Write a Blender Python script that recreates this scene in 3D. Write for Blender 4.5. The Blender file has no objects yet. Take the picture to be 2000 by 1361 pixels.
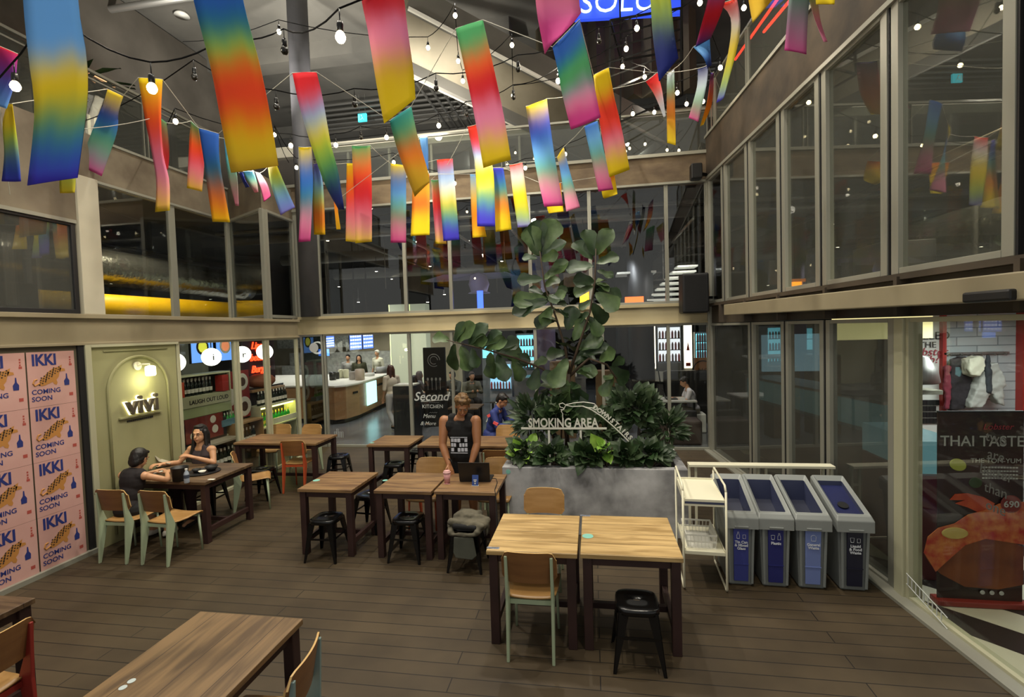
import bpy, bmesh, math, random
import numpy as np
from mathutils import Vector, Matrix, Euler
from math import sin, cos, pi, radians, sqrt, atan2
random.seed(7); rng = np.random.default_rng(7)
C = bpy.context.scene.collection
# ------------------------------------------------------------------ camera
F, CX, CY, H = 960., 1000., 680.5, 2.45
yaw, pit, roll = radians(9.3), radians(-2.2), radians(1.75)
fw = Vector((-sin(yaw)*cos(pit), cos(yaw)*cos(pit), sin(pit)))
r0 = Vector((cos(yaw), sin(yaw), 0)); u0 = r0.cross(fw)
rt = r0*cos(roll) - u0*sin(roll); up = rt.cross(fw)
EYE = Vector((0, 0, H))
cd = bpy.data.cameras.new('camera'); cd.sensor_width = 36; cd.lens = 36*F/2000; cd.clip_end = 200; cd.clip_start = .05
cam = bpy.data.objects.new('camera', cd); C.objects.link(cam)
cam.matrix_world = Matrix(((rt.x, up.x, -fw.x, 0), (rt.y, up.y, -fw.y, 0), (rt.z, up.z, -fw.z, H), (0, 0, 0, 1)))
bpy.context.scene.camera = cam
def ray(x, y): return fw*F + rt*(x-CX) - up*(y-CY)
def az(x, y, z=0.): d = ray(x, y); return EYE + d*((z-H)/d.z)          # the point of a pixel on a level
def ay(x, y, Y): d = ray(x, y); return EYE + d*(Y/d.y)                  # on a wall facing the camera
def ax(x, y, X): d = ray(x, y); return EYE + d*(X/d.x)                  # on a side wall
def ad(x, y, D): return EYE + ray(x, y)*(D/F)                            # at a distance
# ------------------------------------------------------------------ world, exposure
W = bpy.data.worlds.new('night'); bpy.context.scene.world = W; W.use_nodes = True
wb = W.node_tree.nodes['Background']; wb.inputs[0].default_value = (.93, .92, .86, 1); wb.inputs[1].default_value = .38
vs = bpy.context.scene.view_settings
vs.view_transform = 'Standard'; vs.look = 'None'; vs.gamma = 1; vs.use_curve_mapping = False; vs.exposure = 0.35
def area(n, loc, size, power, col=(1, .93, .8), target=None, sy=None):
    l = bpy.data.lights.new(n, 'AREA'); l.energy = power; l.color = col; l.size = size
    if sy: l.shape = 'RECTANGLE'; l.size_y = sy
    o = bpy.data.objects.new(n, l); C.objects.link(o); o.location = loc
    if target: o.rotation_euler = (Vector(target)-Vector(loc)).to_track_quat('-Z', 'Y').to_euler()
    return o
def point(n, loc, power, col=(1, .9, .75), r=.08):
    l = bpy.data.lights.new(n, 'POINT'); l.energy = power; l.color = col; l.shadow_soft_size = r
    o = bpy.data.objects.new(n, l); C.objects.link(o); o.location = loc; return o
def spot(n, loc, power, target, ang=70, col=(1, .93, .8), r=.08):
    l = bpy.data.lights.new(n, 'SPOT'); l.energy = power; l.color = col; l.spot_size = radians(ang); l.spot_blend = .7; l.shadow_soft_size = r
    o = bpy.data.objects.new(n, l); C.objects.link(o); o.location = loc
    o.rotation_euler = (Vector(target)-Vector(loc)).to_track_quat('-Z', 'Y').to_euler(); return o
for i, (x, y) in enumerate(((-4.5, 3.5), (-1.5, 3.0), (-4.5, 7.5), (-1.0, 7.8), (1.3, 5.2))):
    spot('ceiling_downlight_%d' % i, (x, y, 9.5), 620, (x, y, 0), 110, (1, .93, .80), .12)
for i, (x, y, z) in enumerate(((-4.8, 6.5, 5.0), (-2.6, 6.8, 5.6), (-.4, 6.6, 5.9), (1.4, 6.0, 6.6), (-3.6, 3.4, 5.0), (-1.2, 3.2, 6.0), (.9, 8.4, 6.6), (-3.4, 9.0, 5.2))):
    point('string_light_glow_%d' % i, (x, y, z), 38, (1, .90, .70), .04)
spot('table_spot', (.6, 2.2, 5.6), 170, (0, 3.9, .75), 58, (1, .88, .66), .15)
spot('left_spot', (-3.2, 3.0, 5.2), 120, (-5.6, 4.9, 1.0), 80, (1, .86, .62), .15)
spot('right_spot', (1.2, 3.4, 5.6), 55, (2.4, 6.0, 1.6), 80, (1, .93, .78), .15)
for i, (p, q) in enumerate((((-7.0, 5.5, 6.9), (-5, 8, 10)), ((-4.5, 9.6, 6.7), (-5, 12, 10)), ((-3.2, 9.6, 6.7), (-3, 14, 10)), ((1.8, 7, 7.2), (1.0, 6, 10)), ((-6.8, 8.6, 6.9), (-8, 11, 10)))):
    spot('ceiling_fill_%d' % i, p, (620, 620, 330, 450, 620)[i], q, 130, (1, .96, .88), .08)  # upward spots added to brighten the dark ceiling slab
for i, (x, y, e, c) in enumerate(((-6.5, 12.6, 170, (1, .97, .9)), (-4.2, 12.2, 150, (1, .97, .92)), (-2.0, 12.6, 90, (1, .97, .95)), (.6, 12.4, 90, (.95, .97, 1)), (2.2, 12.0, 70, (1, .95, .9)), (-9.5, 15.5, 420, (1, .97, .88)), (-7.0, 16.5, 300, (1, .97, .88)), (-1.5, 16.5, 130, (.9, .97, 1)))):
    spot('hall_spot_%d' % i, (x, y, 4.3), e, (x, y+.3, 0), 120, c, .08)
spot('banner_fill', (-.8, -1.2, 3.0), 200, (-1.6, 4.0, 4.9), 95, (1, .95, .85), .12)  # unseen fill spot added behind the camera to brighten the near banners
spot('beam_flood', (-1.5, 6.2, 5.4), 260, (-1.6, 9.9, 2.6), 100, (1, .94, .78), .1)
area('left_shop_light', (-7.0, 7.8, 2.55), 1.2, 26, (1, .95, .78))
area('lobster_shop_light', (3.9, 5.2, 2.38), .9, 30, (.9, .96, 1))
spot('right_upper_light', (4.2, 5.2, 4.9), 420, (4.4, 5.6, 2.8), 120, (1, .9, .7))
spot('left_upper_light', (-8.4, 6.8, 4.9), 260, (-9, 7.0, 3), 120, (1, .9, .68)); spot('left_upper_light_b', (-8.3, 8.6, 4.9), 230, (-9, 8.8, 3), 120, (1, .9, .68))
spot('upper_terrace_light', (-3.5, 11.6, 7.8), 160, (-3.5, 13, 5.6), 140, (1, .95, .85)); spot('upper_terrace_light_b', (1.5, 11.6, 7.8), 120, (1.5, 13, 5.6), 140, (1, .95, .85))
# ------------------------------------------------------------------ materials
def sr(h):
    h = h.lstrip('#'); v = [int(h[i:i+2], 16)/255 for i in (0, 2, 4)]
    return tuple((c/12.92 if c <= .04045 else ((c+.055)/1.055)**2.4) for c in v) + (1,)
MT = {}
def mat(name, col='#888888', rough=.6, metal=0., col2=None, scale=3., stretch=(1, 1, 1), bump=0., emis=None, es=0., spec=.5, detail=4, coat=0):
    if name in MT: return MT[name]
    m = bpy.data.materials.new(name); m.use_nodes = True; nt = m.node_tree; b = nt.nodes['Principled BSDF']
    b.inputs['Base Color'].default_value = sr(col); b.inputs['Roughness'].default_value = rough
    b.inputs['Metallic'].default_value = metal; b.inputs['Specular IOR Level'].default_value = spec
    if coat: b.inputs['Coat Weight'].default_value = coat
    tc = nt.nodes.new('ShaderNodeTexCoord'); mp = nt.nodes.new('ShaderNodeMapping'); nz = nt.nodes.new('ShaderNodeTexNoise')
    nt.links.new(tc.outputs['Object'], mp.inputs[0]); mp.inputs['Scale'].default_value = stretch
    nt.links.new(mp.outputs[0], nz.inputs['Vector']); nz.inputs['Scale'].default_value = scale; nz.inputs['Detail'].default_value = detail
    if col2:
        cr = nt.nodes.new('ShaderNodeValToRGB'); cr.color_ramp.elements[0].position = .33; cr.color_ramp.elements[1].position = .68
        cr.color_ramp.elements[0].color = sr(col); cr.color_ramp.elements[1].color = sr(col2)
        nt.links.new(nz.outputs['Fac'], cr.inputs[0]); nt.links.new(cr.outputs[0], b.inputs['Base Color'])
    if bump:
        bp = nt.nodes.new('ShaderNodeBump'); bp.inputs['Strength'].default_value = bump; bp.inputs['Distance'].default_value = .02
        nt.links.new(nz.outputs['Fac'], bp.inputs['Height']); nt.links.new(bp.outputs[0], b.inputs['Normal'])
    if emis: b.inputs['Emission Color'].default_value = sr(emis); b.inputs['Emission Strength'].default_value = es
    MT[name] = m; return m
def glass(name, tint=(1, 1, 1), refl=1.0, base=.04, refl_haze=0):
    if name in MT: return MT[name]
    m = bpy.data.materials.new(name); m.use_nodes = True; nt = m.node_tree; nt.nodes.clear()
    o = nt.nodes.new('ShaderNodeOutputMaterial'); mx = nt.nodes.new('ShaderNodeMixShader'); t = nt.nodes.new('ShaderNodeBsdfTransparent')
    g = nt.nodes.new('ShaderNodeBsdfGlossy'); f = nt.nodes.new('ShaderNodeFresnel'); ge = nt.nodes.new('ShaderNodeNewGeometry'); io = nt.nodes.new('ShaderNodeMath'); io.operation = 'MULTIPLY_ADD'; io.inputs[1].default_value = 1/1.5-1.5; io.inputs[2].default_value = 1.5
    nt.links.new(ge.outputs['Backfacing'], io.inputs[0]); nt.links.new(io.outputs[0], f.inputs[0])
    mm = nt.nodes.new('ShaderNodeMath'); mm.operation = 'MULTIPLY_ADD'; mm.inputs[1].default_value = refl; mm.inputs[2].default_value = base; mm.use_clamp = True
    t.inputs[0].default_value = tuple(tint)+(1,); g.inputs['Roughness'].default_value = .0
    nt.links.new(f.outputs[0], mm.inputs[0]); nt.links.new(mm.outputs[0], mx.inputs[0]); nt.links.new(t.outputs[0], mx.inputs[1]); nt.links.new(g.outputs[0], mx.inputs[2]); nt.links.new(mx.outputs[0], o.inputs[0])
    if refl_haze:  # pale diffuse share stands in for ambient light reflected by the panes
        df = nt.nodes.new('ShaderNodeBsdfDiffuse'); df.inputs[0].default_value = (.55, .56, .50, 1); m2 = nt.nodes.new('ShaderNodeMixShader'); m2.inputs[0].default_value = refl_haze
        nt.links.new(mx.outputs[0], m2.inputs[1]); nt.links.new(df.outputs[0], m2.inputs[2]); nt.links.new(m2.outputs[0], o.inputs[0])
    MT[name] = m; return m
def brickmat(name, c1, c2, mortar, bw, bh, msize=.02, rough=.6, rot=(0, 0, 0), bump=.4, offset=.5, noise=.0, spec=.5):
    m = bpy.data.materials.new(name); m.use_nodes = True; nt = m.node_tree; b = nt.nodes['Principled BSDF']
    tc = nt.nodes.new('ShaderNodeTexCoord'); mp = nt.nodes.new('ShaderNodeMapping'); br = nt.nodes.new('ShaderNodeTexBrick')
    nt.links.new(tc.outputs['Object'], mp.inputs[0]); mp.inputs['Rotation'].default_value = rot; nt.links.new(mp.outputs[0], br.inputs['Vector'])
    for k, v in (('Color1', sr(c1)), ('Color2', sr(c2)), ('Mortar', sr(mortar)), ('Scale', 1), ('Brick Width', bw), ('Row Height', bh), ('Mortar Size', msize)): br.inputs[k].default_value = v
    br.offset = offset
    nz = nt.nodes.new('ShaderNodeTexNoise'); nz.inputs['Scale'].default_value = 2.2; nz.inputs['Detail'].default_value = 6
    nt.links.new(mp.outputs[0], nz.inputs['Vector'])
    mx = nt.nodes.new('ShaderNodeMixRGB'); mx.blend_type = 'MULTIPLY'; mx.inputs[0].default_value = noise
    cr = nt.nodes.new('ShaderNodeValToRGB'); cr.color_ramp.elements[0].position = .3; cr.color_ramp.elements[0].color = (.45, .42, .4, 1); cr.color_ramp.elements[1].position = .65
    nt.links.new(nz.outputs['Fac'], cr.inputs[0]); nt.links.new(br.outputs['Color'], mx.inputs[1]); nt.links.new(cr.outputs[0], mx.inputs[2])
    nt.links.new(mx.outputs[0], b.inputs['Base Color']); b.inputs['Roughness'].default_value = rough; b.inputs['Specular IOR Level'].default_value = spec
    bp = nt.nodes.new('ShaderNodeBump'); bp.invert = True; bp.inputs['Strength'].default_value = bump; bp.inputs['Distance'].default_value = .01
    nt.links.new(br.outputs['Fac'], bp.inputs['Height']); nt.links.new(bp.outputs[0], b.inputs['Normal'])
    return m
def em(name, col, s):
    return mat(name, col, .5, emis=col, es=s)
def woodmat(name, c1, c2, plank=.18, rough=.45, axis=0):
    m = bpy.data.materials.new(name); m.use_nodes = True; nt = m.node_tree; b = nt.nodes['Principled BSDF']
    tc = nt.nodes.new('ShaderNodeTexCoord'); mp = nt.nodes.new('ShaderNodeMapping'); nt.links.new(tc.outputs['Object'], mp.inputs[0])
    mp.inputs['Scale'].default_value = (1.5, 14, 14) if axis == 0 else (14, 1.5, 14)
    oi = nt.nodes.new('ShaderNodeObjectInfo'); va = nt.nodes.new('ShaderNodeVectorMath'); va.operation = 'ADD'
    nt.links.new(mp.outputs[0], va.inputs[0]); nt.links.new(oi.outputs['Location'], va.inputs[1])
    nz = nt.nodes.new('ShaderNodeTexNoise'); nz.inputs['Scale'].default_value = 1.3; nz.inputs['Detail'].default_value = 8; nz.inputs['Distortion'].default_value = .6
    nt.links.new(va.outputs[0], nz.inputs['Vector'])
    cr = nt.nodes.new('ShaderNodeValToRGB'); cr.color_ramp.elements[0].position = .36; cr.color_ramp.elements[0].color = sr(c1); cr.color_ramp.elements[1].position = .62; cr.color_ramp.elements[1].color = sr(c2)
    nt.links.new(nz.outputs['Fac'], cr.inputs[0])
    sp = nt.nodes.new('ShaderNodeSeparateXYZ'); nt.links.new(tc.outputs['Object'], sp.inputs[0])
    md = nt.nodes.new('ShaderNodeMath'); md.operation = 'PINGPONG'; md.inputs[1].default_value = plank/2; nt.links.new(sp.outputs[1 if axis == 0 else 0], md.inputs[0])
    lt = nt.nodes.new('ShaderNodeMath'); lt.operation = 'LESS_THAN'; lt.inputs[1].default_value = .0022; nt.links.new(md.outputs[0], lt.inputs[0])
    mx = nt.nodes.new('ShaderNodeMixRGB'); mx.inputs[2].default_value = sr('#2a1c12'); nt.links.new(lt.outputs[0], mx.inputs[0]); nt.links.new(cr.outputs[0], mx.inputs[1])
    nt.links.new(mx.outputs[0], b.inputs['Base Color']); b.inputs['Roughness'].default_value = rough
    return m
# ------------------------------------------------------------------ geometry helpers
class MB:
    def __init__(s): s.v = []; s.f = []; s.mi = []; s.uv = None
    def add(s, vs, fs, m=0):
        n = len(s.v); s.v += [tuple(v) for v in vs]; s.f += [tuple(i+n for i in f) for f in fs]; s.mi += [m]*len(fs); return s
    def box(s, a, b, m=0, M=None):
        x0, y0, z0 = a; x1, y1, z1 = b
        vs = [Vector(p) for p in ((x0,y0,z0),(x1,y0,z0),(x1,y1,z0),(x0,y1,z0),(x0,y0,z1),(x1,y0,z1),(x1,y1,z1),(x0,y1,z1))]
        if M: vs = [M @ v for v in vs]
        return s.add(vs, [(0,3,2,1),(4,5,6,7),(0,1,5,4),(1,2,6,5),(2,3,7,6),(3,0,4,7)], m)
    def beam(s, p, q, w, h, m=0, upv=(0, 0, 1)):
        p = Vector(p); q = Vector(q); d = (q-p); L = d.length; d = d/L if L else Vector((0,0,1)); u = Vector(upv)
        if abs(d.dot(u)) > .98: u = Vector((0, 1, 0))
        x = d.cross(u).normalized(); z = x.cross(d)
        vs = []
        for e in (p, q):
            for a, b in ((-1,-1),(1,-1),(1,1),(-1,1)): vs.append(e + x*a*w/2 + z*b*h/2)
        return s.add(vs, [(0,1,2,3),(7,6,5,4),(0,4,5,1),(1,5,6,2),(2,6,7,3),(3,7,4,0)], m)
    def tube(s, pts, r, n=8, m=0, cap=True):
        pts = [Vector(p) for p in pts]; rs = r if isinstance(r, (list, tuple)) else [r]*len(pts); rings = []; vs = []; fs = []
        px = None
        for i, p in enumerate(pts):
            d = (pts[min(i+1, len(pts)-1)] - pts[max(i-1, 0)]).normalized()
            if px is None: px = d.orthogonal().normalized()
            else: px = (px - d*px.dot(d)); px = px.normalized() if px.length > 1e-6 else d.orthogonal().normalized()
            y = d.cross(px)
            for k in range(n): a = 2*pi*k/n; vs.append(p + (px*cos(a)+y*sin(a))*rs[i])
        for i in range(len(pts)-1):
            for k in range(n): a = i*n+k; b = i*n+(k+1) % n; fs.append((a, b, b+n, a+n))
        if cap: fs.append(tuple(range(n-1, -1, -1))); fs.append(tuple(range((len(pts)-1)*n, len(pts)*n)))
        return s.add(vs, fs, m)
    def lathe(s, prof, c=(0, 0, 0), n=20, m=0, sx=1, sy=1, M=None):
        c = Vector(c); vs = []; fs = []
        for r, z in prof:
            for k in range(n): a = 2*pi*k/n; v = Vector((r*cos(a)*sx, r*sin(a)*sy, z)); vs.append((M @ v if M else v) + c)
        for i in range(len(prof)-1):
            for k in range(n): a = i*n+k; b = i*n+(k+1) % n; fs.append((a, b, b+n, a+n))
        fs.append(tuple(range(n-1, -1, -1))); fs.append(tuple(range((len(prof)-1)*n, len(prof)*n)))
        return s.add(vs, fs, m)
    def sph(s, c, r, n=14, m=0, M=None):
        if not isinstance(r, (tuple, list)): r = (r, r, r)
        k = n//2; prof = [(max(1e-4, sin(pi*i/k)), -cos(pi*i/k)) for i in range(k+1)]
        MM = Matrix.Diagonal((r[0], r[1], r[2])); MM = (M.to_3x3() @ MM) if M else MM
        return s.lathe(prof, c, n, m, M=MM)
    def poly(s, pts, d, m=0):
        """prism: planar outline pts (3d), pushed by vector d"""
        pts = [Vector(p) for p in pts]; d = Vector(d); n = len(pts)
        fs = [tuple(range(n)), tuple(range(2*n-1, n-1, -1))] + [(i, i+n, (i+1) % n+n, (i+1) % n) for i in range(n)]
        return s.add(pts + [p+d for p in pts], fs, m)
    def build(s, name, mats, parent=None, smooth=False, bevel=0, seg=2, loc=None, rotz=None):
        me = bpy.data.meshes.new(name); me.from_pydata(s.v, [], s.f)
        for q in (mats if isinstance(mats, (list, tuple)) else [mats]): me.materials.append(q)
        if any(s.mi): me.polygons.foreach_set('material_index', s.mi)
        if s.uv is not None:
            uvl = me.uv_layers.new(name='UVMap'); li = np.zeros(len(me.loops), dtype=np.int32); me.loops.foreach_get('vertex_index', li)
            uvl.data.foreach_set('uv', np.array(s.uv, dtype=np.float32)[li].ravel())
        if smooth: me.polygons.foreach_set('use_smooth', [True]*len(me.polygons))
        bm = bmesh.new(); bm.from_mesh(me); bmesh.ops.recalc_face_normals(bm, faces=bm.faces)
        if bevel:
            bmesh.ops.bevel(bm, geom=[e for e in bm.edges if e.calc_length() > bevel*2.2 and len(e.link_faces) == 2 and e.calc_face_angle(0) > .5], offset=bevel, segments=seg, affect='EDGES', profile=.5)
        bm.to_mesh(me); bm.free(); me.update()
        o = bpy.data.objects.new(name, me); C.objects.link(o)
        if parent: o.parent = parent
        if loc is not None: o.location = loc
        if rotz is not None: o.rotation_euler = (0, 0, rotz)
        return o
def tag(o, label=None, cat=None, group=None, kind=None):
    if label: o['label'] = label
    if cat: o['category'] = cat
    if group: o['group'] = group
    if kind: o['kind'] = kind
    return o
def thing(name, label, cat, loc=(0, 0, 0), rz=0, group=None):
    o = bpy.data.objects.new(name, None); o.empty_display_size = .1; C.objects.link(o); o.location = loc; o.rotation_euler = (0, 0, rz)
    return tag(o, label, cat, group)
def struct(name, mb, m, **k):
    o = mb.build(name, m, **k); o['kind'] = 'structure'; return o
KIDS = {}
def dup(root, loc=None, rz=None, label=None, group=None):
    def cp(o, par):
        c = o.copy(); C.objects.link(c)
        if par: c.parent = par
        for ch in [q for q in bpy.data.objects if q.parent == o] if o.name not in KIDS else KIDS[o.name]: cp(ch, c)
        return c
    if root.name not in KIDS:
        byp = {}
        for q in list(bpy.data.objects):
            if q.parent: byp.setdefault(q.parent.name, []).append(q)
        def reg(o):
            KIDS[o.name] = byp.get(o.name, [])
            for q in KIDS[o.name]: reg(q)
        reg(root)
    r = cp(root, None)
    if loc is not None: r.location = loc
    if rz is not None: r.rotation_euler = (0, 0, rz)
    if label: r['label'] = label
    if group: r['group'] = group
    return r
def remat(root, name, m):
    """another material on the copied children called name (own mesh data)"""
    for q in [q for q in bpy.data.objects if q.parent == root and q.name.split('.')[0] == name]:
        q.data = q.data.copy(); q.data.materials[0] = m
def txt(body, size, M, m, parent=None, name='lettering', ext=.002, bold=0., align='CENTER', shear=0, sx=1.0, sp=1.0):
    cu = bpy.data.curves.new(name, 'FONT'); cu.body = body; cu.size = size; cu.extrude = ext; cu.offset = bold; cu.align_x = align; cu.shear = shear
    cu.space_character = sp; cu.resolution_u = 3
    t = bpy.data.objects.new(name, cu); me = bpy.data.meshes.new_from_object(t); bpy.data.objects.remove(t)
    me.materials.clear(); me.materials.append(m)
    me.transform(M @ Matrix.Scale(sx, 4, (1, 0, 0)))
    o = bpy.data.objects.new(name, me); C.objects.link(o)
    if parent: o.parent = parent
    return o
def frame(o, xd, yd=(0, 0, 1)):
    """matrix: text x runs along xd, text y along yd, at o"""
    x = Vector(xd).normalized(); y = Vector(yd).normalized(); z = x.cross(y).normalized(); y = z.cross(x)
    return Matrix(((x.x, y.x, z.x, o[0]), (x.y, y.y, z.y, o[1]), (x.z, y.z, z.z, o[2]), (0, 0, 0, 1)))
FR = lambda o: frame(o, (1, 0, 0))           # faces -Y
FL = lambda o: frame(o, (0, 1, 0))           # on the left wall, faces +X
def blob(name, prims, m, parent, voxel=.012, smooth=4):
    """one continuous skin over capsules and ellipsoids: ('c',p0,r0,p1,r1) ('e',c,(rx,ry,rz)[,Matrix])"""
    b = MB()
    for p in prims:
        if p[0] == 'c':
            p0, r_0, p1, r_1 = Vector(p[1]), p[2], Vector(p[3]), p[4]
            b.tube([p0.lerp(p1, t) for t in (0, .33, .67, 1)], [r_0+(r_1-r_0)*t for t in (0, .33, .67, 1)], 12)
            b.sph(p0, r_0*.995, 12); b.sph(p1, r_1*.995, 12)
        else: b.sph(p[1], p[2], 18, M=p[3] if len(p) > 3 else None)
    o = b.build(name, m, parent)
    r = o.modifiers.new('remesh', 'REMESH'); r.mode = 'VOXEL'; r.voxel_size = voxel; r.use_smooth_shade = True
    if smooth: s = o.modifiers.new('smooth', 'SMOOTH'); s.iterations = smooth; s.factor = .5
    return o
# ------------------------------------------------------------------ shared materials
M_deck = brickmat('deck_boards', '#423727', '#4b3f2d', '#15100c', 2.8, .142, .004, .55, noise=.7, offset=.37, spec=.35)
M_conc = mat('raw_concrete', '#5d5243', .85, col2='#7b705e', scale=2.2, bump=.3, detail=8)
M_concb = mat('brown_concrete', '#57493a', .85, col2='#75654f', scale=2.6, stretch=(1, 1, 2), bump=.3, detail=8)
M_grey = mat('grey_render', '#a8a290', .8, col2='#b6b09c', scale=2)
M_beam = mat('painted_steel_beam', '#857b63', .5, col2='#948a70', scale=1.5)
M_dbeam = mat('dark_steel', '#4a4034', .55, col2='#3a3229', scale=2)
M_alu = mat('aluminium_frame', '#8d8c80', .4, .15)
M_alud = mat('dark_frame_edge', '#2b2b2d', .4, .3)
M_pale = mat('pale_frame', '#a9a78c', .5)
M_ceil = mat('ceiling_slab', '#56544e', .85, col2='#6b6860', scale=.8, detail=5)
M_pipe = mat('galvanised_pipe', '#8c8a84', .4, .6)
M_black = mat('black_metal', '#101010', .35, .3)
M_blackp = mat('black_plastic', '#141416', .5)
M_dark = mat('dark_interior', '#1f1c19', .85)
M_hall = mat('hall_grey', '#3c3a37', .8)
M_white = mat('white_paint', '#dcdbd2', .5)
M_cream = mat('cream_metal', '#dcd8c0', .4)
M_glass = glass('clear_glass', (.97, .98, .97), .85, .0)
M_glassd = glass('tinted_glass', (.50, .52, .49), 1.0, .05, .06)
M_glassu = glass('upper_glass', (.88, .90, .9), 1.0, .03)
M_olive = mat('olive_plaster', '#8c8a62', .8, col2='#93916a', scale=2)
M_red = mat('red_paint', '#a8302a', .5)
M_col = mat('column_paint', '#4b4b4e', .55, col2='#58575a', scale=2)
# ------------------------------------------------------------------ courtyard shell
struct('floor', MB().box((-7.6, -1.5, -.12), (2.75, 9.95, 0)), M_deck)
struct('floor', MB().box((-14, 9.95, -.12), (9, 24, -.005)), mat('hall_floor', '#55585c', .25, col2='#696c70', scale=1.2, spec=.7))
struct('floor', MB().box((-14, 3, -.14), (-7.6, 9.95, -.01)), M_hall)
XR = lambda y: 2.72 - .0832*(y-3.59)      # the line of the right-hand wall
# left wall, lower level
X0 = -5.8
struct('trim_1', MB().box((-7.6, -1, 2.43), (X0, 9.02, 2.76)).box((X0-.02, -1, 2.73), (X0+.05, 9.02, 2.78)).box((X0-.02, -1, 2.42), (X0+.03, 9.02, 2.45)), M_beam, bevel=.004)
struct('wall_left', MB().box((X0-.12, 4.86, 0), (X0, 6.07, 2.43)), M_olive)
# arched moulding
b = MB()
arc = [Vector((X0+.012, 5.05, .1))] + [Vector((X0+.012, 5.475-.425*cos(a), 1.83+.425*sin(a))) for a in [pi*i/24 for i in range(25)]] + [Vector((X0+.012, 5.9, .1))]
b.tube(arc, .016, 8); b.box((X0, 5.03, 2.33), (X0+.012, 5.93, 2.345))
struct('trim_2', b, M_olive, smooth=True)
struct('trim_3', MB().box((X0-.1, 4.80, 0), (X0+.03, 4.87, 2.43)).box((X0-.1, 4.86, 2.39), (X0+.03, 6.1, 2.43)), M_pale, bevel=.004)
struct('trim_4', MB().box((X0-.04, 4.73, 0), (X0+.012, 4.80, 2.43)), M_alud)
struct('wall_left', MB().box((X0-.12, -1, 0), (X0-.01, 4.74, 2.43)), mat('hoarding', '#5b5442', .8))
struct('baseboard_left', MB().box((X0-.01, -1, 0), (X0+.05, 4.8, .05)), M_alu)
# left shop front
def window(name, fr, pane, gm, fm, extra=None):
    o = struct(name, fr, fm, bevel=.003)
    p = pane.build('pane', gm, o)
    if extra: extra.build('frame_edge', M_alud, o)
    return o
def wallpane(x, y0, y1, z0, z1, fw_=.05, fm=M_alu, gm=M_glass, n='window_1', dep=.06):
    f = MB().box((x-dep, y0, z0), (x, y0+fw_, z1)).box((x-dep, y1-fw_, z0), (x, y1, z1)).box((x-dep, y0+fw_, z0), (x, y1-fw_, z0+.05)).box((x-dep, y0+fw_, z1-.04), (x, y1-fw_, z1))
    return window(n, f, MB().box((x-dep/2-.004, y0+fw_, z0+.05), (x-dep/2+.004, y1-fw_, z1-.04)), gm, fm)
wallpane(X0, 6.09, 7.28, 0, 2.43, .055, M_pale, n='window_1')
wallpane(X0, 7.29, 8.05, 0, 2.43, .055, M_pale, n='window_2')
wallpane(X0, 8.06, 9.0, 0, 2.43, .055, M_pale, n='window_3')
# back wall
YB = 9.9
struct('trim_5', MB().box((-6.45, YB, 2.47), (2.3, YB+.25, 2.86)).box((-6.45, YB-.06, 2.80), (2.3, YB+.02, 2.86)).box((-6.45, YB-.05, 2.47), (2.3, YB, 2.50)), mat('back_beam_paint', '#a89b78', .5, col2='#b3a683', scale=1.2), bevel=.004)
def backpane(n, x0, x1, z0, z1, fw_=.05, gm=M_glass, fm=M_alu, y=YB, dep=.07):
    f = MB().box((x0, y, z0), (x0+fw_/2, y+dep, z1)).box((x1-fw_/2, y, z0), (x1, y+dep, z1)).box((x0+fw_/2, y, z0), (x1-fw_/2, y+dep, z0+.05)).box((x0+fw_/2, y, z1-.04), (x1-fw_/2, y+dep, z1))
    return window(n, f, MB().box((x0+fw_/2, y+dep/2-.004, z0+.05), (x1-fw_/2, y+dep/2+.004, z1-.04)), gm, fm)
xs = [-5.78, -3.83, -2.9, -1.14, .2, 1.46, 2.24]
backpane('door_1', -6.33, -5.8, 0, 2.47, .09, glass('door_glass', (.42, .46, .45), 1, .1))
for i in range(6): backpane('window_%d' % (4+i), xs[i], xs[i+1], 0, 2.47, .06 if i else .07)
xu = [-5.82, -3.86, -2.87, -1.2, 0, 1.46, 2.2]
for i in range(6): backpane('window_%d' % (10+i), xu[i], xu[i+1], 2.86, 5.17, .07, M_glassu)
struct('wall_back', MB().box((-6.5, YB, 5.17), (2.5, YB+.3, 5.68)), M_concb)
struct('trim_6', MB().box((-6.5, YB-.05, 5.13), (2.3, YB+.02, 5.17)).box((-6.5, YB-.05, 5.66), (2.3, YB+.02, 5.72)), M_alu)
struct('trim_7', MB().lathe([(.21, 2.86), (.21, 10.0)], (-6.02, YB-.02, 0), 32), M_col, smooth=True)
struct('trim_8', MB().box((-6.45, YB-.02, 2.86), (-6.2, YB+.2, 5.2)).box((2.18, YB-.06, 0), (2.3, YB+.1, 5.17)), M_alu)
# right wall, lower
def rp(y, z, off=0.): return Vector((XR(y)+off, y, z))
def rightpane(n, y0, y1, z0, z1, w=.06, gm=M_glass, fm=M_alu, off=0, edge=True, dep=.08, bot=.05):
    f = MB()
    f.beam(rp(y0+w/2, z0, off+dep/2), rp(y0+w/2, z1, off+dep/2), dep, w, upv=(0, 1, 0)); f.beam(rp(y1-w/2, z0, off+dep/2), rp(y1-w/2, z1, off+dep/2), dep, w, upv=(0, 1, 0))
    f.beam(rp(y0+w, z0+bot/2, off+dep/2), rp(y1-w, z0+bot/2, off+dep/2), dep, bot); f.beam(rp(y0+w, z1-.02, off+dep/2), rp(y1-w, z1-.02, off+dep/2), dep, .04)
    e = MB().beam(rp(y0-.012, z0, off+dep/2), rp(y0-.012, z1, off+dep/2), dep*.9, .02, upv=(0, 1, 0)) if edge else None
    return window(n, f, MB().beam(rp(y0+w, (z0+bot+z1-.04)/2, off+dep/2), rp(y1-w, (z0+bot+z1-.04)/2, off+dep/2), .008, z1-z0-.04-bot), gm, fm, e)
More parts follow.
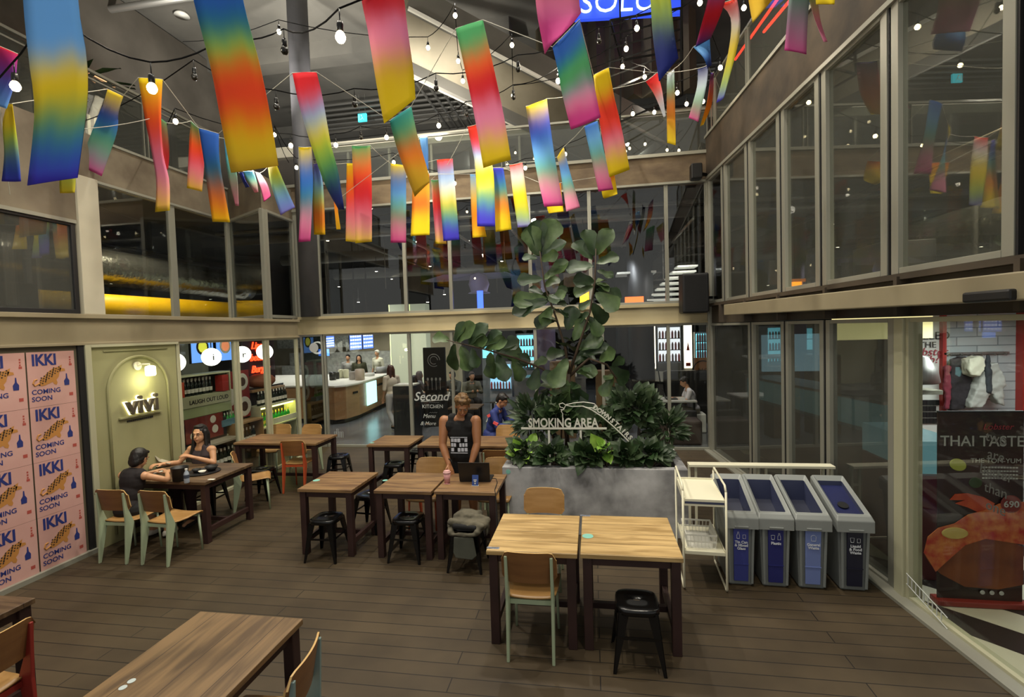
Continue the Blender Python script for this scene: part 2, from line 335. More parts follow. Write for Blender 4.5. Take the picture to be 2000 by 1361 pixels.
ys = [4.78, 5.9, 6.83, 7.9, 9.85]
for i in range(4): rightpane('window_%d' % (16+i), ys[i]+.03, ys[i+1]-.01, 0, 2.45, .085, M_glassd)
rightpane('window_20', 3.0, 4.68, 0, 2.45, .05, glass('shop_glass', (.93, .95, .92), .5, .02), M_pale)
struct('trim_9', MB().beam(rp(4.73, 0, .06), rp(4.73, 2.45, .06), .16, .13, upv=(0, 1, 0)), M_pale, bevel=.01)
struct('trim_10', MB().beam(rp(-1, .012, -.05), rp(9.9, .012, -.05), .12, .03), M_alu)
# right wall, beam, canopy, upper windows
struct('trim_11', MB().beam(rp(-1, 2.63, .2), rp(9.9, 2.63, .2), .3, .34).beam(rp(-1, 2.80, .1), rp(9.9, 2.80, .1), .28, .05), M_dbeam)
b = MB()
for y in (3.6, 4.7, 5.8, 6.9, 8.0, 9.1): b.beam(rp(y, 2.47, 0), rp(y, 2.8, 0), .12, .05, upv=(0, 1, 0))
struct('trim_12', b, M_dbeam)
struct('trim_13', MB().beam(rp(1.5, 2.60, -.14), rp(8.3, 2.66, -.14), .22, .17), M_beam, bevel=.01)
yu = [3.66, 4.86, 5.96, 6.9, 7.95, 9.0, 9.88]
for i in range(6): rightpane('window_%d' % (21+i), yu[i]+.03, yu[i+1]-.01, 2.83, 5.15, .1, glass('tinted_upper_glass', (.78, .80, .75), 1.0, .05, .045) if i < 5 else M_glassu)
rightpane('window_27', 2.4, 3.63, 2.83, 5.15, .1, M_glassd)
struct('wall_right', MB().beam(rp(-1, 5.56, .15), rp(9.9, 5.56, .15), .3, .78), mat('dark_stained_concrete', '#2e261d', .85, col2='#4c3f30', scale=2.2, bump=.3, detail=8))
struct('trim_14', MB().beam(rp(-1, 5.17, 0), rp(9.9, 5.17, 0), .06, .05).beam(rp(-1, 5.95, 0), rp(9.9, 5.95, 0), .05, .05), M_alu)
# left wall, upper level
XL = -7.6
struct('wall_left', MB().box((X0-.15, 2.2, 3.84), (X0, 5.06, 4.9)), M_conc)
struct('trim_15', MB().box((X0-.02, 2.2, 3.81), (X0+.02, 4.8, 3.85)), M_alu)
struct('trim_16', MB().box((X0-.12, 4.82, 2.78), (X0+.03, 5.07, 4.38)), M_grey, bevel=.006)
wallpane(X0, 2.5, 4.8, 2.78, 3.82, .05, M_alud, glass('smoked_glass', (.30, .31, .32), .8, .06, .09), 'window_28')
yl = [5.6, 6.6, 8.04, 9.5]
for i in range(3): wallpane(XL, yl[i], yl[i+1], 2.84, 4.96, .07, n='window_%d' % (29+i), gm=M_glassu)
P0, P1, P2 = Vector((XL, 9.5, 0)), Vector((-6.3, 8.78, 0)), Vector((-6.36, 9.9, 0))
for k, (p, q) in enumerate(((P0, P1), (P1, P2))):
    Z = Vector((0, 0, 1)); f = MB()
    if k: p = p+Vector((-.005, .09, 0)); q = q-Vector((0, .03, 0))
    for e in (p, q): f.beam(e+Z*2.8, e+Z*4.95, .08, .08)
    f.beam(p+Z*2.86, q+Z*2.86, .07, .06); f.beam(p+Z*4.94, q+Z*4.94, .07, .05)
    window('window_%d' % (32+k), f, MB().beam(p+Z*3.9, q+Z*3.9, .008, 2.0), M_glassu, M_alu)
b = MB()
b.box((XL-.25, 2, 4.97), (XL, 9.5, 5.62)); b.poly([(XL, 9.5, 4.97), (-6.3, 8.78, 4.97), (-6.36, 9.88, 4.97), (XL, 9.88, 4.97)], (0, 0, .65))
struct('wall_left', b, M_conc)
b = MB(); b.box((XL-.02, 2, 4.93), (XL+.03, 9.5, 4.97)).box((XL-.02, 2, 5.60), (XL+.03, 9.5, 5.64))
struct('trim_17', b, M_alu)
# slabs between the levels
struct('ceiling_left', MB().box((-14, 2, 2.5), (X0-.2, 9.0, 2.76)).box((-7.6, 9.0, 2.5), (-6.4, 9.9, 2.76)), M_hall)
struct('ceiling_right', MB().poly([(XR(2)+.4, 2, 2.48), (9, 2, 2.48), (9, 9.9, 2.48), (XR(9.9)+.4, 9.9, 2.48)], (0, 0, .3)), M_hall)
struct('ceiling_hall', MB().box((-14, 10.2, 5.35), (9, 24, 5.6)), mat('hall_ceiling', '#262523', .9, col2='#34322f', scale=1))
struct('ceiling_left_upper', MB().box((-14, 2, 5.0), (XL-.26, 9.9, 5.25)), M_dark)
struct('ceiling_right_upper', MB().poly([(XR(2)+.3, 2, 5.2), (9, 2, 5.2), (9, 9.9, 5.2), (XR(9.9)+.3, 9.9, 5.2)], (0, 0, .3)), M_dark)
struct('ceiling', MB().box((-18, 1.0, 10), (9, 24, 10.3)), M_ceil)
for k, y in enumerate((7.5, 12.0, 16.5)): struct('trim_%d' % (18+k), MB().box((-18, y, 9.6), (-1.8, y+.5, 10.0)), M_ceil)
# far walls
struct('wall_hall', MB().box((-14, 23, 0), (9, 23.3, 5.4)), M_hall)
struct('wall_hall', MB().box((-14.2, 10, 0), (-14, 23, 5.4)).box((8.8, 10, 0), (9, 23, 5.4)), M_hall)
struct('wall_left_shop', MB().box((-9.9, 4.9, 0), (-9.75, 9.9, 2.5)).box((-9.8, 5.9, 0), (-6.0, 6.0, 2.5)), M_dark)
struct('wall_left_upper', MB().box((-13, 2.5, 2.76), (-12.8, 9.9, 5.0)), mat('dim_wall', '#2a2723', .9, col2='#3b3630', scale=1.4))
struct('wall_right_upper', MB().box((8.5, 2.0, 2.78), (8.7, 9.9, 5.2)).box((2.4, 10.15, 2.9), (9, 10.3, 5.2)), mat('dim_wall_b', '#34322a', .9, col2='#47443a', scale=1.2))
struct('wall_right_shop', MB().box((2.4, 10.1, 0), (9, 10.2, 2.5)).box((7.4, 3, 0), (7.5, 10, 2.5)), mat('shop_grey', '#2c3133', .8))
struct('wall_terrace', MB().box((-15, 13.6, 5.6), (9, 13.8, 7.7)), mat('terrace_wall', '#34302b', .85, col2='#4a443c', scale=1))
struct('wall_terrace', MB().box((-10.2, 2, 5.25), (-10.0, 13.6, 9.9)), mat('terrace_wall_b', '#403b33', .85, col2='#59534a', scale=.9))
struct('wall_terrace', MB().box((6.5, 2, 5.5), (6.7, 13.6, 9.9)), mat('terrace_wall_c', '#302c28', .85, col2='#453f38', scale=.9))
struct('trim_21', MB().box((-15, 13.4, 7.7), (9, 13.8, 8.0)), M_grey)
struct('floor_terrace', MB().box((-10, 10.2, 5.6), (6.5, 13.6, 5.66)).box((-10, 2, 5.25), (-7.86, 10, 5.4)), M_hall)
# ------------------------------------------------------------------ tables, chairs, stools
W_light = woodmat('light_table_wood', '#94784a', '#c2a470', .19)
W_mid = woodmat('mid_table_wood', '#604630', '#8a6c48', .24)
W_dark = woodmat('dark_table_wood', '#4d3a28', '#6e5840', .24)
W_fore = woodmat('worn_table_wood', '#54402a', '#7c6242', .23, axis=1)
M_leg = mat('maroon_steel_leg', '#2c1a18', .5, col2='#3a2421', scale=3)
M_mint = mat('mint_paint', '#a3b193', .45)
M_mintb = mat('pale_blue_green_paint', '#7f938f', .45)
M_org = mat('orange_paint', '#b8502c', .45)
M_redp = mat('red_chair_paint', '#8a2b22', .45)
M_ply = mat('plywood', '#96703f', .4, col2='#a88250', scale=2, stretch=(1, 12, 12))
M_plyb = mat('walnut_ply', '#8a6038', .4, col2='#7a5230', scale=2, stretch=(1, 12, 12))
M_edge = mat('ply_edge', '#c8a468', .5)
M_stool = mat('black_stool_paint', '#0c0c0d', .22, .2, spec=.6)
M_teal = mat('teal_sticker', '#7fbcae', .5)
def table(w, d, top, label, x, y, group=None, z=.75, rz=0):
    t = thing('dining_table', label, 'table', (x, y, 0), rz, group)
    MB().box((-w/2, -d/2, z-.035), (w/2, d/2, z)).build('tabletop', top, t, bevel=.004)
    for sx in (-1, 1):
        for sy in (-1, 1):
            cx, cy = sx*(w/2-.05), sy*(d/2-.05)
            MB().box((cx-.034, cy-.034, 0), (cx+.034, cy+.034, z-.037)).build('leg', M_leg, t, bevel=.004)
    b = MB()
    for s in (-1, 1):
        b.box((-w/2+.085, s*(d/2-.05)-.012, z-.10), (w/2-.085, s*(d/2-.05)+.012, z-.037)); b.box((s*(w/2-.05)-.012, -d/2+.085, z-.10), (s*(w/2-.05)+.012, d/2-.085, z-.037))
    b.build('apron', M_leg, t)
    b = MB()
    for s in (-1, 1): b.box((s*(w/2-.05)-.02, -d/2+.085, .12), (s*(w/2-.05)+.02, d/2-.085, .18))
    b.box((-w/2+.072, -.02, .125), (w/2-.072, .02, .175)).build('stretcher', M_leg, t, bevel=.003)
    return t
TG = 'square courtyard tables'
table(.70, .77, W_light, 'square light-topped table at front left of the pair beside the white trolley', -.5, 4.035, TG)
table(.745, .78, W_light, 'square light-topped table next to the white trolley with teal round sticker', .245, 4.05, TG)
table(.65, .68, W_mid, 'brown square table with two black stools and no wooden chair, alone in the aisle', -2.96, 5.29, TG)
table(.65, .68, W_mid, 'brown square table with one black stool in front, left of the laptop table', -2.06, 5.30, TG)
table(.68, .66, W_mid, 'brown square table carrying the open laptop and pink cup', -1.37, 5.31, TG)
table(.68, .68, W_mid, 'brown square table in the back row, closest to the glass door', -3.12, 7.36, TG)
table(.68, .68, W_mid, 'brown square table in the back row behind the standing man', -2.30, 7.35, TG)
table(.68, .68, W_mid, 'brown square table in the back row beside the planter', -1.59, 7.35, TG)
table(1.17, .84, W_dark, 'dark wooden table where the woman and child sit by the olive wall', -5.16, 5.52)
table(1.45, .68, W_mid, 'long brown table by the bottle shop windows with orange chair', -5.07, 7.42)
table(.70, 1.5, W_fore, 'long worn wooden table cut off by the lower edge of the photo', -2.11, 1.9)
table(.8, 1.1, W_dark, 'dark table corner at the lower left edge below the pink posters', -4.13, 2.12)

def chair(frame_m, seat_m, back_m, label, group='plywood cafe chairs'):
    t = thing('cafe_chair', label, 'chair', (0, 0, 0), 0, group)
    # faces +Y, the back at -Y
    b = MB(); N = 9; vs = []
    prof = [(-.17, .447), (-.10, .438), (.0, .436), (.12, .446), (.19, .450), (.215, .438), (.225, .420)]
    hw = [.165, .185, .195, .20, .20, .195, .185]
    for (y, z), w in zip(prof, hw):
        for i in range(N): u = i/(N-1)*2-1; vs.append((u*w, y, z+.012*u*u))
    n = len(vs); vs2 = [(x, y, z-.012) for x, y, z in vs]; fs = []
    for j in range(len(prof)-1):
        for i in range(N-1): a = j*N+i; fs += [(a, a+1, a+1+N, a+N), (a+n+N, a+1+n+N, a+1+n, a+n)]
    rim = [i for i in range(N)] + [j*N+N-1 for j in range(1, len(prof))] + [(len(prof)-1)*N+i for i in range(N-2, -1, -1)] + [j*N for j in range(len(prof)-2, 0, -1)]
    for k in range(len(rim)): a, c = rim[k], rim[(k+1) % len(rim)]; fs.append((a, a+n, c+n, c))
    b.add(vs+vs2, fs); b.build('seat', seat_m, t, smooth=True)
    # backrest: curved panel with rounded corners
    b = MB(); cols, rws = 15, 9; vs = []
    for j in range(rws):
        v = j/(rws-1); z = .585 + v*.245
        for i in range(cols):
            u = i/(cols-1)*2-1
            top = .83 - .0 ; sh = max(0, abs(u)-.72)/.28; r = .06*(1-sqrt(max(0, 1-sh*sh)))
            zz = min(max(z, .585+r*.8), .83-r) - .006*u*u
            vs.append((u*.205, -.215-.045*v + .038*u*u, zz))
    n = len(vs); vs2 = [(x, y-.011, z) for x, y, z in vs]; fs = []
    for j in range(rws-1):
        for i in range(cols-1): a = j*cols+i; fs += [(a, a+1, a+1+cols, a+cols), (a+n+cols, a+1+n+cols, a+1+n, a+n)]
    rim = list(range(cols)) + [j*cols+cols-1 for j in range(1, rws)] + [(rws-1)*cols+i for i in range(cols-2, -1, -1)] + [j*cols for j in range(rws-2, 0, -1)]
    nf = len(fs)
    for k in range(len(rim)): a, c = rim[k], rim[(k+1) % len(rim)]; fs.append((a, a+n, c+n, c))
    b.add(vs+vs2, fs, 0)
    for k in range(nf, len(fs)): b.mi[k] = 1
    b.build('backrest', [back_m, M_edge], t, smooth=False)
    for s in (-1, 1):
        x = s*.168
        out = [(x, -.262, .0), (x, -.236, .0), (x, -.135, .43), (x, -.145, .46), (x, -.205, .62), (x, -.232, .79), (x, -.252, .79), (x, -.236, .45)]
        MB().poly([(x-.011, p[1]-.0, p[2]) for p in out], (.022, 0, 0)).build('rear_leg', frame_m, t, bevel=.004)
        MB().tube([(s*.165, .175, .43), (s*.175, .20, .0)], [.013, .011], 10).build('front_leg', frame_m, t, smooth=True)
    MB().box((-.156, -.17, .395), (.156, -.145, .43)).box((-.156, .16, .40), (.156, .18, .425)).box((-.012, -.146, .40), (.012, .161, .425)).build('seat_frame', frame_m, t)
    return t
ch0 = chair(M_mint, M_ply, M_plyb, 'mint-legged plywood chair with its back to the viewer at the front pair of tables')
chair0 = ch0; used = [0]
def put(x, y, rz, label, fr=None, back=None):
    if not used[0]: o = ch0; used[0] = 1; o.location = (x, y, 0); o.rotation_euler = (0, 0, rz); o['label'] = label
    else: o = dup(ch0, (x, y, 0), rz, label)
    if fr:
        for q in ('rear_leg', 'front_leg', 'seat_frame'): remat(o, q, fr)
    if back: remat(o, 'backrest', back)
    return o
KK = [q for q in bpy.data.objects if q.parent == ch0]
put(-.5, 3.73, 0, 'mint-legged plywood chair with its back to the viewer at the front pair of tables')
put(-.52, 4.68, pi, 'plywood chair pushed in on the planter side of the front tables, only its back showing', back=M_ply)
put(-5.29, 4.80, .02, 'mint-legged plywood chair on which the child in black sits')
put(-4.74, 4.80, -.05, 'empty mint-legged plywood chair beside the seated child')
put(-4.86, 6.30, -.95, 'mint-legged plywood chair to the right of the seated woman')
put(-4.68, 7.17, .12, 'orange-legged plywood chair at the long table by the bottle shop', M_org)
put(-5.72, 8.0, pi, 'plywood chair behind the long table, left one of the two by the shop glass', back=M_ply)
put(-5.12, 8.0, pi-.1, 'plywood chair behind the long table, right one of the two by the shop glass', back=M_ply)
put(-2.08, 5.80, pi, 'plywood chair behind the table left of the laptop, with an orange frame', M_org, M_ply)
put(-1.20, 5.84, pi, 'plywood chair directly behind the open laptop', None, M_ply)
put(-1.33, 6.72, 0, 'plywood chair at the back row table, between standing man and planter', None, M_plyb)
put(-1.45, 7.95, pi, 'plywood chair behind the back row table, in front of the person in blue', None, M_ply)
put(-3.60, 2.20, pi/2, 'red-framed plywood chair at the lower left edge of the photo', M_redp)
put(-1.73, 2.22, 1.75, 'plywood chair with pale blue-green legs facing the long foreground table', M_mintb)

def stool(label, x, y, rz=0):
    t = thing('metal_stool', label, 'stool', (x, y, 0), rz, 'black metal stools')
    b = MB(); vs = []; N = 32
    def sq(r, z, hole=False):
        o = []
        for k in range(N):
            a = 2*pi*k/N; c, s = cos(a), sin(a); q = (abs(c)**4+abs(s)**4)**-.25; o.append((r*q*c, r*q*s, z))
        return o
    rings = [[(.030*cos(2*pi*k/N), .014*sin(2*pi*k/N), .440) for k in range(N)], [(.034*cos(2*pi*k/N), .017*sin(2*pi*k/N), .449) for k in range(N)], sq(.10, .447), sq(.142, .45), sq(.152, .444), sq(.156, .405), sq(.150, .405), sq(.146, .438)]
    for q in rings: vs += q
    fs = [(i*N+k, i*N+(k+1) % N, (i+1)*N+(k+1) % N, (i+1)*N+k) for i in range(len(rings)-1) for k in range(N)]
    b.add(vs, fs); b.build('seat', M_stool, t, smooth=True)
    for sx in (-1, 1):
        for sy in (-1, 1):
            c0, c1 = Vector((sx*.138, sy*.138, .42)), Vector((sx*.185, sy*.185, 0))
            b = MB()
            # folded sheet leg: L section that narrows downward
            for dx, dy in ((-sx, 0), (0, -sy)):
                b.poly([c0, c0+Vector((dx*.075, dy*.075, 0)), c1+Vector((dx*.022, dy*.022, 0)), c1], Vector((-sx*.006*(dx == 0), -sy*.006*(dy == 0), 0)))
            b.build('leg', M_stool, t)
    b = MB()
    for sx, sy, ex, ey in ((-1, -1, 1, -1), (1, -1, 1, 1), (1, 1, -1, 1), (-1, 1, -1, -1)):
        p, q = Vector((sx*.155, sy*.155, .25)), Vector((ex*.155, ey*.155, .25)); b.beam(p, q, .006, .02)
    b.build('stretcher', M_stool, t)
    return t
st0 = stool('black metal stool under the front light-topped table near the trolley', .275, 3.62)
for x, y, rz, l in ((-2.95, 4.96, .03, 'black metal stool in front of the lone aisle table'), (-2.80, 5.73, -.1, 'black metal stool behind the lone aisle table'),
    (-2.03, 5.04, 0, 'black metal stool in front of the table left of the laptop'), (-1.33, 4.90, 0, 'black metal stool hung with the grey jacket and bag'),
    (-5.03, 6.72, .1, 'black metal stool between the woman and the long table'), (-5.33, 6.02, .1, 'black metal stool under the seated woman'),
    (-3.05, 7.14, .05, 'black metal stool in front of the table closest to the glass door'), (-3.0, 7.95, 0, 'black metal stool behind the table closest to the glass door'),
    (-4.22, 7.55, .2, 'black metal stool at the right end of the long table by the shop'), (-1.33, 7.05, 0, 'black metal stool beneath the back row table beside the planter')):
    dup(st0, (x, y, 0), rz, l)
# stickers on the table tops
def sticker(px_, py_, n='table_sticker', r=.035, m=M_teal, z=.75, lab='', sq=False):
    p = az(px_, py_, z); b = MB()
    if sq: b.box((-r, -r*.35, .0005), (r, r*.35, .002))
    else: b.lathe([(r, .0005), (r, .0018)], n=24)
    o = b.build(n, m); o.location = p; tag(o, lab, 'sticker', 'stickers on tables')
M_stk = mat('dark_sticker', '#2e3038', .5, col2='#8890a0', scale=30)
sticker(1148, 1047, r=.045, lab='round teal sticker on the front right light-topped table')
sticker(618, 938, r=.04, lab='round teal sticker on the lone aisle table')
sticker(752, 938, r=.03, lab='round teal sticker on the table left of the laptop')
sticker(727, 865, r=.03, lab='pale round sticker on the back row table closest to the glass door')
sticker(963, 1070, r=.05, m=M_stk, lab='dark table label at the near left corner of the front pair', sq=True)
sticker(1143, 1007, r=.045, m=M_stk, lab='dark table label at the far edge between the front tables', sq=True)
sticker(240, 1343, r=.018, m=mat('pale_spot', '#b9c4c4', .3), lab='pale oval sticker, lower one on the long foreground table')
sticker(257, 1330, r=.018, m=MT['pale_spot'], lab='pale oval sticker, upper one on the long foreground table')
sticker(411, 936, r=.03, m=MT['pale_spot'], lab='pale sticker at the right of the dark table by the olive wall', sq=True)
# ------------------------------------------------------------------ planter
P = thing('planter', 'large square concrete planter filled with plants behind the front tables', 'planter', (0, 0, 0))
b = MB(); x0, x1, y0, y1, zt = -1.11, 1.04, 5.76, 6.85, .80; w = .11
b.box((x0, y0, 0), (x1, y0+w, zt)).box((x0, y1-w, 0), (x1, y1, zt)).box((x0, y0+w, 0), (x0+w, y1-w, zt)).box((x1-w, y0+w, 0), (x1, y1-w, zt))
b.build('box', mat('planter_concrete', '#6e6e70', .75, col2='#c0c0c2', scale=2.6, bump=.35, detail=10), P, bevel=.008)
MB().box((x0+w, y0+w, .3), (x1-w, y1-w, .72)).build('soil', mat('soil', '#1c1611', .95, bump=.6, scale=20), P)
o = MB().lathe([(.028, 0), (.028, .002), (.021, .002), (.021, .0022)], n=28, M=Matrix.Rotation(pi/2, 3, 'X')).build('round_sticker', M_teal, P); o.location = (-1.035, 5.7595, .745)
# white console rail behind the bins
R = thing('white_console_rail', 'white metal rail frame standing against the glass behind the bins', 'rail', (0, 0, 0))
y = 5.66
MB().box((1.02, y-.06, .875), (2.5, y+.06, .905)).build('top_bar', M_cream, R, bevel=.004)
for x in (1.03, 1.10, 1.75, 1.83, 2.40, 2.48): MB().box((x-.012, y-.012, 0), (x+.012, y+.012, .875)).build('leg', M_cream, R)
MB().box((2.41, y-.01, .68), (2.47, y+.01, .70)).box((1.1, y-.01, .1), (2.4, y+.01, .12)).build('cross_bar', M_cream, R)
# ------------------------------------------------------------------ bins
M_bin = mat('grey_bin_plastic', '#7c8180', .5)
M_binl = mat('bin_lid_plastic', '#8a8e8c', .45)
FX = (0, -1, 0)
def binn(cx, panel, lines, label, solid=None, icons=()):
    t = thing('recycling_bin', label, 'bin', (cx, 4.80, 0), -.035, 'slim recycling bins')
    y0, L = -.04, .56
    b = MB(); w0, w1 = .108, .135
    lo = [(-w0, y0+.02, 0), (w0, y0+.02, 0), (w0, y0+L-.06, 0), (-w0, y0+L-.06, 0)]; hi = [(-w1, y0, .63), (w1, y0, .63), (w1, y0+L, .78), (-w1, y0+L, .78)]
    b.add(lo+hi, [(3, 2, 1, 0), (0, 1, 5, 4), (1, 2, 6, 5), (2, 3, 7, 6), (3, 0, 4, 7)])
    b.build('body', M_bin, t, bevel=.02, seg=3)
    # raised front ribs left and right of the coloured panel
    for s in (-1, 1):
        MB().poly([(s*.085, y0+.012, .03), (s*.105, y0+.012, .03), (s*.118, y0-.003, .60), (s*.095, y0-.003, .60)], (0, -.02, 0)).build('front_rib', M_bin, t, bevel=.004)
    pn = MB().poly([(-.062, y0+.010, .05), (.062, y0+.010, .05), (.066, y0-.006, .55), (.05, y0-.008, .575), (-.05, y0-.008, .575), (-.066, y0-.006, .55)], (0, -.014, 0)).build('coloured_panel', panel, t, bevel=.004)
    MB().box((-.066, y0-.014, .21), (.066, y0+.0, .218)).build('panel_step', panel, pn)
    # lid: sloped rim with an opening
    W = .152; e = .035; zf, zb = .655, .875; ya, yb = y0-.035, y0+L+.01
    def P_(u, v, dz=0, iw=0): return Vector((u*(W-iw), ya+(yb-ya)*v, zf+(zb-zf)*v+dz))
    b = MB(); th = .035
    inn = [P_(-.72, .16), P_(.72, .16), P_(.72, .90), P_(-.72, .90)]; out = [P_(-1, 0), P_(1, 0), P_(1, 1), P_(-1, 1)]
    mid = [P_(-.9, .05, .03), P_(.9, .05, .03), P_(.9, .97, .03), P_(-.9, .97, .03)]; low = [p-Vector((0, 0, .10)) for p in out]; inl = [p-Vector((0, 0, .06 if solid else .22)) for p in inn]
    vs = low+out+mid+inn+inl; fs = []
    for r in range(3):
        for k in range(4): fs.append((r*4+k, r*4+(k+1) % 4, (r+1)*4+(k+1) % 4, (r+1)*4+k))
    b.add(vs[:16], fs); ob = b.build('lid_rim', M_binl, t, bevel=.007, seg=2)
    MB().box((-.06, ya-.012, .57), (.06, ya+.01, .582)).build('latch', M_binl if solid is None else M_binl, t, bevel=.003)
    ins = MB().poly([p-Vector((0, 0, .045 if solid else .2)) for p in inn], (0, 0, -.012)).build('lid_insert' if solid else 'bin_opening', solid or mat('bin_inside', '#23273a', .5), t)
    if solid: MB().lathe([(.045, -.002), (.045, .004)], (0, (ya+yb)/2-.05, (zf+zb)/2-.052), 24, M=Matrix.Rotation(.37, 3, 'X')).build('hole', M_blackp, ins)
    if 1: MB().add(inn+inl, [(k, (k+1) % 4, 4+(k+1) % 4, 4+k) for k in range(4)]).build('opening_liner', mat('liner_dark', '#3c4260', .5), ins)
    if not solid: MB().add([P_(-.72, .16, -.02), P_(-.72, .90, -.02), P_(-.72, .90, -.2), P_(-.72, .16, -.2)], [(0, 1, 2, 3)]).build('bag_edge', mat('blue_bag', '#2a3264', .4), ins)
    Mw = mat('white_print', '#d8dce4', .5)
    for i, s in enumerate(lines): txt(s, .034, FR((0, y0-.0225+.0006*i, .415-.030*i)), Mw, pn, 'panel_text', .0008, .0009)
    b = MB()
    for k, kind in enumerate(icons):
        cx_ = (k-(len(icons)-1)/2)*.052; z0_ = .46; yy = y0-.0222
        pts = {'can': [(-.012, 0), (.012, 0), (.012, .035), (-.012, .035)], 'cup': [(-.011, 0), (.011, 0), (.016, .04), (-.016, .04)], 'bottle': [(-.012, 0), (.012, 0), (.012, .03), (.005, .045), (.005, .06), (-.005, .06), (-.005, .045), (-.012, .03)], 'bag': [(-.018, 0), (.018, 0), (.021, .04), (.008, .052), (-.008, .052), (-.021, .04)]}[kind]
        pp = [(cx_+a, yy, z0_+c) for a, c in pts]; b.tube(pp+[pp[0]], .0016, 5)
    if icons: b.build('panel_icons', Mw, pn)
    return t
binn(1.315, mat('panel_blue_violet', '#38408a', .5), ('Tin Can', '& Mixed', 'Glass'), 'grey bin with blue panel reading Tin Can & Mixed Glass, closest to the trolley', None, ('bottle', 'can'))
binn(1.615, mat('panel_navy', '#22266a', .5), ('Plastic',), 'grey bin with navy panel reading Plastic', None, ('cup', 'bottle'))
binn(1.93, mat('panel_light_blue', '#6f80b8', .5), ('General', 'Waste'), 'grey bin with light blue panel reading General Waste', None, ('bag',))
binn(2.275, mat('panel_black_blue', '#14162c', .5), ('Liquid', '& Food', 'Waste'), 'grey bin with black-blue panel reading Liquid & Food Waste and a solid lid', mat('navy_lid', '#1d2350', .4), ('cup', 'can'))
# ------------------------------------------------------------------ trolley
T = thing('serving_trolley', 'cream metal serving trolley between the front tables and the bins', 'trolley', (.97, 4.63, 0), -.06)
hw, dp, ht = .185, .62, .98
for s in (-1, 1):
    pts = [(s*hw, .0, .93), (s*hw, .0, .03), (s*hw, .02, .012), (s*hw, dp-.02, .012), (s*hw, dp, .03), (s*hw, dp, .955)]
    pts2 = [(s*hw, dp, .955), (s*hw, dp-.03, .985), (s*hw, .05, .975), (s*hw, .0, .93)]
    MB().tube(pts, .010, 8).build('side_frame', M_cream, T, smooth=True)
    MB().tube(pts2, .010, 8).build('handle', M_cream, T, smooth=True)
b = MB(); z = .84
b.box((-hw+.012, .0, z), (hw-.012, dp, z+.012)).box((-hw+.012, -.004, z-.05), (hw-.012, .008, z+.015)).box((-hw+.012, dp-.01, z-.05), (hw-.012, dp, z+.03)).box((-hw+.01, .01, z-.05), (-hw+.02, dp-.01, z+.02)).box((hw-.02, .01, z-.05), (hw-.01, dp-.01, z+.02))
b.build('top_tray', M_cream, T, bevel=.003)
MB().box((-hw+.015, -.003, z-.028), (hw-.015, .006, z-.008)).build('tray_slot', mat('slot_blue', '#3a3f58', .5), T).location.y = -.003
b = MB(); z = .36
b.box((-hw+.012, .0, z), (hw-.012, dp, z+.01)).box((-hw+.012, -.004, z-.02), (hw-.012, .006, z+.012)).box((-hw+.01, .006, z-.02), (-hw+.018, dp, z+.03)).box((hw-.018, .006, z-.02), (hw-.01, dp, z+.03))
b.build('lower_shelf', M_cream, T, bevel=.002)
# plastic basket on the lower shelf
K = thing('plastic_basket', 'white perforated plastic basket on the lower shelf of the trolley', 'basket', (.955, 4.70, .372), -.06)
b = MB(); w, d, h = .135, .38, .12
for s in (-1, 1):
    for i in range(13):
        y = .0+i*d/12; b.beam((s*w*.9, y*.97+.006, 0), (s*w, y, h), .004, .016 if i in (0, 12) else .010)
    for i in range(9):
        x = -w+i*2*w/8
        b.beam((x*.9, 0 if s < 0 else d*.97, 0), (x, 0 if s < 0 else d, h), .014, .004, upv=(1, 0, 0))
    for z in (.0, .06, h):
        b.beam((s*(w*.9+w*.1*z/h), 0, z), (s*(w*.9+w*.1*z/h), d, z), .006, .016); b.beam((-w, 0 if s < 0 else d, z), (w, 0 if s < 0 else d, z), .006, .016)
b.box((-w*.9, 0, 0), (w*.9, d, .004))
b.build('basket_body', M_white, K)
# ------------------------------------------------------------------ smoking sign in the planter
S = thing('smoking_area_sign', 'white metal SMOKING AREA DOWNSTAIRS sign on stakes in the planter', 'sign', (0, 0, 0))
M_sign = mat('white_sign_metal', '#c9c9be', .5); Y = 5.93
q = lambda x, y: ay(x, y, Y)
MB().beam(q(1018, 836.5), q(1185, 836.5), .014, .022).build('bar', M_sign, S)
for x in (1072, 1134): p = q(x, 840); MB().box((p.x-.013, Y-.005, .7), (p.x+.013, Y+.005, p.z)).build('stake', M_sign, S)
wd = (q(1168, 832)-q(1031, 832)).length
p = q(1099.5, 834); t_ = txt('SMOKING AREA', .155, frame(p, q(1168, 834)-q(1031, 834)), M_sign, S, 'lettering', .003, .0035)
ww = max(v.co.x for v in t_.data.vertices)-min(v.co.x for v in t_.data.vertices); sc = wd/ww
t_.data.transform(Matrix.Translation(p) @ Matrix.Scale(sc, 4, (1, 0, 0)) @ Matrix.Translation(-p))
MB().tube([q(*c) for c in ((1099, 828), (1099, 808), (1096, 803), (1102, 797), (1094, 795), (1092, 789), (1099, 787), (1105, 791), (1101, 800), (1095, 800))], .006, 6).build('hand_outline', M_sign, S)
MB().tube([q(*c) for c in ((1104, 791), (1120, 787), (1140, 785), (1160, 788), (1166, 793), (1160, 797), (1148, 796), (1136, 793), (1118, 794), (1104, 791))], .006, 6).build('smoke_loop', M_sign, S)
arcp = [q(*c) for c in ((1138, 793), (1155, 800), (1175, 813), (1195, 830), (1212, 846), (1228, 862))]
MB().tube(arcp, .008, 6).build('curved_bar', M_sign, S)
word = 'DOWNSTAIRS'
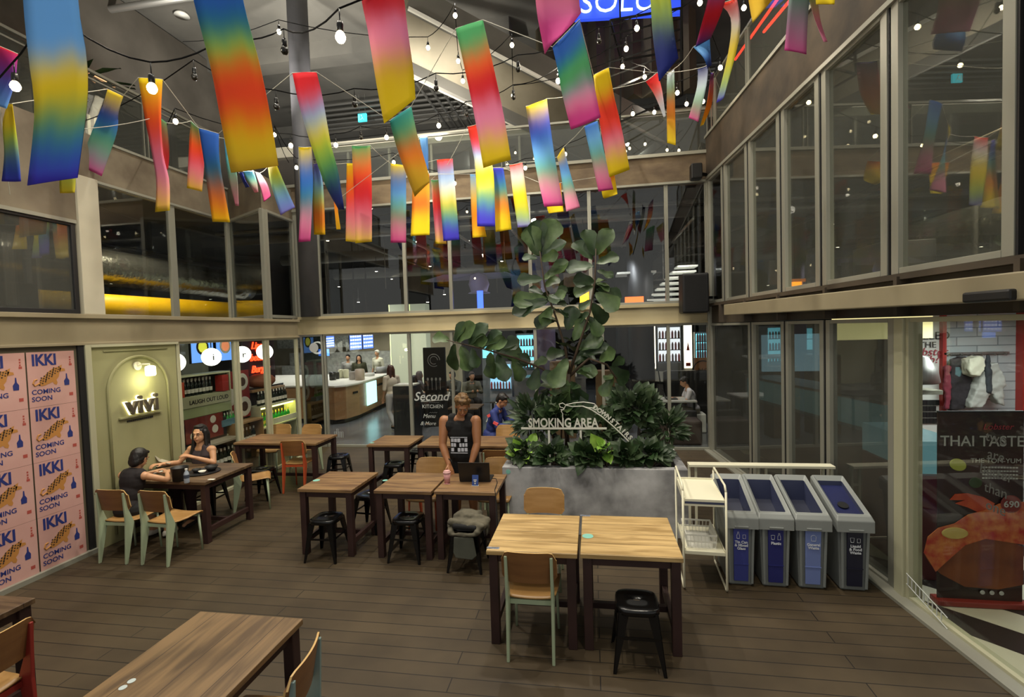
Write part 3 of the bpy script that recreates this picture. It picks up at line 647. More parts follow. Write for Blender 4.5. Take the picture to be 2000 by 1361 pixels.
for i, ch in enumerate(word):
    t = .24+.73*i/(len(word)-1); f = t*(len(arcp)-1); k = min(int(f), len(arcp)-2); pp = arcp[k].lerp(arcp[k+1], f-k); d = (arcp[k+1]-arcp[k]).normalized()
    nrm = Vector((-d.z, 0, d.x)); pp = pp + nrm*.02
    txt(ch, .074, frame(pp, d, nrm), M_sign, S, 'letter', .003, .003)
# ------------------------------------------------------------------ rainbow banners
CL = dict(R='#c8202a', r='#e0402a', O='#e0641c', Y='#dcc21c', y='#c9a52c', G='#4c9a62', g='#9cc04a', B='#2f62b4', L='#6ea8dc', V='#3c34b0', v='#8478c8', P='#dc86a8', M='#c8408c', N='#26307a', W='#c8d0dc', T='#2a8080', S='#8c9aa0')
def flagmat(cols):
    k = 'banner_'+cols
    if k in MT: return MT[k]
    m = bpy.data.materials.new('banner_cloth'); m.use_nodes = True; nt = m.node_tree; b = nt.nodes['Principled BSDF']
    uv = nt.nodes.new('ShaderNodeTexCoord'); sp = nt.nodes.new('ShaderNodeSeparateXYZ'); nt.links.new(uv.outputs['UV'], sp.inputs[0])
    nz = nt.nodes.new('ShaderNodeTexNoise'); nz.inputs['Scale'].default_value = 1.5; ad_ = nt.nodes.new('ShaderNodeMath'); ad_.operation = 'MULTIPLY_ADD'; ad_.inputs[1].default_value = .14
    nt.links.new(uv.outputs['UV'], nz.inputs['Vector']); nt.links.new(nz.outputs['Fac'], ad_.inputs[0]); nt.links.new(sp.outputs[1], ad_.inputs[2])
    sb = nt.nodes.new('ShaderNodeMath'); sb.operation = 'SUBTRACT'; sb.inputs[1].default_value = .07; nt.links.new(ad_.outputs[0], sb.inputs[0])
    cr = nt.nodes.new('ShaderNodeValToRGB'); n = len(cols); cr.color_ramp.interpolation = 'B_SPLINE'
    while len(cr.color_ramp.elements) < n: cr.color_ramp.elements.new(.5)
    for i, c in enumerate(cols): e = cr.color_ramp.elements[i]; e.position = .04+.92*i/max(1, n-1); e.color = sr(CL[c])
    nt.links.new(sb.outputs[0], cr.inputs[0]); nt.links.new(cr.outputs[0], b.inputs['Base Color']); b.inputs['Roughness'].default_value = .75; b.inputs['Specular IOR Level'].default_value = .2
    tl = nt.nodes.new('ShaderNodeBsdfTranslucent'); nt.links.new(cr.outputs[0], tl.inputs[0]); mx = nt.nodes.new('ShaderNodeMixShader'); mx.inputs[0].default_value = .35
    nt.links.new(b.outputs[0], mx.inputs[1]); nt.links.new(tl.outputs[0], mx.inputs[2]); nt.links.new(mx.outputs[0], nt.nodes['Material Output'].inputs[0])
    MT[k] = m; return m
FLG = []
def flag(d, cols, rows, label, tw=1, Wd=.30):
    """rows: (left x, left y, right x, right y) down the cloth; d its distance; turns away where it looks narrow"""
    n = len(rows); Lp = []; Rp = []; full = max(sqrt((a[2]-a[0])**2+(a[3]-a[1])**2) for a in rows)
    Wr = max(Wd*.7, full*d/F)
    for a in rows:
        w = sqrt((a[2]-a[0])**2+(a[3]-a[1])**2)*d/F; o = sqrt(max(0, Wr*Wr-w*w))/2*tw; o = max(-.13, min(.13, o))
        Lp.append(ad(a[0], a[1], d+o)); Rp.append(ad(a[2], a[3], d-o))
    cum = [0]
    for i in range(1, n): cum.append(cum[-1]+((Lp[i]+Rp[i])/2-(Lp[i-1]+Rp[i-1])/2).length)
    K = 16; Q = 5; vs = []; uv = []
    def cat(A, s):
        for i in range(n-1):
            if s <= cum[i+1] or i == n-2:
                t = (s-cum[i])/max(1e-6, cum[i+1]-cum[i]); p0, p1, p2, p3 = A[max(i-1, 0)], A[i], A[i+1], A[min(i+2, n-1)]
                return .5*((2*p1)+(p2-p0)*t+(2*p0-5*p1+4*p2-p3)*t*t+(3*p1-p0-3*p2+p3)*t**3)
    ph = random.random()*6
    for k in range(K+1):
        s = cum[-1]*k/K; a, b_ = cat(Lp, s), cat(Rp, s); nn = (b_-a).cross(Vector((0, 0, 1))); nn = nn.normalized() if nn.length > 1e-5 else Vector((0, 1, 0))
        for j in range(Q+1):
            u = j/Q; vs.append(a.lerp(b_, u)+nn*(.012*sin(pi*u)*sin(ph+k*.45))); uv.append((u, k/K))
    b = MB(); nv = len(vs); N2 = vs + [v+Vector((.001, .004, 0)) for v in vs]; fs = []
    st = Q+1
    for k in range(K):
        for j in range(Q): a = k*st+j; fs += [(a, a+1, a+1+st, a+st), (a+nv+st, a+1+nv+st, a+1+nv, a+nv)]
    rim = [j for j in range(st)]+[k*st+Q for k in range(1, K+1)]+[K*st+j for j in range(Q-1, -1, -1)]+[k*st for k in range(K-1, 0, -1)]
    for i in range(len(rim)): a, c = rim[i], rim[(i+1) % len(rim)]; fs.append((a, a+nv, c+nv, c))
    b.add(N2, fs); b.uv = uv+uv
    o = b.build('rainbow_banner', flagmat(cols), smooth=True); tag(o, label, 'banner', 'rainbow banners'); 
    FLG.append((Lp[0], Rp[0])); return len(FLG)-1
f = flag
A1 = f(2.5, 'LLLLLLYYGBV', [(40,-160,148,-175),(45,0,151,0),(56,116,167,106),(67,219,169,197),(53,362,150,347)], 'largest banner at the far left, light blue over yellow, green and violet')
A0a = f(4.2, 'RVL', [(-14,85,34,105),(-10,150,28,160),(-6,205,12,212)], 'small twisted red to blue banner at the left edge of the photo')
A0 = f(4.4, 'YYgBV', [(15,203,23,203),(5,240,28,238),(8,300,35,292),(3,354,40,354)], 'narrow yellow to violet banner at the left edge, pointed at the top')
A2 = f(5.8, 'YNBGSM', [(210,174,240,188),(201,203,231,219),(183,247,227,261),(155,322,198,344)], 'banner with navy top and magenta foot blowing right of the largest banner', -1)
A3 = f(5.1, 'BGY', [(118,255,147,253),(116,350,147,349),(117,377,145,376)], 'yellow banner tip showing behind the foot of the largest banner')
A4 = f(5.4, 'YOrPPY', [(270,152,317,155),(282,226,314,226),(296,298,318,300),(305,353,330,353),(303,414,331,411)], 'twisted yellow, coral and pink banner lit by a bulb, left of the palm plant')
A5 = f(5.6, 'GRR', [(309,228,325,240),(312,270,330,290),(318,332,328,330)], 'dark red sliver of banner behind the twisted coral one', -1)
A6 = f(6.2, 'GOrPY', [(373,236,388,250),(370,268,393,282),(368,310,398,317),(365,367,394,374)], 'short banner from orange-red to pink and yellow, left of a blue one')
A7 = f(6.0, 'BBTOY', [(388,250,427,261),(397,307,428,310),(405,367,437,367),(415,433,449,434)], 'banner dark blue above and orange and yellow below, left of the second largest')
A8 = f(2.75, 'BBBBTgOrOYy', [(352,-140,452,-150),(378,0,474,0),(411,130,504,116),(430,229,525,215),(451,337,543,323)], 'second largest banner, blue and green above and orange and yellow below')
A9 = f(7.0, 'LGP', [(437,270,450,275),(444,337,462,337),(460,402,466,402)], 'thin faded green and pink banner under the second largest one')
A9b = f(7.4, 'NN', [(467,338,474,336),(471,348,479,352),(480,367,487,365)], 'small navy banner tip between faded thin banners')
A10 = f(7.2, 'LGP', [(474,335,495,333),(485,356,502,356),(497,376,504,375)], 'thin pale blue banner narrowing to a pink point')
A11 = f(7.3, 'WPM', [(497,335,508,338),(508,367,522,360),(515,394,529,383)], 'small white to magenta banner by the corner of the courtyard')
A12 = f(6.8, 'YgLv', [(523,326,540,322),(529,360,555,358),(548,420,576,405)], 'banner from yellow to lilac hanging aslant by the corner of the courtyard')
A13 = f(5.0, 'RRLYgGNN', [(571,143,618,141),(586,212,631,198),(613,300,646,282),(636,363,660,335),(661,409,672,409)], 'slanting banner red at the top over blue, yellow and navy, before the round column')
A13b = f(7.6, 'OY', [(652,392,657,392),(654,418,661,420),(657,448,665,448)], 'very thin orange and yellow tip below the slanting red banner')
A14 = f(8.2, 'YBBTPM', [(583,287,608,287),(586,353,611,353),(586,410,609,409),(583,473,606,471)], 'banner yellow, blue, teal and pink straight below the round column')
A15 = f(8.4, 'vLgrY', [(612,320,622,318),(611,353,630,356),(611,400,633,399),(613,458,635,458)], 'lilac, green, orange and yellow banner right beside the blue and teal one')
A16 = f(8.6, 'YOrPY', [(677,319,692,319),(676,395,694,395),(675,471,697,473)], 'orange-pink banner half hidden behind the green and red straight banner')
A17 = f(7.9, 'GORRPY', [(687,284,723,284),(689,330,725,330),(691,375,726,375),(694,475,726,472)], 'straight green, red and pink banner with yellow foot, left of the lilac-blue one')
A18 = f(8.5, 'YBLGPM', [(763,319,793,323),(763,370,793,371),(763,474,793,474)], 'straight banner from yellow over blue and green to pink foot')
A19 = f(3.1, 'RRRRPPyYY', [(688,-110,772,-116),(706,0,789,0),(719,64,795,53),(736,169,807,141),(750,241,811,192)], 'large banner at top centre-left, crimson and pink above yellow')
A20 = f(5.6, 'TGOyy', [(761,236,803,208),(773,282,816,268),(793,339,835,332),(810,384,839,356)], 'twisted teal, orange and ochre banner just below the large crimson one')
A21 = f(7.6, 'OyrYY', [(806,340,838,340),(805,378,839,378),(804,420,839,419),(802,461,839,459)], 'orange and yellow banner tail under the twisted teal banner')
A22 = f(7.0, 'LB', [(819,268,835,268),(825,300,836,300),(831,333,836,332)], 'small blue sliver of banner beside the twisted teal banner')
A23 = f(8.4, 'rLWYGVV', [(853,312,884,310),(860,395,891,393),(866,471,897,468)], 'red, pale blue, yellow and violet straight banner over the middle windows')
A24 = f(8.7, 'GrRPY', [(842,351,856,351),(846,410,864,410),(851,476,872,476)], 'green, red and yellow banner half hidden behind the red and violet straight one')
A25 = f(4.9, 'GGORRPPYY', [(890,56,943,39),(913,159,966,141),(930,245,984,227),(944,328,998,312)], 'big tilted banner, green top, deep red middle, yellow foot')
A26 = f(7.8, 'rRLYYGVV', [(913,247,930,243),(922,290,945,288),(929,335,963,330),(932,442,967,442)], 'red, blue, yellow and violet banner hanging behind the big tilted one')
A27 = f(8.6, 'LYOY', [(918,340,928,340),(920,400,938,400),(923,464,950,462)], 'orange and yellow banner with light blue top, left of a violet foot')
A28 = f(8.2, 'VBGOYY', [(962,328,983,328),(965,390,992,388),(968,453,999,448)], 'violet, green and orange banner with yellow foot behind the middle row')
A29 = f(8.0, 'rWYYgv', [(995,322,1020,317),(1002,380,1028,377),(1011,444,1036,441)], 'banner coral, white, yellow and lilac just above the top of the fig tree')
A30 = f(6.9, 'YVBLGPM', [(1027,208,1068,193),(1040,290,1080,284),(1051,350,1090,345),(1063,404,1100,402)], 'long banner, yellow and blue top, green and pink foot, above the fig tree')
A30b = f(8.0, 'OYY', [(1062,360,1095,357),(1068,403,1099,400),(1072,417,1101,413)], 'yellow banner foot peeping below the long pink-footed banner')
A31 = f(3.2, 'RPPRPMM', [(1030,-190,1118,-190),(1046,0,1131,0),(1053,50,1132,28),(1064,106,1090,75)], 'large magenta banner with pointed end at the top centre')
A32 = f(4.7, 'BBTGGSPMM', [(1079,92,1132,38),(1090,140,1143,88),(1097,180,1155,141),(1115,253,1173,229)], 'large blue, green and magenta banner below the pointed magenta one')
A33 = f(7.6, 'YBLGPP', [(1088,307,1101,287),(1095,338,1113,335),(1106,413,1133,405)], 'yellow-topped blue, green and pink banner tilted to the right of the fig tree')
A34 = f(7.2, 'BLGPM', [(1141,247,1167,236),(1155,310,1182,306),(1169,374,1198,370)], 'blue, green and pink banner left of the orange-red hanging one')
A34b = f(8.0, 'OYY', [(1172,345,1200,341),(1176,380,1205,372),(1180,388,1206,379)], 'yellow banner foot behind the pink foot right of the fig tree')
A35 = f(5.9, 'YYrrrPYY', [(1159,147,1189,132),(1166,205,1200,190),(1175,262,1213,245),(1190,346,1230,331)], 'yellow, orange-red and yellow banner hanging right of the blue-green one')
A36 = f(3.8, 'yYgNN', [(1258,-120,1298,-125),(1270,0,1310,-4),(1275,71,1317,65),(1287,159,1325,113)], 'dark olive and navy banner in the upper right, before the hanging frame')
A37 = f(6.6, 'RrWW', [(1261,159,1284,141),(1279,187,1293,176),(1296,229,1300,226)], 'small red and white banner twisted to a point')
A38 = f(6.6, 'WGOyY', [(1303,145,1317,134),(1302,190,1318,188),(1303,279,1320,284)], 'narrow pale green, orange and yellow banner above the back railing')
A39 = f(4.4, 'vRRN', [(1390,-30,1425,-30),(1375,30,1410,22),(1358,92,1388,75)], 'red and violet banner blowing aslant near the red neon', -1)
A40 = f(5.4, 'LLBN', [(1354,92,1386,70),(1374,113,1388,106),(1382,135,1390,127)], 'triangular-looking light blue banner near the red neon', -1)
A41 = f(6.0, 'NWGM', [(1363,134,1383,127),(1361,170,1380,165),(1345,230,1364,238)], 'navy, white and magenta banner near the red neon')
A42 = f(6.2, 'NOY', [(1388,141,1394,141),(1381,197,1391,200),(1367,247,1374,243)], 'thin orange banner beside the navy and magenta one', -1)
A43 = f(4.6, 'rWYYgV', [(1405,7,1439,-4),(1427,35,1446,39),(1423,99,1441,88),(1399,201,1414,190)], 'red, white, yellow and violet curved banner next to the red neon')
A44 = f(3.6, 'Oyy', [(1455,-60,1500,-60),(1462,0,1508,-10),(1470,45,1510,-2)], 'ochre banner corner at the top edge near the red neon')
A45 = f(4.1, 'GSM', [(1545,-60,1587,-60),(1538,30,1578,36),(1532,98,1575,106)], 'grey-green banner with magenta foot over the right-hand windows', -1)
A46 = f(4.4, 'gPP', [(1577,-10,1596,-10),(1591,36,1603,41),(1609,82,1616,82)], 'thin green and pink pointed banner over the right-hand windows', -1)
A47 = f(3.4, 'YYY', [(1591,-60,1632,-60),(1592,-20,1632,-20),(1594,8,1630,8)], 'yellow banner foot at the top edge of the photo, right of centre')
M_cord = mat('white_cord', '#b8b6a8', .7)
def cord(pts, label, r=.0035, m=None, name='bunting_line', sag=.03, cat='line'):
    out = []
    for i in range(len(pts)-1):
        for k in range(5):
            t = k/5; p = pts[i].lerp(pts[i+1], t); p.z -= sag*4*t*(1-t)*min(1, (pts[i+1]-pts[i]).length); out.append(p)
    out.append(pts[-1]); o = MB().tube(out, r, 6).build(name, m or M_cord); return tag(o, label, cat)
def tops(*ids):
    r = []
    for i in ids: r += [FLG[i][0]+Vector((0, 0, .002)), FLG[i][1]+Vector((0, 0, .002))]
    return r
cord([ay(-200, -60, 2.6)]+tops(A1, A8, A19, A31, A36)+[FLG[A45][0], FLG[A45][1], Vector((2.6, 3.6, 6.4))], 'white cord holding the nearest row of large banners')
cord([Vector((-5.7, 4.1, 3.95))]+tops(A0a, A0)+tops(A2, A4, A7, A13, A20, A25, A32, A35, A38), 'white cord holding the slanting middle row of banners', sag=0)
cord([FLG[A38][1]]+tops(A40, A39, A43, A44, A46, A47)+[Vector((2.5, 4.2, 6.6))], 'white cord running to the upper right wall near the red neon')
cord([Vector((-6.0, 9.6, 4.9))]+tops(A14, A15, A16, A17, A18, A23, A24, A26, A29, A33, A34), 'white cord holding the farthest straight row of banners')
cord([FLG[A13][1]]+tops(A13b, A22, A21, A27, A28, A30b, A34b)+[FLG[A34][1]], 'white line holding the half hidden banners of the farthest row', sag=0)
cord(tops(A30)+[FLG[A30][1].lerp(FLG[A37][0], .5)]+tops(A37, A41, A42)+[Vector((2.25, 8.8, 6.2))], 'white cord passing above the fig tree to the right railing')
cord([Vector((-5.74, 4.7, 4.95))]+tops(A3, A5, A6, A9, A9b, A10, A11, A12), 'white cord holding the small banners by the left railing')
# ------------------------------------------------------------------ string lights
M_bulb = em('warm_bulb_glass', '#ffe9b8', 26.); M_off = mat('unlit_bulb', '#17150f', .25)
B0 = thing('string_bulb', 'x', 'light bulb', (0, 0, 0), 0, 'string light bulbs')
MB().tube([(0, 0, .17), (0, 0, .09)], .004, 6).lathe([(.016, .09), (.020, .075), (.020, .035), (.015, .03)], n=12).build('socket', M_black, B0, smooth=True)
MB().lathe([(.004, -.036), (.018, -.032), (.029, -.015), (.031, .002), (.024, .02), (.014, .032)], n=14).build('bulb_glass', M_bulb, B0, smooth=True)
B1 = dup(B0); remat(B1, 'bulb_glass', M_off)
nb = [0, 0]
def bulbs(items, cable, a0, a1):
    pts = [a0]
    for it in items:
        x, y, d, lit, lab = it
        src = B0 if lit else B1; k = 0 if lit else 1
        p = ad(x, y, d)
        if not nb[k]: o = src; nb[k] = 1; o.location = p
        else: o = dup(src, p)
        o['label'] = lab; o['group'] = 'string light bulbs'
        pts.append(p+Vector((0, 0, .17)))
    pts.append(a1); cord(pts, cable, .006, mat('cable_rubber', '#0b0b0b', .9, spec=.1), 'light_cable', .08, 'cable')
U = 'unlit black bulb '; Lb = 'lit warm bulb '
bulbs([(30,168,3.5,1,Lb+'at the far left edge, beside the largest banner'),(95,60,3.4,0,U+'behind the largest banner'),(297,172,3.3,1,Lb+'shining against the top of the twisted coral banner'),(440,120,3.6,0,U+'behind the second largest banner'),(556,98,4.0,0,U+'dangling just left of the round column top'),(665,72,3.0,1,Lb+'the biggest glow, between round column and crimson banner')], 'nearest black light cable from the left wall to the top', Vector((-5.7, 3.4, 4.2)), Vector((1.2, 4.5, 6.6)))
bulbs([(380,150,5,0,U+'left of the second largest banner near the palm'),(540,208,5.2,0,U+'between second largest banner and the red-topped one'),(693,203,5.5,0,U+'to the left of the large crimson banner'),(852,172,5.7,0,U+'between the crimson and the big green-red banners'),(1012,135,6.0,0,U+'right of the big green-red banner'),(1170,80,6.2,0,U+'right of the large blue-green banner top'),(1244,55,6.3,1,Lb+'under the blue sign, inside the hanging frame')], 'second black light cable crossing the whole courtyard', Vector((-7.5, 6.3, 5.7)), Vector((2.4, 6.8, 7.4)))
bulbs([(343,237,6.5,1,Lb+'right of the twisted coral banner'),(568,284,7.4,1,Lb+'at the foot of the round column'),(656,283,7.5,1,Lb+'between the red-topped and green-red straight banners'),(705,268,7.5,0,U+'above the straight green and red banner'),(755,268,7.7,1,Lb+'just left of the twisted teal banner'),(857,245,7.5,1,Lb+'right of the foot of the large crimson banner'),(911,222,7,0,U+'left edge of the big tilted banner'),(1003,190,6.8,0,U+'right of the big tilted banner'),(1090,158,6.5,1,Lb+'left edge of the large blue and green banner'),(1223,95,6.8,1,Lb+'second one down inside the hanging frame')], 'third black light cable behind the large banners', Vector((-7.5, 7.6, 5.9)), Vector((2.4, 7.6, 7.6)))
bulbs([(536,263,8.4,1,Lb+'below right of the second largest banner'),(579,327,9,1,Lb+'left of the yellow and teal straight banner'),(769,317,9,1,Lb+'on top of the straight yellow and blue banner'),(888,358,9,1,Lb+'on the right edge of the red and violet straight banner'),(1026,328,9,1,Lb+'at the top of the coral and lilac banner'),(1104,301,9,1,Lb+'beside the top of the tilted yellow-topped banner'),(1236,222,8.7,1,Lb+'above the back railing, left of a pair'),(1278,219,8.8,1,Lb+'above the back railing, right of a pair'),(1341,203,8.4,1,Lb+'above the right end of the back railing'),(1373,198,8.3,1,Lb+'beside the navy and magenta banner')], 'fourth black light cable along the back railing', Vector((-6.2, 9.6, 6.1)), Vector((2.3, 9.0, 6.9)))
bulbs([(545,62,7.2,1,Lb+'left of the top of the round column'),(836,93,8,1,Lb+'right of the crimson banner, in the stair shadow'),(889,30,7.2,1,Lb+'above the top of the big green-red banner'),(895,119,8,1,Lb+'left of the big green-red banner, upper of two'),(904,158,8,1,Lb+'left of the big green-red banner, lower of two'),(1000,88,7.6,1,Lb+'between the big green-red and the magenta banner'),(1002,187,8.4,1,Lb+'right of the deep red part of the tilted banner'),(1216,130,8,1,Lb+'left of a red and white twisted banner'),(1259,150,8,1,Lb+'touching the red and white twisted banner'),(1323,181,7.8,1,Lb+'right of the narrow pale green banner'),(1407,132,7.2,1,Lb+'left of the curved banner and the red neon'),(1367,5,6.2,1,Lb+'at the top edge, left of the red neon'),(1453,15,6.6,1,Lb+'at the top edge, before the red neon')], 'fifth black light cable high above the others', Vector((-7.4, 8.3, 8.0)), Vector((2.45, 6.4, 8.3)))
# ------------------------------------------------------------------ upper level: railings, ceiling services
def railing(name, label, pts, zb, zt, posts, hor=()):
    t = thing(name, label, 'railing'); Z = Vector((0, 0, 1)); pts = [Vector(p) for p in pts]
    b = MB(); g = MB(); pb = []
    for p, q in zip(pts, pts[1:]):
        b.beam(p+Z*zt, q+Z*zt, .05, .04); b.beam(p+Z*(zb+.03), q+Z*(zb+.03), .05, .04); g.beam(p+Z*(zb+zt)/2, q+Z*(zb+zt)/2, .008, zt-zb-.1)
        for h in hor: b.beam(p+Z*h, q+Z*h, .025, .025)
        n = max(1, int((q-p).length/posts))
        for i in range(n+1):
            c = p.lerp(q, i/n); d = (q-p).normalized()*.04
            for s in (-1, 1): MB().beam(c+d*s+Z*zb, c+d*s+Z*(zt+.02), .05, .012, upv=(q-p)).build('post', M_alu, t)
    b.build('rails', M_alu, t); g.build('glass_panel', M_glassd, t); return t
railing('balcony_railing', 'steel and glass railing on the left upper balcony', [(XL-.1, 2.5, 0), (XL-.1, 9.4, 0)], 5.62, 6.72, 1.7, (6.6,))
railing('balcony_railing', 'steel and glass railing on the far upper balcony above the back windows', [(-5.7, YB+.15, 0), (2.3, YB+.15, 0)], 5.68, 6.55, 2.0)
railing('balcony_railing', 'steel and glass railing on the right upper balcony below the red neon', [rp(2.2, 0, .15), rp(9.8, 0, .15)], 5.95, 7.0, 1.5)
M_neon = em('red_neon', '#ff2a18', 14)
for (a, b_, l) in (((1436, 116), (1535, -25), 'long red neon tube along the right upper balcony, lower left one'), ((1492, 62), (1560, -20), 'short red neon tube along the right upper balcony, right one')):
    t = MB().tube([ax(*a, 3.0), ax(*b_, 3.0)], .022, 8).build('neon_tube', M_neon); tag(t, l, 'neon light')
# services below the ceiling
def pipe(pts, r, label, m=None, name='ceiling_pipe'):
    o = MB().tube(pts, r, 10).build(name, m or M_pipe, smooth=True); return tag(o, label, 'pipe', 'ceiling pipes')
for i in range(6): pipe([(-9, 14.2+i*.32, 9.45), (3.5, 14.2+i*.32, 9.45)], .035, 'thin conduit in the bundle running across under the courtyard ceiling')
for i in range(5): pipe([(-4.6+i*.28, 10.6, 9.3), (-4.6+i*.28, 18.5, 9.3)], .035, 'thin conduit in the bundle running away from the viewer under the ceiling')
pipe([(-12, 7.0, 9.3), (-12, 22, 9.3)], .10, 'wide grey duct pipe under the ceiling on the left')
pipe([(-16, 9.3, 9.55), (-6.3, 9.3, 9.55)], .07, 'grey pipe under the ceiling left of the round column')
pipe([(-10.0, 16.5, 9.2), (4, 16.5, 9.2)], .16, 'wide pale pipe crossing behind the conduit bundles')
for i, (x, y) in enumerate(((355, 28), (210, 66))):
    p = az(x, y, 9.96); o = MB().lathe([(.16, -.04), (.14, .0), (.1, .04)], n=24).build('ceiling_downlight', M_white, smooth=True); o.location = p; tag(o, ('larger' if i == 0 else 'smaller')+' white round fitting on the ceiling left of the second largest banner', 'ceiling light')
p = ad(708, 230, 15.5); t = thing('exit_sign', 'small green emergency exit sign hanging under the ceiling', 'sign', p)
MB().box((-.14, -.03, -.12), (.14, .03, .12)).build('sign_box', em('exit_teal', '#2f9fa8', 2.5), t)
MB().sph((-.02, -.035, .06), .022, 8).beam((-.01, -.035, .04), (.02, -.035, -.02), .03, .01).beam((.02, -.035, -.02), (.06, -.035, -.08), .02, .01).beam((.01, -.035, -.02), (-.06, -.035, -.07), .02, .01).box((-.11, -.037, -.09), (-.09, -.03, .09)).build('running_figure', M_white, t)
MB().tube([(-.1, 0, .12), (-.1, 0, 10-p.z)], .006, 6).tube([(.1, 0, .12), (.1, 0, 10-p.z)], .006, 6).build('hanger', M_pipe, t)
# stair flight hanging under the roof
t = thing('upper_stair', 'concrete stair flight seen from below, rising to the upper left over the courtyard', 'stair')
s0, s1 = ad(800, -5, 9.2), ad(1300, 262, 11.3); wv = Vector((-1.0, .8, -.45))
b = MB(); b.beam(s0, s1, .12, .5); b.build('stringer', M_ceil, t)
b = MB(); b.beam(s0+wv*.95, s1+wv*.95, .12, .4); b.build('stringer', M_ceil, t)
b = MB(); b.poly([s0, s1, s1+wv, s0+wv], (0, 0, .1)); b.build('soffit', mat('stair_soffit', '#57503f', .8, col2='#6e6654', scale=1), t)
n = 18
for i in range(n):
    c = s0.lerp(s1, (i+.5)/n)+wv*1.05; d = (s1-s0)/n
    MB().poly([c, c+d, Vector((c.x+d.x, c.y+d.y, c.z+.05))], wv*.12).build('step_side', M_grey, t)
MB().beam(s0+Vector((0, -.1, -.26)), s1+Vector((0, -.1, -.26)), .05, .06).build('edge_trim', M_white, t)
# folded louvre panels right of the stair
t = thing('louvre_screen', 'tall brown folded louvre panels hanging behind the magenta banners', 'screen')
for i in range(9):
    x = -1.2+i*.42; b = MB(); b.poly([(x, 12.4, 7.9), (x+.2, 12.1, 7.9), (x+.42, 12.4, 7.9)], (0, 0, 1.9)); b.build('slat_panel', mat('louvre_brown', '#57503f', .7, col2='#6b634f', scale=1.5), t)
# hanging black mesh frame, and the blue sign
t = thing('truss_cube', 'black steel box frame hanging under the blue illuminated sign', 'frame')
c = [ad(1192, 40, 8.2), ad(1330, 16, 8.2), ad(1330, 118, 8.2), ad(1190, 178, 8.2)]; dv = Vector((.25, 1.3, 0)); b = MB()
for i in range(4): b.beam(c[i], c[(i+1) % 4], .03, .03); b.beam(c[i]+dv, c[(i+1) % 4]+dv, .03, .03); b.beam(c[i], c[i]+dv, .03, .03)
for k in range(1, 5): b.beam(c[0].lerp(c[3], k/5), c[1].lerp(c[2], k/5), .02, .02)
b.beam(c[0]+dv, c[0]+dv+Vector((0, 0, 2)), .03, .03); b.beam(c[1]+dv, c[1]+dv+Vector((0, 0, 2)), .03, .03)
b.build('bars', M_black, t)
t = thing('illuminated_sign', 'blue glowing sign board with pale letters at the top of the photo', 'sign')
p = ay(1205, 32, 10.6); dx = (ay(1300, 26, 10.6)-ay(1130, 34, 10.6)).normalized()
b = MB(); q0 = ay(1122, 38, 10.66); q1 = ay(1330, 26, 10.66); b.poly([q0, q1, q1+Vector((0, 0, .85)), q0+Vector((0, 0, .85))], (0, .1, 0)); b.build('sign_board', em('sign_blue', '#2c4ad0', .9), t)
txt('SOLU', .62, frame(p+Vector((0, .0, .1)), dx), em('sign_letters', '#b8ccff', 1.8), t, 'letters', .02, -.008)
MB().beam(q0+Vector((.3, .1, .8)), q0+Vector((.3, .1, 1.3)), .04, .04).beam(q1+Vector((-.3, .1, .8)), q1+Vector((-.3, .1, 1.3)), .04, .04).build('bracket', M_black, t)
# bright upper windows beyond the stair
o = MB().box((-2.9, 16.8, 10.35), (-.2, 16.9, 11.6)).build('window_34', em('lit_window', '#d8d4b0', 1.2)); o['kind'] = 'structure'
# terrace things: window strips, plants, shapes
for i in range(7):
    x = -6.8+i*1.25
    o = MB().box((x, 13.52, 6.05), (x+1.05, 13.6, 7.45)).build('window_%d' % (35+i), mat('terrace_glass', '#15181c', .15, spec=.9)); o['kind'] = 'structure'
    MB().box((x-.06, 13.46, 5.7), (x, 13.55, 7.7)).build('frame_edge', M_grey, o)
for i in range(5):
    y = 4.2+i*1.6; o = MB().box((-9.96, y, 5.9), (-9.92, y+1.3, 7.4)).build('window_%d' % (42+i), MT['terrace_glass']); o['kind'] = 'structure'
t = thing('striped_menu_screen', 'warm lit striped panel on the left upper balcony behind the palm plant', 'panel', (-9.88, 8.4, 6.9))
MB().box((0, -.7, -.5), (.05, .7, .5)).build('panel', mat('striped_brown', '#5a4636', .6), t)
b = MB()
for i in range(9): b.box((.052, -.6+i*.14, -.35), (.06, -.54+i*.14, .1))
b.build('bright_stripe', em('warm_stripe', '#e8d8b8', 1.6), t)
MB().box((0, -.7, .7), (.1, .7, 1.0)).build('lamp_box', em('warm_box', '#e8a878', 1.4), t)
# black speakers
def speaker(a, b_, c_, label, y=9.35):
    p, q = ay(*a, y), ay(*b_, y); t = thing('wall_speaker', label, 'speaker', ((p.x+q.x)/2, y, (p.z+q.z)/2)); w, h = abs(q.x-p.x)/2, abs(p.z-q.z)/2
    MB().box((-w, 0, -h), (w, c_, h)).build('cabinet', M_blackp, t, bevel=.03)
    MB().box((-w*.8, -.006, -h*.85), (w*.8, .002, h*.85)).build('grille', mat('speaker_grille', '#0b0b0c', .8, bump=.3, scale=80), t)
    MB().beam((w*.4, c_*.6, -h*.2), (w+.25, c_+.12, -h*.2), .05, .05).build('bracket', M_black, t)
speaker((1332, 534), (1386, 610), .4, 'large black loudspeaker at the right back corner of the beam')
speaker((1350, 318), (1373, 347), .2, 'small black loudspeaker under the upper back corner railing', 9.6)
# door canopy sensor
t = thing('door_sensor', 'black door sensor box on the right canopy', 'sensor', ax(1945, 578, 2.5)-Vector((.02, 0, 0)))
t.rotation_euler = (0, 0, .083)
MB().box((-.05, -.17, -.035), (.05, .17, .035)).build('housing', M_blackp, t, bevel=.015)
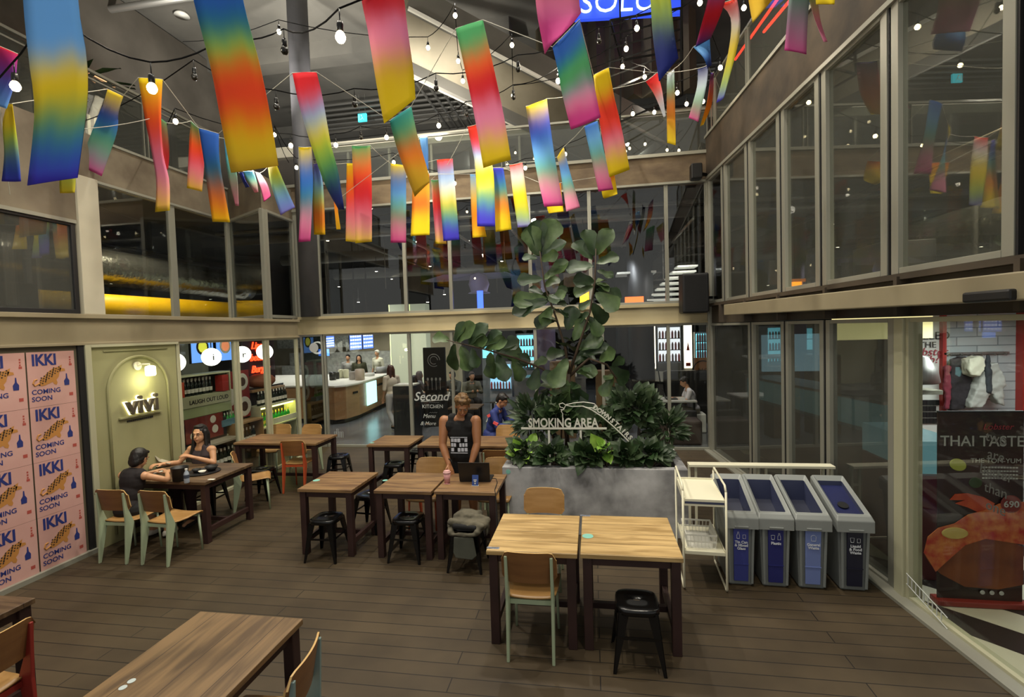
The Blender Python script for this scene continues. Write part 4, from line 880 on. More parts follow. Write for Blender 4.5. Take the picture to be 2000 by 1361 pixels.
# ------------------------------------------------------------------ services and rooms behind the upper windows
def duct(a, b_, r, m, label, name='air_duct', rib=0):
    a, b_ = Vector(a), Vector(b_); pts = [a.lerp(b_, i/24) for i in range(25)]; rs = [r*(1+(.03 if (i % 2 and rib) else 0)) for i in range(25)]
    o = MB().tube(pts, rs, 20).build(name, m, smooth=True); return tag(o, label, 'duct')
M_yel = mat('yellow_duct_paint', '#d8a800', .45); M_foil = mat('crumpled_foil', '#8d8b80', .22, .9, bump=1.0, scale=9)
o = duct((-9.0, 5.2, 3.08), (-9.0, 12.4, 3.08), .27, M_yel, 'bright yellow duct behind the left upper windows')
duct((-9.5, 5.2, 3.95), (-9.5, 12.4, 3.85), .36, M_foil, 'foil wrapped duct above the yellow duct', rib=1)
duct((4.6, 3.2, 3.35), (4.0, 9.4, 3.25), .38, M_foil, 'foil wrapped duct behind the right upper windows', rib=1)
for i in range(4): pipe([(-9.8-i*.5, 5, 4.3+.14*i), (-9.8-i*.5, 12, 4.3+.14*i)], .04, 'thin pipe behind the left upper windows, above the foil duct')
for i in range(3): pipe([(4.2+i*.8, 2.4, 4.2+.2*i), (3.6+i*.8, 9.8, 4.2+.2*i)], .05, 'dark pipe behind the right upper windows', M_dbeam)
o = tag(MB().box((3.0, 5.7, 2.8), (3.5, 6.3, 3.25)).build('storage_box', M_hall, bevel=.01), 'dark grey box on the floor behind the right upper windows', 'box')
o = tag(MB().box((-6.9, 3.2, 2.78), (-6.2, 4.7, 3.14)).build('lounge_seat', mat('black_leather', '#0d0d10', .4), bevel=.05, seg=3), 'low black seat behind the smoked upper window at the far left', 'seat')
# hanging services in the hall
for i, (y, z, r) in enumerate(((10.8, 5.0, .05), (11.3, 4.9, .12), (12.3, 5.1, .06), (13.4, 4.7, .16), (14.8, 4.9, .07), (16.4, 4.6, .2), (18, 5.0, .08))):
    pipe([(-9, y, z), (6, y, z)], r, 'horizontal service pipe under the hall ceiling behind the upper back windows')
for i in range(7):
    x = -5.4+i*1.25; pipe([(x, 10.6, 4.6), (x, 19, 4.6)], .035, 'thin pipe running away under the hall ceiling behind the upper back windows')
b0 = None
for i in range(10):
    x = -5.2+i*.78; z0 = 3.6+.5*((i*7) % 3); o = MB().tube([(x, 12+(i*5 % 4), 5.3), (x, 12+(i*5 % 4), z0)], .012, 6).build('hanging_rod', M_pipe); tag(o, 'thin rod hanging from the hall ceiling behind the upper back windows', 'rod', 'hanging rods')
M_spot = em('spot_face', '#fff0d0', 14)
sp0 = thing('spotlight_dot', 'small lit spotlight dot, partly standing in for reflected string bulbs, under the dark hall ceiling behind the upper back windows', 'spotlight', (0, 0, 0), 0, 'hall spotlight and reflection dots')  # lit dots for spotlights, some added in place of bulbs reflected in the glass
MB().lathe([(.03, .12), (.045, .02), (.045, 0)], n=10).build('housing', M_black, sp0); MB().lathe([(.035, -.006), (.035, .004)], n=10).build('spot_lens', M_spot, sp0); MB().tube([(0, 0, .12), (0, 0, .4)], .006, 5).build('stem', M_black, sp0)
spots = [(640,470),(662,560),(700,500),(735,530),(765,545),(803,466),(840,520),(868,575),(892,540),(915,470),(950,560),(980,510),(1010,575),(1215,470),(1240,500),(1265,430),(1330,470),(1225,545),(700,590),(835,590)]
for i, (x, y) in enumerate(spots):
    p = ad(x, y, 12.5+(i*37 % 50)/10)
    if i == 0: sp0.location = p
    else: dup(sp0, p)
# pale wing ceiling panel and dome lamp
t = tag(MB().poly([(-4.6, 13.0, 3.85), (-3.9, 12.8, 3.98), (-2.2, 12.9, 3.98), (-2.0, 13.2, 3.9)], (0, .9, .05)).build('ceiling_panel', mat('lilac_panel', '#8d84b4', .5), bevel=.01), 'pale lilac wing shaped panel hanging behind the upper back windows, left of centre', 'panel')
t = tag(MB().lathe([(.03, .5), (.2, .42), (.26, .2), (.2, .02), (.28, -.02)], (-2.75, 12.0, 3.4), 20).build('pendant_lamp', mat('lilac_metal', '#8f86b8', .4), smooth=True), 'lilac bell shaped pendant lamp beneath the wing shaped panel', 'lamp')
t = thing('lantern', 'orange glowing lantern behind the tree, above the back beam', 'lantern', (-.15, 11.2, 3.15))
MB().box((-.10, -.10, -.22), (.10, .10, .14)).build('glow_box', em('orange_glow', '#ff9a20', 7), t); MB().box((-.15, -.15, .14), (.15, .15, .2)).build('cap', em('orange_cap', '#e08030', 1.5), t); MB().tube([(0, 0, .2), (0, 0, 1.9)], .008, 6).build('cord', M_black, t)
t = tag(MB().box((.75, 11.3, 2.95), (1.15, 11.4, 3.1)).build('small_lit_sign', em('orange_sign', '#e8602a', 3)), 'small orange lit sign behind the tree, right of the lantern', 'sign')
t = tag(MB().box((-2.55, 10.9, 2.9), (-2.42, 10.95, 3.35)).build('blue_lit_sign', em('blue_sign', '#3050e8', 4)), 'narrow vertical blue lit sign above the back beam', 'sign')
# escalator-like metal stair at the right of the hall
t = thing('metal_stair', 'silver metal stair behind the right end of the upper back windows', 'stair')
a, b_ = Vector((.7, 15.5, 3.2)), Vector((3.0, 13.4, 4.9))
for s in (0, 1.1): MB().beam(a+Vector((s*.6, s, 0)), b_+Vector((s*.6, s, 0)), .08, .45).build('stringer', mat('stair_steel', '#85847e', .35, .6, bump=.3, scale=14), t)
for i in range(9): c = a.lerp(b_, (i+.5)/9); MB().box((c.x-.1, c.y-.15, c.z-.15), (c.x+.75, c.y+1.1, c.z-.11)).build('tread', M_pipe, t)
for i in range(7):
    o = tag(MB().box((1.35+.12*i, 12.4, 3.05+.13*i), (2.3+.04*i, 12.9, 3.09+.13*i)).build('louvre_light', em('louvre_glow', '#b8b8ac', .6)), 'one blade of the stacked lit louvres by the right upper back window', 'light blade', 'lit louvre blades')
for x, z in ((1.0, 4.0), (1.3, 4.1)): pass
o = tag(MB().box((.65, 12.6, 3.75), (1.6, 13.4, 3.8)).build('ceiling_panel', em('flat_panel', '#9a9a92', .3)), 'flat pale square panel hanging behind the upper back windows, right of the tree', 'panel')
for i in range(5):
    x = 2.6+i*.02; o = tag(MB().box((-1.9+i*.42, 11.8, 3.3+.12*(i % 2)), (-1.6+i*.42, 11.85, 3.75+.1*(i % 3))).build('hung_poster', mat('dim_poster_%d' % (i % 3), ('#4a4d58', '#5c5a55', '#3c4a70')[i % 3], .6, col2='#70706c', scale=5)), 'dim grey hanging poster behind the upper back windows left of the tree', 'poster', 'hanging dim posters')
# ------------------------------------------------------------------ left shop behind the window
BEF = set(bpy.data.objects)
M_shelf = mat('shelf_cream', '#b8bb9a', .5); M_label = mat('bottle_label', '#d8d6c8', .6)
t = thing('shop_shelf', 'cream shop shelf unit lettered LAUGH OUT LOUD behind the left window', 'shelf', (-6.9, 6.3, 0))
b = MB(); L = 1.15
b.box((-.25, 0, 1.42), (.0, L, 1.45)).box((-.25, 0, 1.80), (0, L, 1.83)).box((-.25, 0, .60), (0, L, .63)).box((-.25, -.03, 0), (0, 0, 1.83)).box((-.25, L, 0), (0, L+.03, 1.83))
b.build('boards', M_shelf, t); MB().box((-.27, 0, 0), (-.25, L, 1.83)).build('back_panel', mat('shelf_back', '#4a4840', .7), t)
fs = MB().box((0, 0, 1.26), (.015, L, 1.44)).build('fascia', M_shelf, t)
txt('LAUGH OUT LOUD', .105, FL((.0165, .62, 1.315)), M_blackp, fs, 'lettering', .001, .002)
MB().box((-.02, .0, 1.08), (.0, L, 1.25)).build('pale_panel', mat('pale_green_panel', '#a9b888', .5), t)
def bottle(glassm, lab, neck, label, name='wine_bottle', h=.30, grp='wine bottles on the shop shelf'):
    t = thing(name, label, 'bottle', (0, 0, 0), 0, grp); k = h/.30
    MB().lathe([(.034*k, 0), (.036*k, .01), (.036*k, .17*k), (.030*k, .195*k), (.014*k, .225*k), (.013*k, .29*k)], n=12).build('glass_body', glassm, t, smooth=True)
    MB().lathe([(.0365*k, .05*k), (.0365*k, .12*k)], n=12).build('label', lab, t); MB().lathe([(.0145*k, .25*k), (.0145*k, .30*k)], n=10).build('cap', neck, t); return t
M_bg = mat('dark_green_bottle', '#0e1a10', .15); M_gr = mat('green_bottle', '#1f8a3c', .15, emis='#1f8a3c', es=.0)
b1 = bottle(M_bg, M_label, M_label, 'dark wine bottle with white label in the row above LAUGH OUT LOUD')
k = 0
for r in range(2):
    for i in range(9):
        p = (-7.02-.09*r, 6.42+.085*i+.03*r, 1.452)
        if k == 0: b1.location = p
        else: dup(b1, p)
        k += 1
b2 = bottle(M_gr, mat('yellow_label', '#c8c040', .5), mat('yellow_cap', '#e0d040', .4), 'green bottle with yellow cap on the lit lower shelf', 'green_bottle', .28, 'green bottles on the lit shelf')
b3 = bottle(mat('soda_green', '#3fae50', .2), M_label, M_label, 'green soda bottle in the blue crate beside the red food board', 'soda_bottle', .24, 'soda bottles in the crate')
for i in range(6):
    p = (-6.9, 7.20-.0+.075*i, .80)
    if i == 0: b3.location = p
    else: dup(b3, p)
tag(MB().box((-7.0, 7.12, .80), (-6.82, 7.66, .92)).build('bottle_crate', mat('crate_blue', '#5f8a9a', .5)), 'blue crate holding green soda bottles', 'crate')
t = thing('food_board', 'dark red menu board with white plates below LAUGH OUT LOUD', 'board', (-6.86, 6.30, .66))
MB().box((0, 0, 0), (.02, .86, .42)).build('board', mat('board_red', '#6a2420', .5, col2='#8a3428', scale=6), t)
b = MB()
for (y, z, r) in ((.62, .33, .07), (.66, .15, .075), (.36, .2, .07), (.15, .12, .06)): b.lathe([(r, 0), (r*.85, .004), (.3*r, .003)], (.021, y, z), 16, M=Matrix.Rotation(pi/2, 3, 'Y'))
b.build('printed_plate', M_label, t)
# lower racks
def rack(x, y0, y1, z, label, m):
    t = thing('bottle_rack', label, 'rack', (x, y0, 0)); L = y1-y0
    MB().box((-.3, 0, z), (0, L, z+.035)).box((-.3, 0, 0), (0, .02, z)).box((-.3, L-.02, 0), (0, L, z)).box((-.3, 0, z-.45), (0, L, z-.42)).build('rack_frame', m, t)
    MB().box((-.32, 0, 0), (-.3, L, z+.4)).build('back_panel', M_dark, t); return t
rack(-6.55, 6.3, 7.25, .58, 'low pale rack of small bottles under the red menu board', mat('pale_stone', '#9a9684', .6))
rack(-6.7, 7.35, 8.1, .78, 'wooden topped rack under the printed plates', mat('tan_wood', '#a08058', .5))
rack(-6.8, 8.15, 9.4, .98, 'lit rack with green bottles near the corner', mat('rack_cream', '#c8c8a8', .5))
for i in range(9):
    p = (-6.9, 8.35+i*.11, .57)
    if i == 0: b2.location = p
    else: dup(b2, p)
for i in range(10): dup(b1, (-6.9, 8.25+.1*i, 1.016), label='dark bottle with white label standing on top of the lit corner rack', group='bottles on the corner rack')
for i in range(9): dup(b1, (-6.66, 6.38+.095*i, .165), label='dark bottle in the low rack behind the seated woman', group='bottles in the low rack')
for i in range(6): dup(b1, (-6.82, 7.45+.1*i, .37), label='dark bottle under the wooden topped rack', group='bottles under the wooden rack')
tag(MB().box((-6.72, 8.42, .60), (-6.70, 9.35, .72)).build('shelf_sign', mat('cream_sign', '#c9cba8', .5)), 'cream strip sign before the green bottles on the lit rack', 'sign')
tag(MB().box((-7.07, 8.25, .98-.04), (-6.84, 9.35, .975)).build('shelf_light', em('yellow_strip', '#f0f080', 5)), 'yellow strip light above the green bottles', 'strip light')
t = thing('food_poster', 'red printed poster of white plates in the second shop window', 'poster', (-6.98, 7.45, .85))
MB().box((0, 0, 0), (.02, .62, .95)).build('sheet', mat('poster_red', '#8a2420', .5), t)
b = MB()
for (y, z, r) in ((.42, .72, .17), (.08, .45, .17), (.45, .22, .20)): b.lathe([(r, 0), (r*.9, .006), (.2*r, .004)], (.021, y, z), 20, M=Matrix.Rotation(pi/2, 3, 'Y'))
b.build('printed_plate', M_label, t)
b = MB()
for (y, z, r) in ((.42, .72, .09), (.45, .22, .1)): b.lathe([(r, 0), (r*.8, .006)], (.027, y, z), 14, M=Matrix.Rotation(pi/2, 3, 'Y'))
b.build('printed_food', mat('food_brown', '#4a3022', .6), t)
tag(MB().box((-7.03, 7.24, 1.46), (-6.88, 7.40, 1.76)).build('red_box', M_red), 'red carton at the right end of the wine bottle row', 'carton')
tag(MB().box((-7.03, 6.31, 1.46), (-6.9, 6.39, 1.72)).build('red_box', mat('orange_red_box', '#c04828', .5)), 'orange-red carton at the left end of the wine bottle row', 'carton')
tag(MB().box((-9.5, 8.4, .0), (-8.6, 9.7, 1.45)).build('kitchen_counter', mat('steel_counter', '#7a7a76', .35, .7), bevel=.01), 'steel counter behind the corner rack in the left shop', 'counter')
tag(MB().sph((-7.2, 8.75, 1.50), (.28, .35, .16), 14).build('cloth_heap', mat('rust_cloth', '#8a5236', .8, bump=.6, scale=6), smooth=True), 'rust coloured heap on the counter above the dark bottles', 'cloth')
tag(MB().box((-7.35, 8.2, 1.30), (-7.0, 9.3, 1.345)).box((-7.35, 8.2, 0), (-7.3, 9.3, 1.3)).build('shelf_ledge', mat('tan_wood', '#a08058', .5)), 'wooden ledge carrying the rust coloured heap', 'ledge')
tag(MB().box((-9.6, 8.9, 1.5), (-9.3, 9.7, 2.4)).build('extractor_hood', mat('steel_counter', '#7a7a76', .35, .7)), 'steel extractor hood in the left shop', 'hood')
# screens and globes
def screen(p0, p1, h, label, m, extra=None, n='menu_screen', thick=.04):
    """lit screen whose lower edge runs p0 to p1"""
    p0, p1 = Vector(p0), Vector(p1); d = (p1-p0).normalized(); nn = d.cross(Vector((0, 0, 1))); t = thing(n, label, 'screen', p0)
    b = MB(); L = (p1-p0).length
    b.poly([nn*-.002, d*L-nn*.002, d*L-nn*.002+Vector((0, 0, h)), nn*-.002+Vector((0, 0, h))], -nn*thick); b.build('casing', M_blackp, t)
    e = .012; b = MB(); b.poly([d*e+Vector((0, 0, e)), d*(L-e)+Vector((0, 0, e)), d*(L-e)+Vector((0, 0, h-e)), d*e+Vector((0, 0, h-e))], nn*.003); s = b.build('screen_face', m, t)
    return t, d, nn, L, s
M_scr = em('screen_blue', '#5d92e0', 1.0)
for y0, y1, l in ((6.95, 7.5, 'left blue menu screen with a bowl of yellow food above the wine shelf'), (7.56, 8.05, 'right blue menu screen with a plate of orange food above the wine shelf')):
    t, d, nn, L, s = screen((-7.25, y0, 2.0), (-7.25, y1, 2.0), .42, l, M_scr)
    c = d*(L*.5)+Vector((0, 0, .30))+nn*.005
    o = MB().lathe([(.15, 0), (.13, .004)], n=24, M=Matrix.Rotation(pi/2, 3, 'Y')).build('printed_bowl', M_dark if y0 < 7 else M_label, t); o.location = c
    o = MB().lathe([(.11, 0), (.08, .006)], n=9, M=Matrix.Rotation(pi/2, 3, 'Y')).build('printed_food', em('food_yel', '#c8c838' if y0 < 7 else '#c87838', .8) if y0 < 7 else em('food_or', '#c87850', .8), t); o.location = c+nn*.004
for o_ in set(bpy.data.objects)-BEF:
    if not o_.parent: o_.location.y += .97
M_globe = em('globe_glow', '#ffffe8', 2.5)
for i, (x, y, r, ch) in enumerate(((413, 697, 17, 'i'), (473, 692, 17, 'r'), (517, 687, 15, 'b'), (341, 708, 14, 'u'))):
    p = ad(x, y, (8.6, 9.3, 9.9, 7.9)[i]); R_ = .155
    t = thing('globe_lamp', ['round white globe lamp with letter i in the first shop window', 'round white globe lamp with letter r in the second shop window', 'round white globe lamp in the third shop window', 'round white globe lamp half hidden behind the olive wall'][i], 'lamp', p, 0, 'globe lamps')
    MB().sph((0, 0, 0), R_, 24).build('globe', M_globe, t, smooth=True); MB().tube([(0, 0, R_), (0, 0, 2.48-p.z)], .008, 6).build('stem', M_black, t)
    dd = (EYE-p); dd.z = 0; dd.normalize(); xx = Vector((-dd.y, dd.x, 0))
    if ch != 'u': txt(ch, .16, frame(dd*(R_+.004)+xx*.03+Vector((0, 0, -.05)), xx), M_blackp, t, 'letter', .002, .002)
t = thing('neon_sign', 'red neon handwriting sign in the second shop window', 'neon sign', (-7.3, 9.42, 2.0))
MB().box((-.06, -.1, -.5), (-.03, 1.0, .45)).build('backing', mat('purple_backing', '#3a2026', .7), t)
for i, s in enumerate(('Lips', 'better', 'Burger')): txt(s, .22, FL((-.02, .38+.05*i, .2-.26*i)), em('neon_orange', '#ff3a18', 3.5), t, 'neon_word', .01, .002, shear=.3)
# ------------------------------------------------------------------ vivi sign and lamp
t = thing('shop_sign', 'backlit bronze four-letter word on the olive wall under the wall lamp', 'sign', (X0, 5.47, 1.535))
txt('vivi', .33, FL((.05, 0, 0)), mat('vivi_bronze', '#5a5248', .4, .4), t, 'letters', .02, .006, sx=1.05)
txt('vivi', .33, FL((.015, 0, 0)), em('vivi_glow', '#fff4c0', 3), t, 'letter_glow', .006, .011, sx=1.05)
MB().box((.0, -.3, -.05), (.03, .3, -.03)).build('base_bar', M_olive, t)
b = MB()
for i in range(14): b.box((0, -.19+i*.027, -.105), (.008, -.172+i*.027, -.08))
b.build('small_lettering', M_dark, t)
t = thing('wall_lamp', 'glass cylinder wall lamp above the backlit letters', 'lamp', (X0, 5.46, 2.13))
MB().lathe([(.055, 0), (.055, .02)], n=20, M=Matrix.Rotation(pi/2, 3, 'Y')).build('rose', M_cream, t)
MB().tube([(0.02, 0, 0), (.07, .02, .02), (.12, .07, .02), (.12, .08, -.02)], .010, 8).build('arm', M_cream, t)
MB().lathe([(.02, -.0), (.055, -.012), (.06, -.03), (.06, -.12), (.048, -.135)], (.12, .08, 0), 20).build('shade', em('lamp_shade_glow', '#ffffc8', 3), t, smooth=True)
point('wall_lamp_light', (X0+.16, 5.52, 1.93), 4, (1, .95, .6), .05)
# ------------------------------------------------------------------ pink IKKI posters
M_pink = mat('pink_paper', '#bc9088', .7, col2='#c49a92', scale=3); M_navy = mat('navy_ink', '#1d2a6e', .7); M_gold = mat('leopard_gold', '#b0793a', .7); M_spotb = mat('leopard_spots', '#33261c', .7); M_redi = mat('red_ink', '#a0453c', .7)
t = thing('poster', 'x', 'poster', (X0+.004, 4.21, 1.79), 0, 'pink posters')
PW, PH = .475, .58
MB().box((-.003, 0, 0), (0, PW, PH)).build('sheet', M_pink, t)
g = lambda y, z, e=.001: (e, y, z)
txt('IKKI', .165, FL((.0012, .165, .44)), M_navy, t, 'title', .0005, .006, sx=.82)
txt('COMING', .07, FL((.0012, .17, .135)), M_navy, t, 'coming_text', .0005, .0012)
txt('SOON', .07, FL((.0012, .125, .06)), M_navy, t, 'soon_text', .0005, .0012)
body = [(.10, .245), (.12, .215), (.16, .22), (.2, .235), (.235, .25), (.25, .225), (.275, .215), (.285, .24), (.275, .27), (.30, .30), (.31, .345), (.33, .39), (.34, .43), (.30, .41), (.25, .40), (.2, .365), (.15, .315), (.11, .275)]
an = MB().poly([g(y, z, .0005) for y, z in body], (.0012, 0, 0))
an.tube([g(.11, .25), g(.06, .225), (.001, .045, .25), (.001, .06, .285), (.001, .085, .29)], .008, 6); an.poly([g(.315, .40, .0005), g(.365, .385, .0005), g(.37, .36, .0005), g(.31, .355, .0005)], (.0012, 0, 0))
an = an.build('big_cat_drawing', M_gold, t)
b = MB()
for i in range(34):
    u = (i % 9)/8; v = (i//9)/3; y = .125+.17*u+.02*(v-.5)+.008*(i % 3-1); z = .235+.13*u+(v-.5)*.075+.03
    b.lathe([(.0085, 0), (.0085, .0006)], (.0018, y, z), 6, M=Matrix.Rotation(pi/2, 3, 'Y'))
b.build('cat_spots', M_spotb, an)
b = MB().poly([g(y, z, .0005) for y, z in ((.355, .20), (.405, .20), (.408, .25), (.39, .28), (.386, .33), (.376, .33), (.372, .28), (.352, .25))], (.0012, 0, 0)); b.build('bottle_drawing', M_navy, t)
MB().box((.0, .40, .08), (.0012, .44, .115)).build('red_stamp', M_redi, t)
b = MB()
for i in range(3): b.box((0, .42, .50-i*.028), (.001, .435, .518-i*.028))
b.box((0, .415, .415), (.001, .445, .44)); b.build('small_marks', M_redi, t)
lv = ['topmost', 'second from the top', 'third from the top', 'lowest']
for c_ in range(2):
    for r in range(4):
        p = (X0+.004+.001*r, 4.215-.49*c_, 1.785-r*.583)
        lab = ('%s pink COMING SOON poster in the %s column' % (lv[r], ('right-hand', 'left-hand')[c_]))
        if c_ == r == 0: t.location = p; t['label'] = lab
        else: dup(t, p, label=lab)
# ------------------------------------------------------------------ hall behind the back glass
M_cwood = mat('counter_wood', '#94704a', .45, col2='#a68058', scale=1.4, stretch=(1, 1, 5))
cp = [az(*c) for c in ((630, 826), (655, 829), (678, 826), (703, 818), (727, 806), (764, 788))]
t = thing('service_counter', 'long curved wooden service counter behind the left back glass', 'counter')
back = [Vector((-12, cp[0].y+.2, 0)), Vector((-12, cp[-1].y, 0))]
b = MB(); b.poly([(p.x, p.y, .12) for p in cp]+[(-11.4, cp[-1].y, .12), (-11.4, cp[0].y, .12)], (0, 0, .9)); b.build('counter_body', M_cwood, t)
b = MB(); b.poly([(p.x+.05, p.y-.05, 1.02) for p in cp]+[(-11.4, cp[-1].y, 1.02), (-11.4, cp[0].y-.05, 1.02)], (0, 0, .04)); b.build('countertop', M_white, t)
b = MB(); b.poly([(p.x-.1, p.y+.06, 0) for p in cp]+[(-11.4, cp[-1].y, 0), (-11.4, cp[0].y+.06, 0)], (0, 0, .12)); b.build('plinth', M_blackp, t)
m1, m2 = cp[3].lerp(cp[4], .5), cp[4].lerp(cp[5], .2); m1 = cp[3].lerp(cp[4], .55)
o = MB().poly([m1+Vector((.03, -.03, .30)), m2+Vector((.03, -.03, .30)), m2+Vector((.03, -.03, .98)), m1+Vector((.03, -.03, .98))], (.03, -.01, 0)).build('display_fridge_window', em('fridge_cyan', '#a8e4e8', 1.6), t)
for (u0, u1, k) in ((.55, .9, 2), (.3, .55, 4)):
    a, c_ = cp[k].lerp(cp[k+1], u0), cp[k].lerp(cp[k+1], u1); MB().beam(a+Vector((.02, -.03, .80)), c_+Vector((.02, -.03, .80)), .02, .06).build('slot_handle', M_dark, t)
def on(x, y, z, base=None): return az(x, y, z)
# counter-top clutter
for i, (x, y, r, h, cm, l) in enumerate(((650, 742, .10, .25, '#1c1c1a', 'black canister'), (658, 740, .08, .22, '#24221e', 'dark jar'), (667, 738, .09, .28, '#c8c6a8', 'cream container'), (676, 738, .09, .28, '#c8c6a8', 'second cream container'), (690, 741, .12, .25, '#b8b0a8', 'pale round bowl'), (703, 742, .14, .34, '#a89888', 'pale tall pot'), (722, 734, .16, .10, '#c8c8c4', 'stacked white plates'), (745, 728, .18, .22, '#8a8c8c', 'steel blender base'))):
    o = MB().lathe([(r, 0), (r*1.04, h*.5), (r, h*.96), (r*.6, h)], n=16).build('counter_jar', mat('jar_%d' % i, cm, .4), smooth=True); o.location = az(x, y, 1.062); tag(o, l+' on the curved wooden counter', 'container')
# back bar and walls of the kitchen
tag(MB().box((-13.9, 19.2, 0), (-5.2, 19.5, 3.0)).build('kitchen_partition', mat('kitchen_cream', '#a89e80', .7, col2='#b4ac92', scale=1.2)), 'cream kitchen back partition behind the curved counter', 'partition')
tag(MB().box((-12.5, 18.2, 0), (-7.8, 19.1, 1.25)).box((-12.4, 18.6, 1.25), (-7.9, 19.1, 1.75)).build('back_bar', mat('back_bar_grey', '#8d8f88', .5, col2='#b0b2a8', scale=9)), 'cluttered grey back bar in the kitchen', 'back bar')
tag(MB().box((-13.0, 18.7, 1.95), (-9.8, 19.15, 2.6)).build('mosaic_panel', mat('mosaic', '#8a9088', .5, col2='#c8ccc0', scale=22)), 'speckled pale mosaic panel above the back bar', 'panel')
for i, (x0_, x1_, y_, l) in enumerate(((761, 800, 13.9, 'left of the two tall pale glowing columns in the hall'), (801, 833, 14.0, 'right of the two tall pale glowing columns in the hall'))):
    a, c_ = ay(x0_, 650, y_).x, ay(x1_, 650, y_).x
    t = thing('light_column', l, 'column', ((a+c_)/2, y_, 0)); hw_ = (c_-a)/2-.02
    MB().box((-hw_, 0, .0), (hw_, .4, 3.3)).build('column_panel', mat('pale_column', '#b4baa0', .5, emis='#dfe6c8', es=.28), t); MB().box((-hw_-.03, .02, 0), (-hw_, .1, 3.3)).build('edge_strip', em('edge_strip', '#e8f0a0', 1.8), t)
# menu screens hanging over the counter
M_scr2 = em('menu_blue', '#5a7ce0', 1.2); M_mw = em('menu_white', '#dfe8ff', 1.5)
def menuscreen(a, b_, Y0, Y1, h, label):
    p0, p1 = ay(*a, Y0), ay(*b_, Y1); t, d, nn, L, s = screen(p0, p1, h, label, M_scr2, thick=.05)
    b = MB()
    for r in range(4):
        for c in range(5):
            q0 = d*(L*(.08+.175*c))+Vector((0, 0, h*(.12+.2*r)))+nn*.006; b.poly([q0, q0+d*L*.12, q0+d*L*.12+Vector((0, 0, h*.09)), q0+Vector((0, 0, h*.09))], nn*.002)
    b.build('menu_text', M_mw, t); MB().beam(d*L/2+Vector((0, 0, h)), d*L/2+Vector((0, 0, 5.3-p0.z)), .03, .03).build('hanger', M_black, t)
menuscreen((683, 684), (708, 682), 13.6, 13.9, .52, 'left half of the blue menu screen pair hanging over the counter')
menuscreen((709, 682), (730, 680), 13.9, 14.2, .54, 'right half of the blue menu screen pair hanging over the counter')
menuscreen((636, 680), (654, 678), 15.5, 15.7, .42, 'small blue menu screen at the left of the kitchen')
tag(MB().box((-9.9, 16.6, 1.7), (-9.5, 16.65, 1.95)).build('till_monitor', em('till_blue', '#4a80f0', 2)), 'small blue lit till monitor behind the counter', 'monitor')
# dark free-standing board and black wall of chalk writing
t = thing('black_board_stand', 'tall black cabinet board standing behind the back glass, left of the chalk writing', 'board', (ay(770, 850, 10.6).x, 10.6, 0))
w_ = ay(812, 850, 10.6).x-ay(770, 850, 10.6).x
MB().box((0, 0, 0), (w_, .45, 1.24)).build('board_body', mat('board_black', '#1d1f22', .5), t, bevel=.01); MB().box((.02, .02, 1.24), (w_-.02, .43, 1.27)).build('pale_top', M_white, t)
t = thing('chalk_wall', 'black chalkboard panel with white drawings behind the back glass', 'chalkboard', (0, 0, 0))
a, c_ = ay(826, 690, 12.2), ay(868, 690, 12.2)
MB().box((a.x, 12.2, 0), (c_.x, 12.3, 2.05)).build('panel', mat('chalk_black', '#1a1b1b', .8), t)
M_chalk = mat('chalk_white', '#a8aaa8', .8); b = MB(); cc = Vector(((a.x+c_.x)/2, 12.19, 1.72))
for r_ in (.16, .10): b.tube([cc+Vector((r_*cos(i*pi/12), 0, r_*sin(i*pi/12))) for i in range(21)], .008, 5)
b.build('spiral_drawing', M_chalk, t)
b = MB()
for i in range(4): x = cc.x-.18+i*.11; b.tube([(x, 12.19, .95), (x, 12.19, 1.2)], .007, 5); b.sph((x, 12.19, 1.23), (.03, .005, .045), 8)
b.build('utensil_drawing', M_chalk, t)
b = MB()
for i in range(4): b.tube([(cc.x-.17+.03*k, 12.19, .74-.13*i+.02*(k % 2)) for k in range(11-i)], .006, 5)
b.build('chalk_scribble', M_chalk, t)
# white writing on the back glass itself
M_vin = mat('white_vinyl', '#b9bcb8', .6)
t = thing('window_lettering', 'white script lettering with an underline on the back glass over the chalkboard', 'lettering', (0, 0, 0))
p = ay(842, 782, 9.88); txt('Second', .26, FR(p), M_vin, t, 'script_word', .001, .003, shear=.3)
MB().beam(ay(822, 784, 9.88), ay(866, 781, 9.88), .004, .012).build('underline', M_vin, t)
txt('KITCHEN', .11, FR(ay(845, 797, 9.88)), M_vin, t, 'small_word', .001)
txt('Menu', .12, FR(ay(838, 816, 9.88)), M_vin, t, 'menu_word', .001, shear=.3); txt('& More', .11, FR(ay(836, 830, 9.88)), M_vin, t, 'more_word', .001, shear=.3)
t = thing('window_lettering', 'large white letter F and ribbon on the glass beside the person in blue', 'lettering', (0, 0, 0))
txt('F', .30, FR(ay(962, 840, 9.88)), M_vin, t, 'letter', .001, .004, shear=.15); txt('T', .24, FR(ay(972, 800, 9.88)), M_vin, t, 'letter', .001, .003, shear=.2)
MB().tube([ay(*c, 9.88) for c in ((950, 824), (954, 815), (965, 810), (972, 810))], .012, 5).build('ribbon', M_vin, t)
t = thing('window_sticker', 'round white sticker on the narrow glass door at the left back corner', 'sticker', ay(613, 679, 9.87)); MB().lathe([(.105, 0), (.105, .004)], n=28, M=Matrix.Rotation(pi/2, 3, 'X')).build('disc', M_vin, t)
t = thing('window_lettering', 'small white outline drawing low on the glass beside the glass door', 'lettering', (0, 0, 0))
b = MB(); c0 = ay(661, 850, 9.88)
for i in range(4): x = c0.x-.09+i*.055; b.tube([(x, 9.88, c0.z-.05), (x, 9.88, c0.z+.08+.06*(i == 1)), (x+.035, 9.88, c0.z+.08+.06*(i == 1)), (x+.035, 9.88, c0.z-.05)], .004, 5)
b.build('outline', M_vin, t)
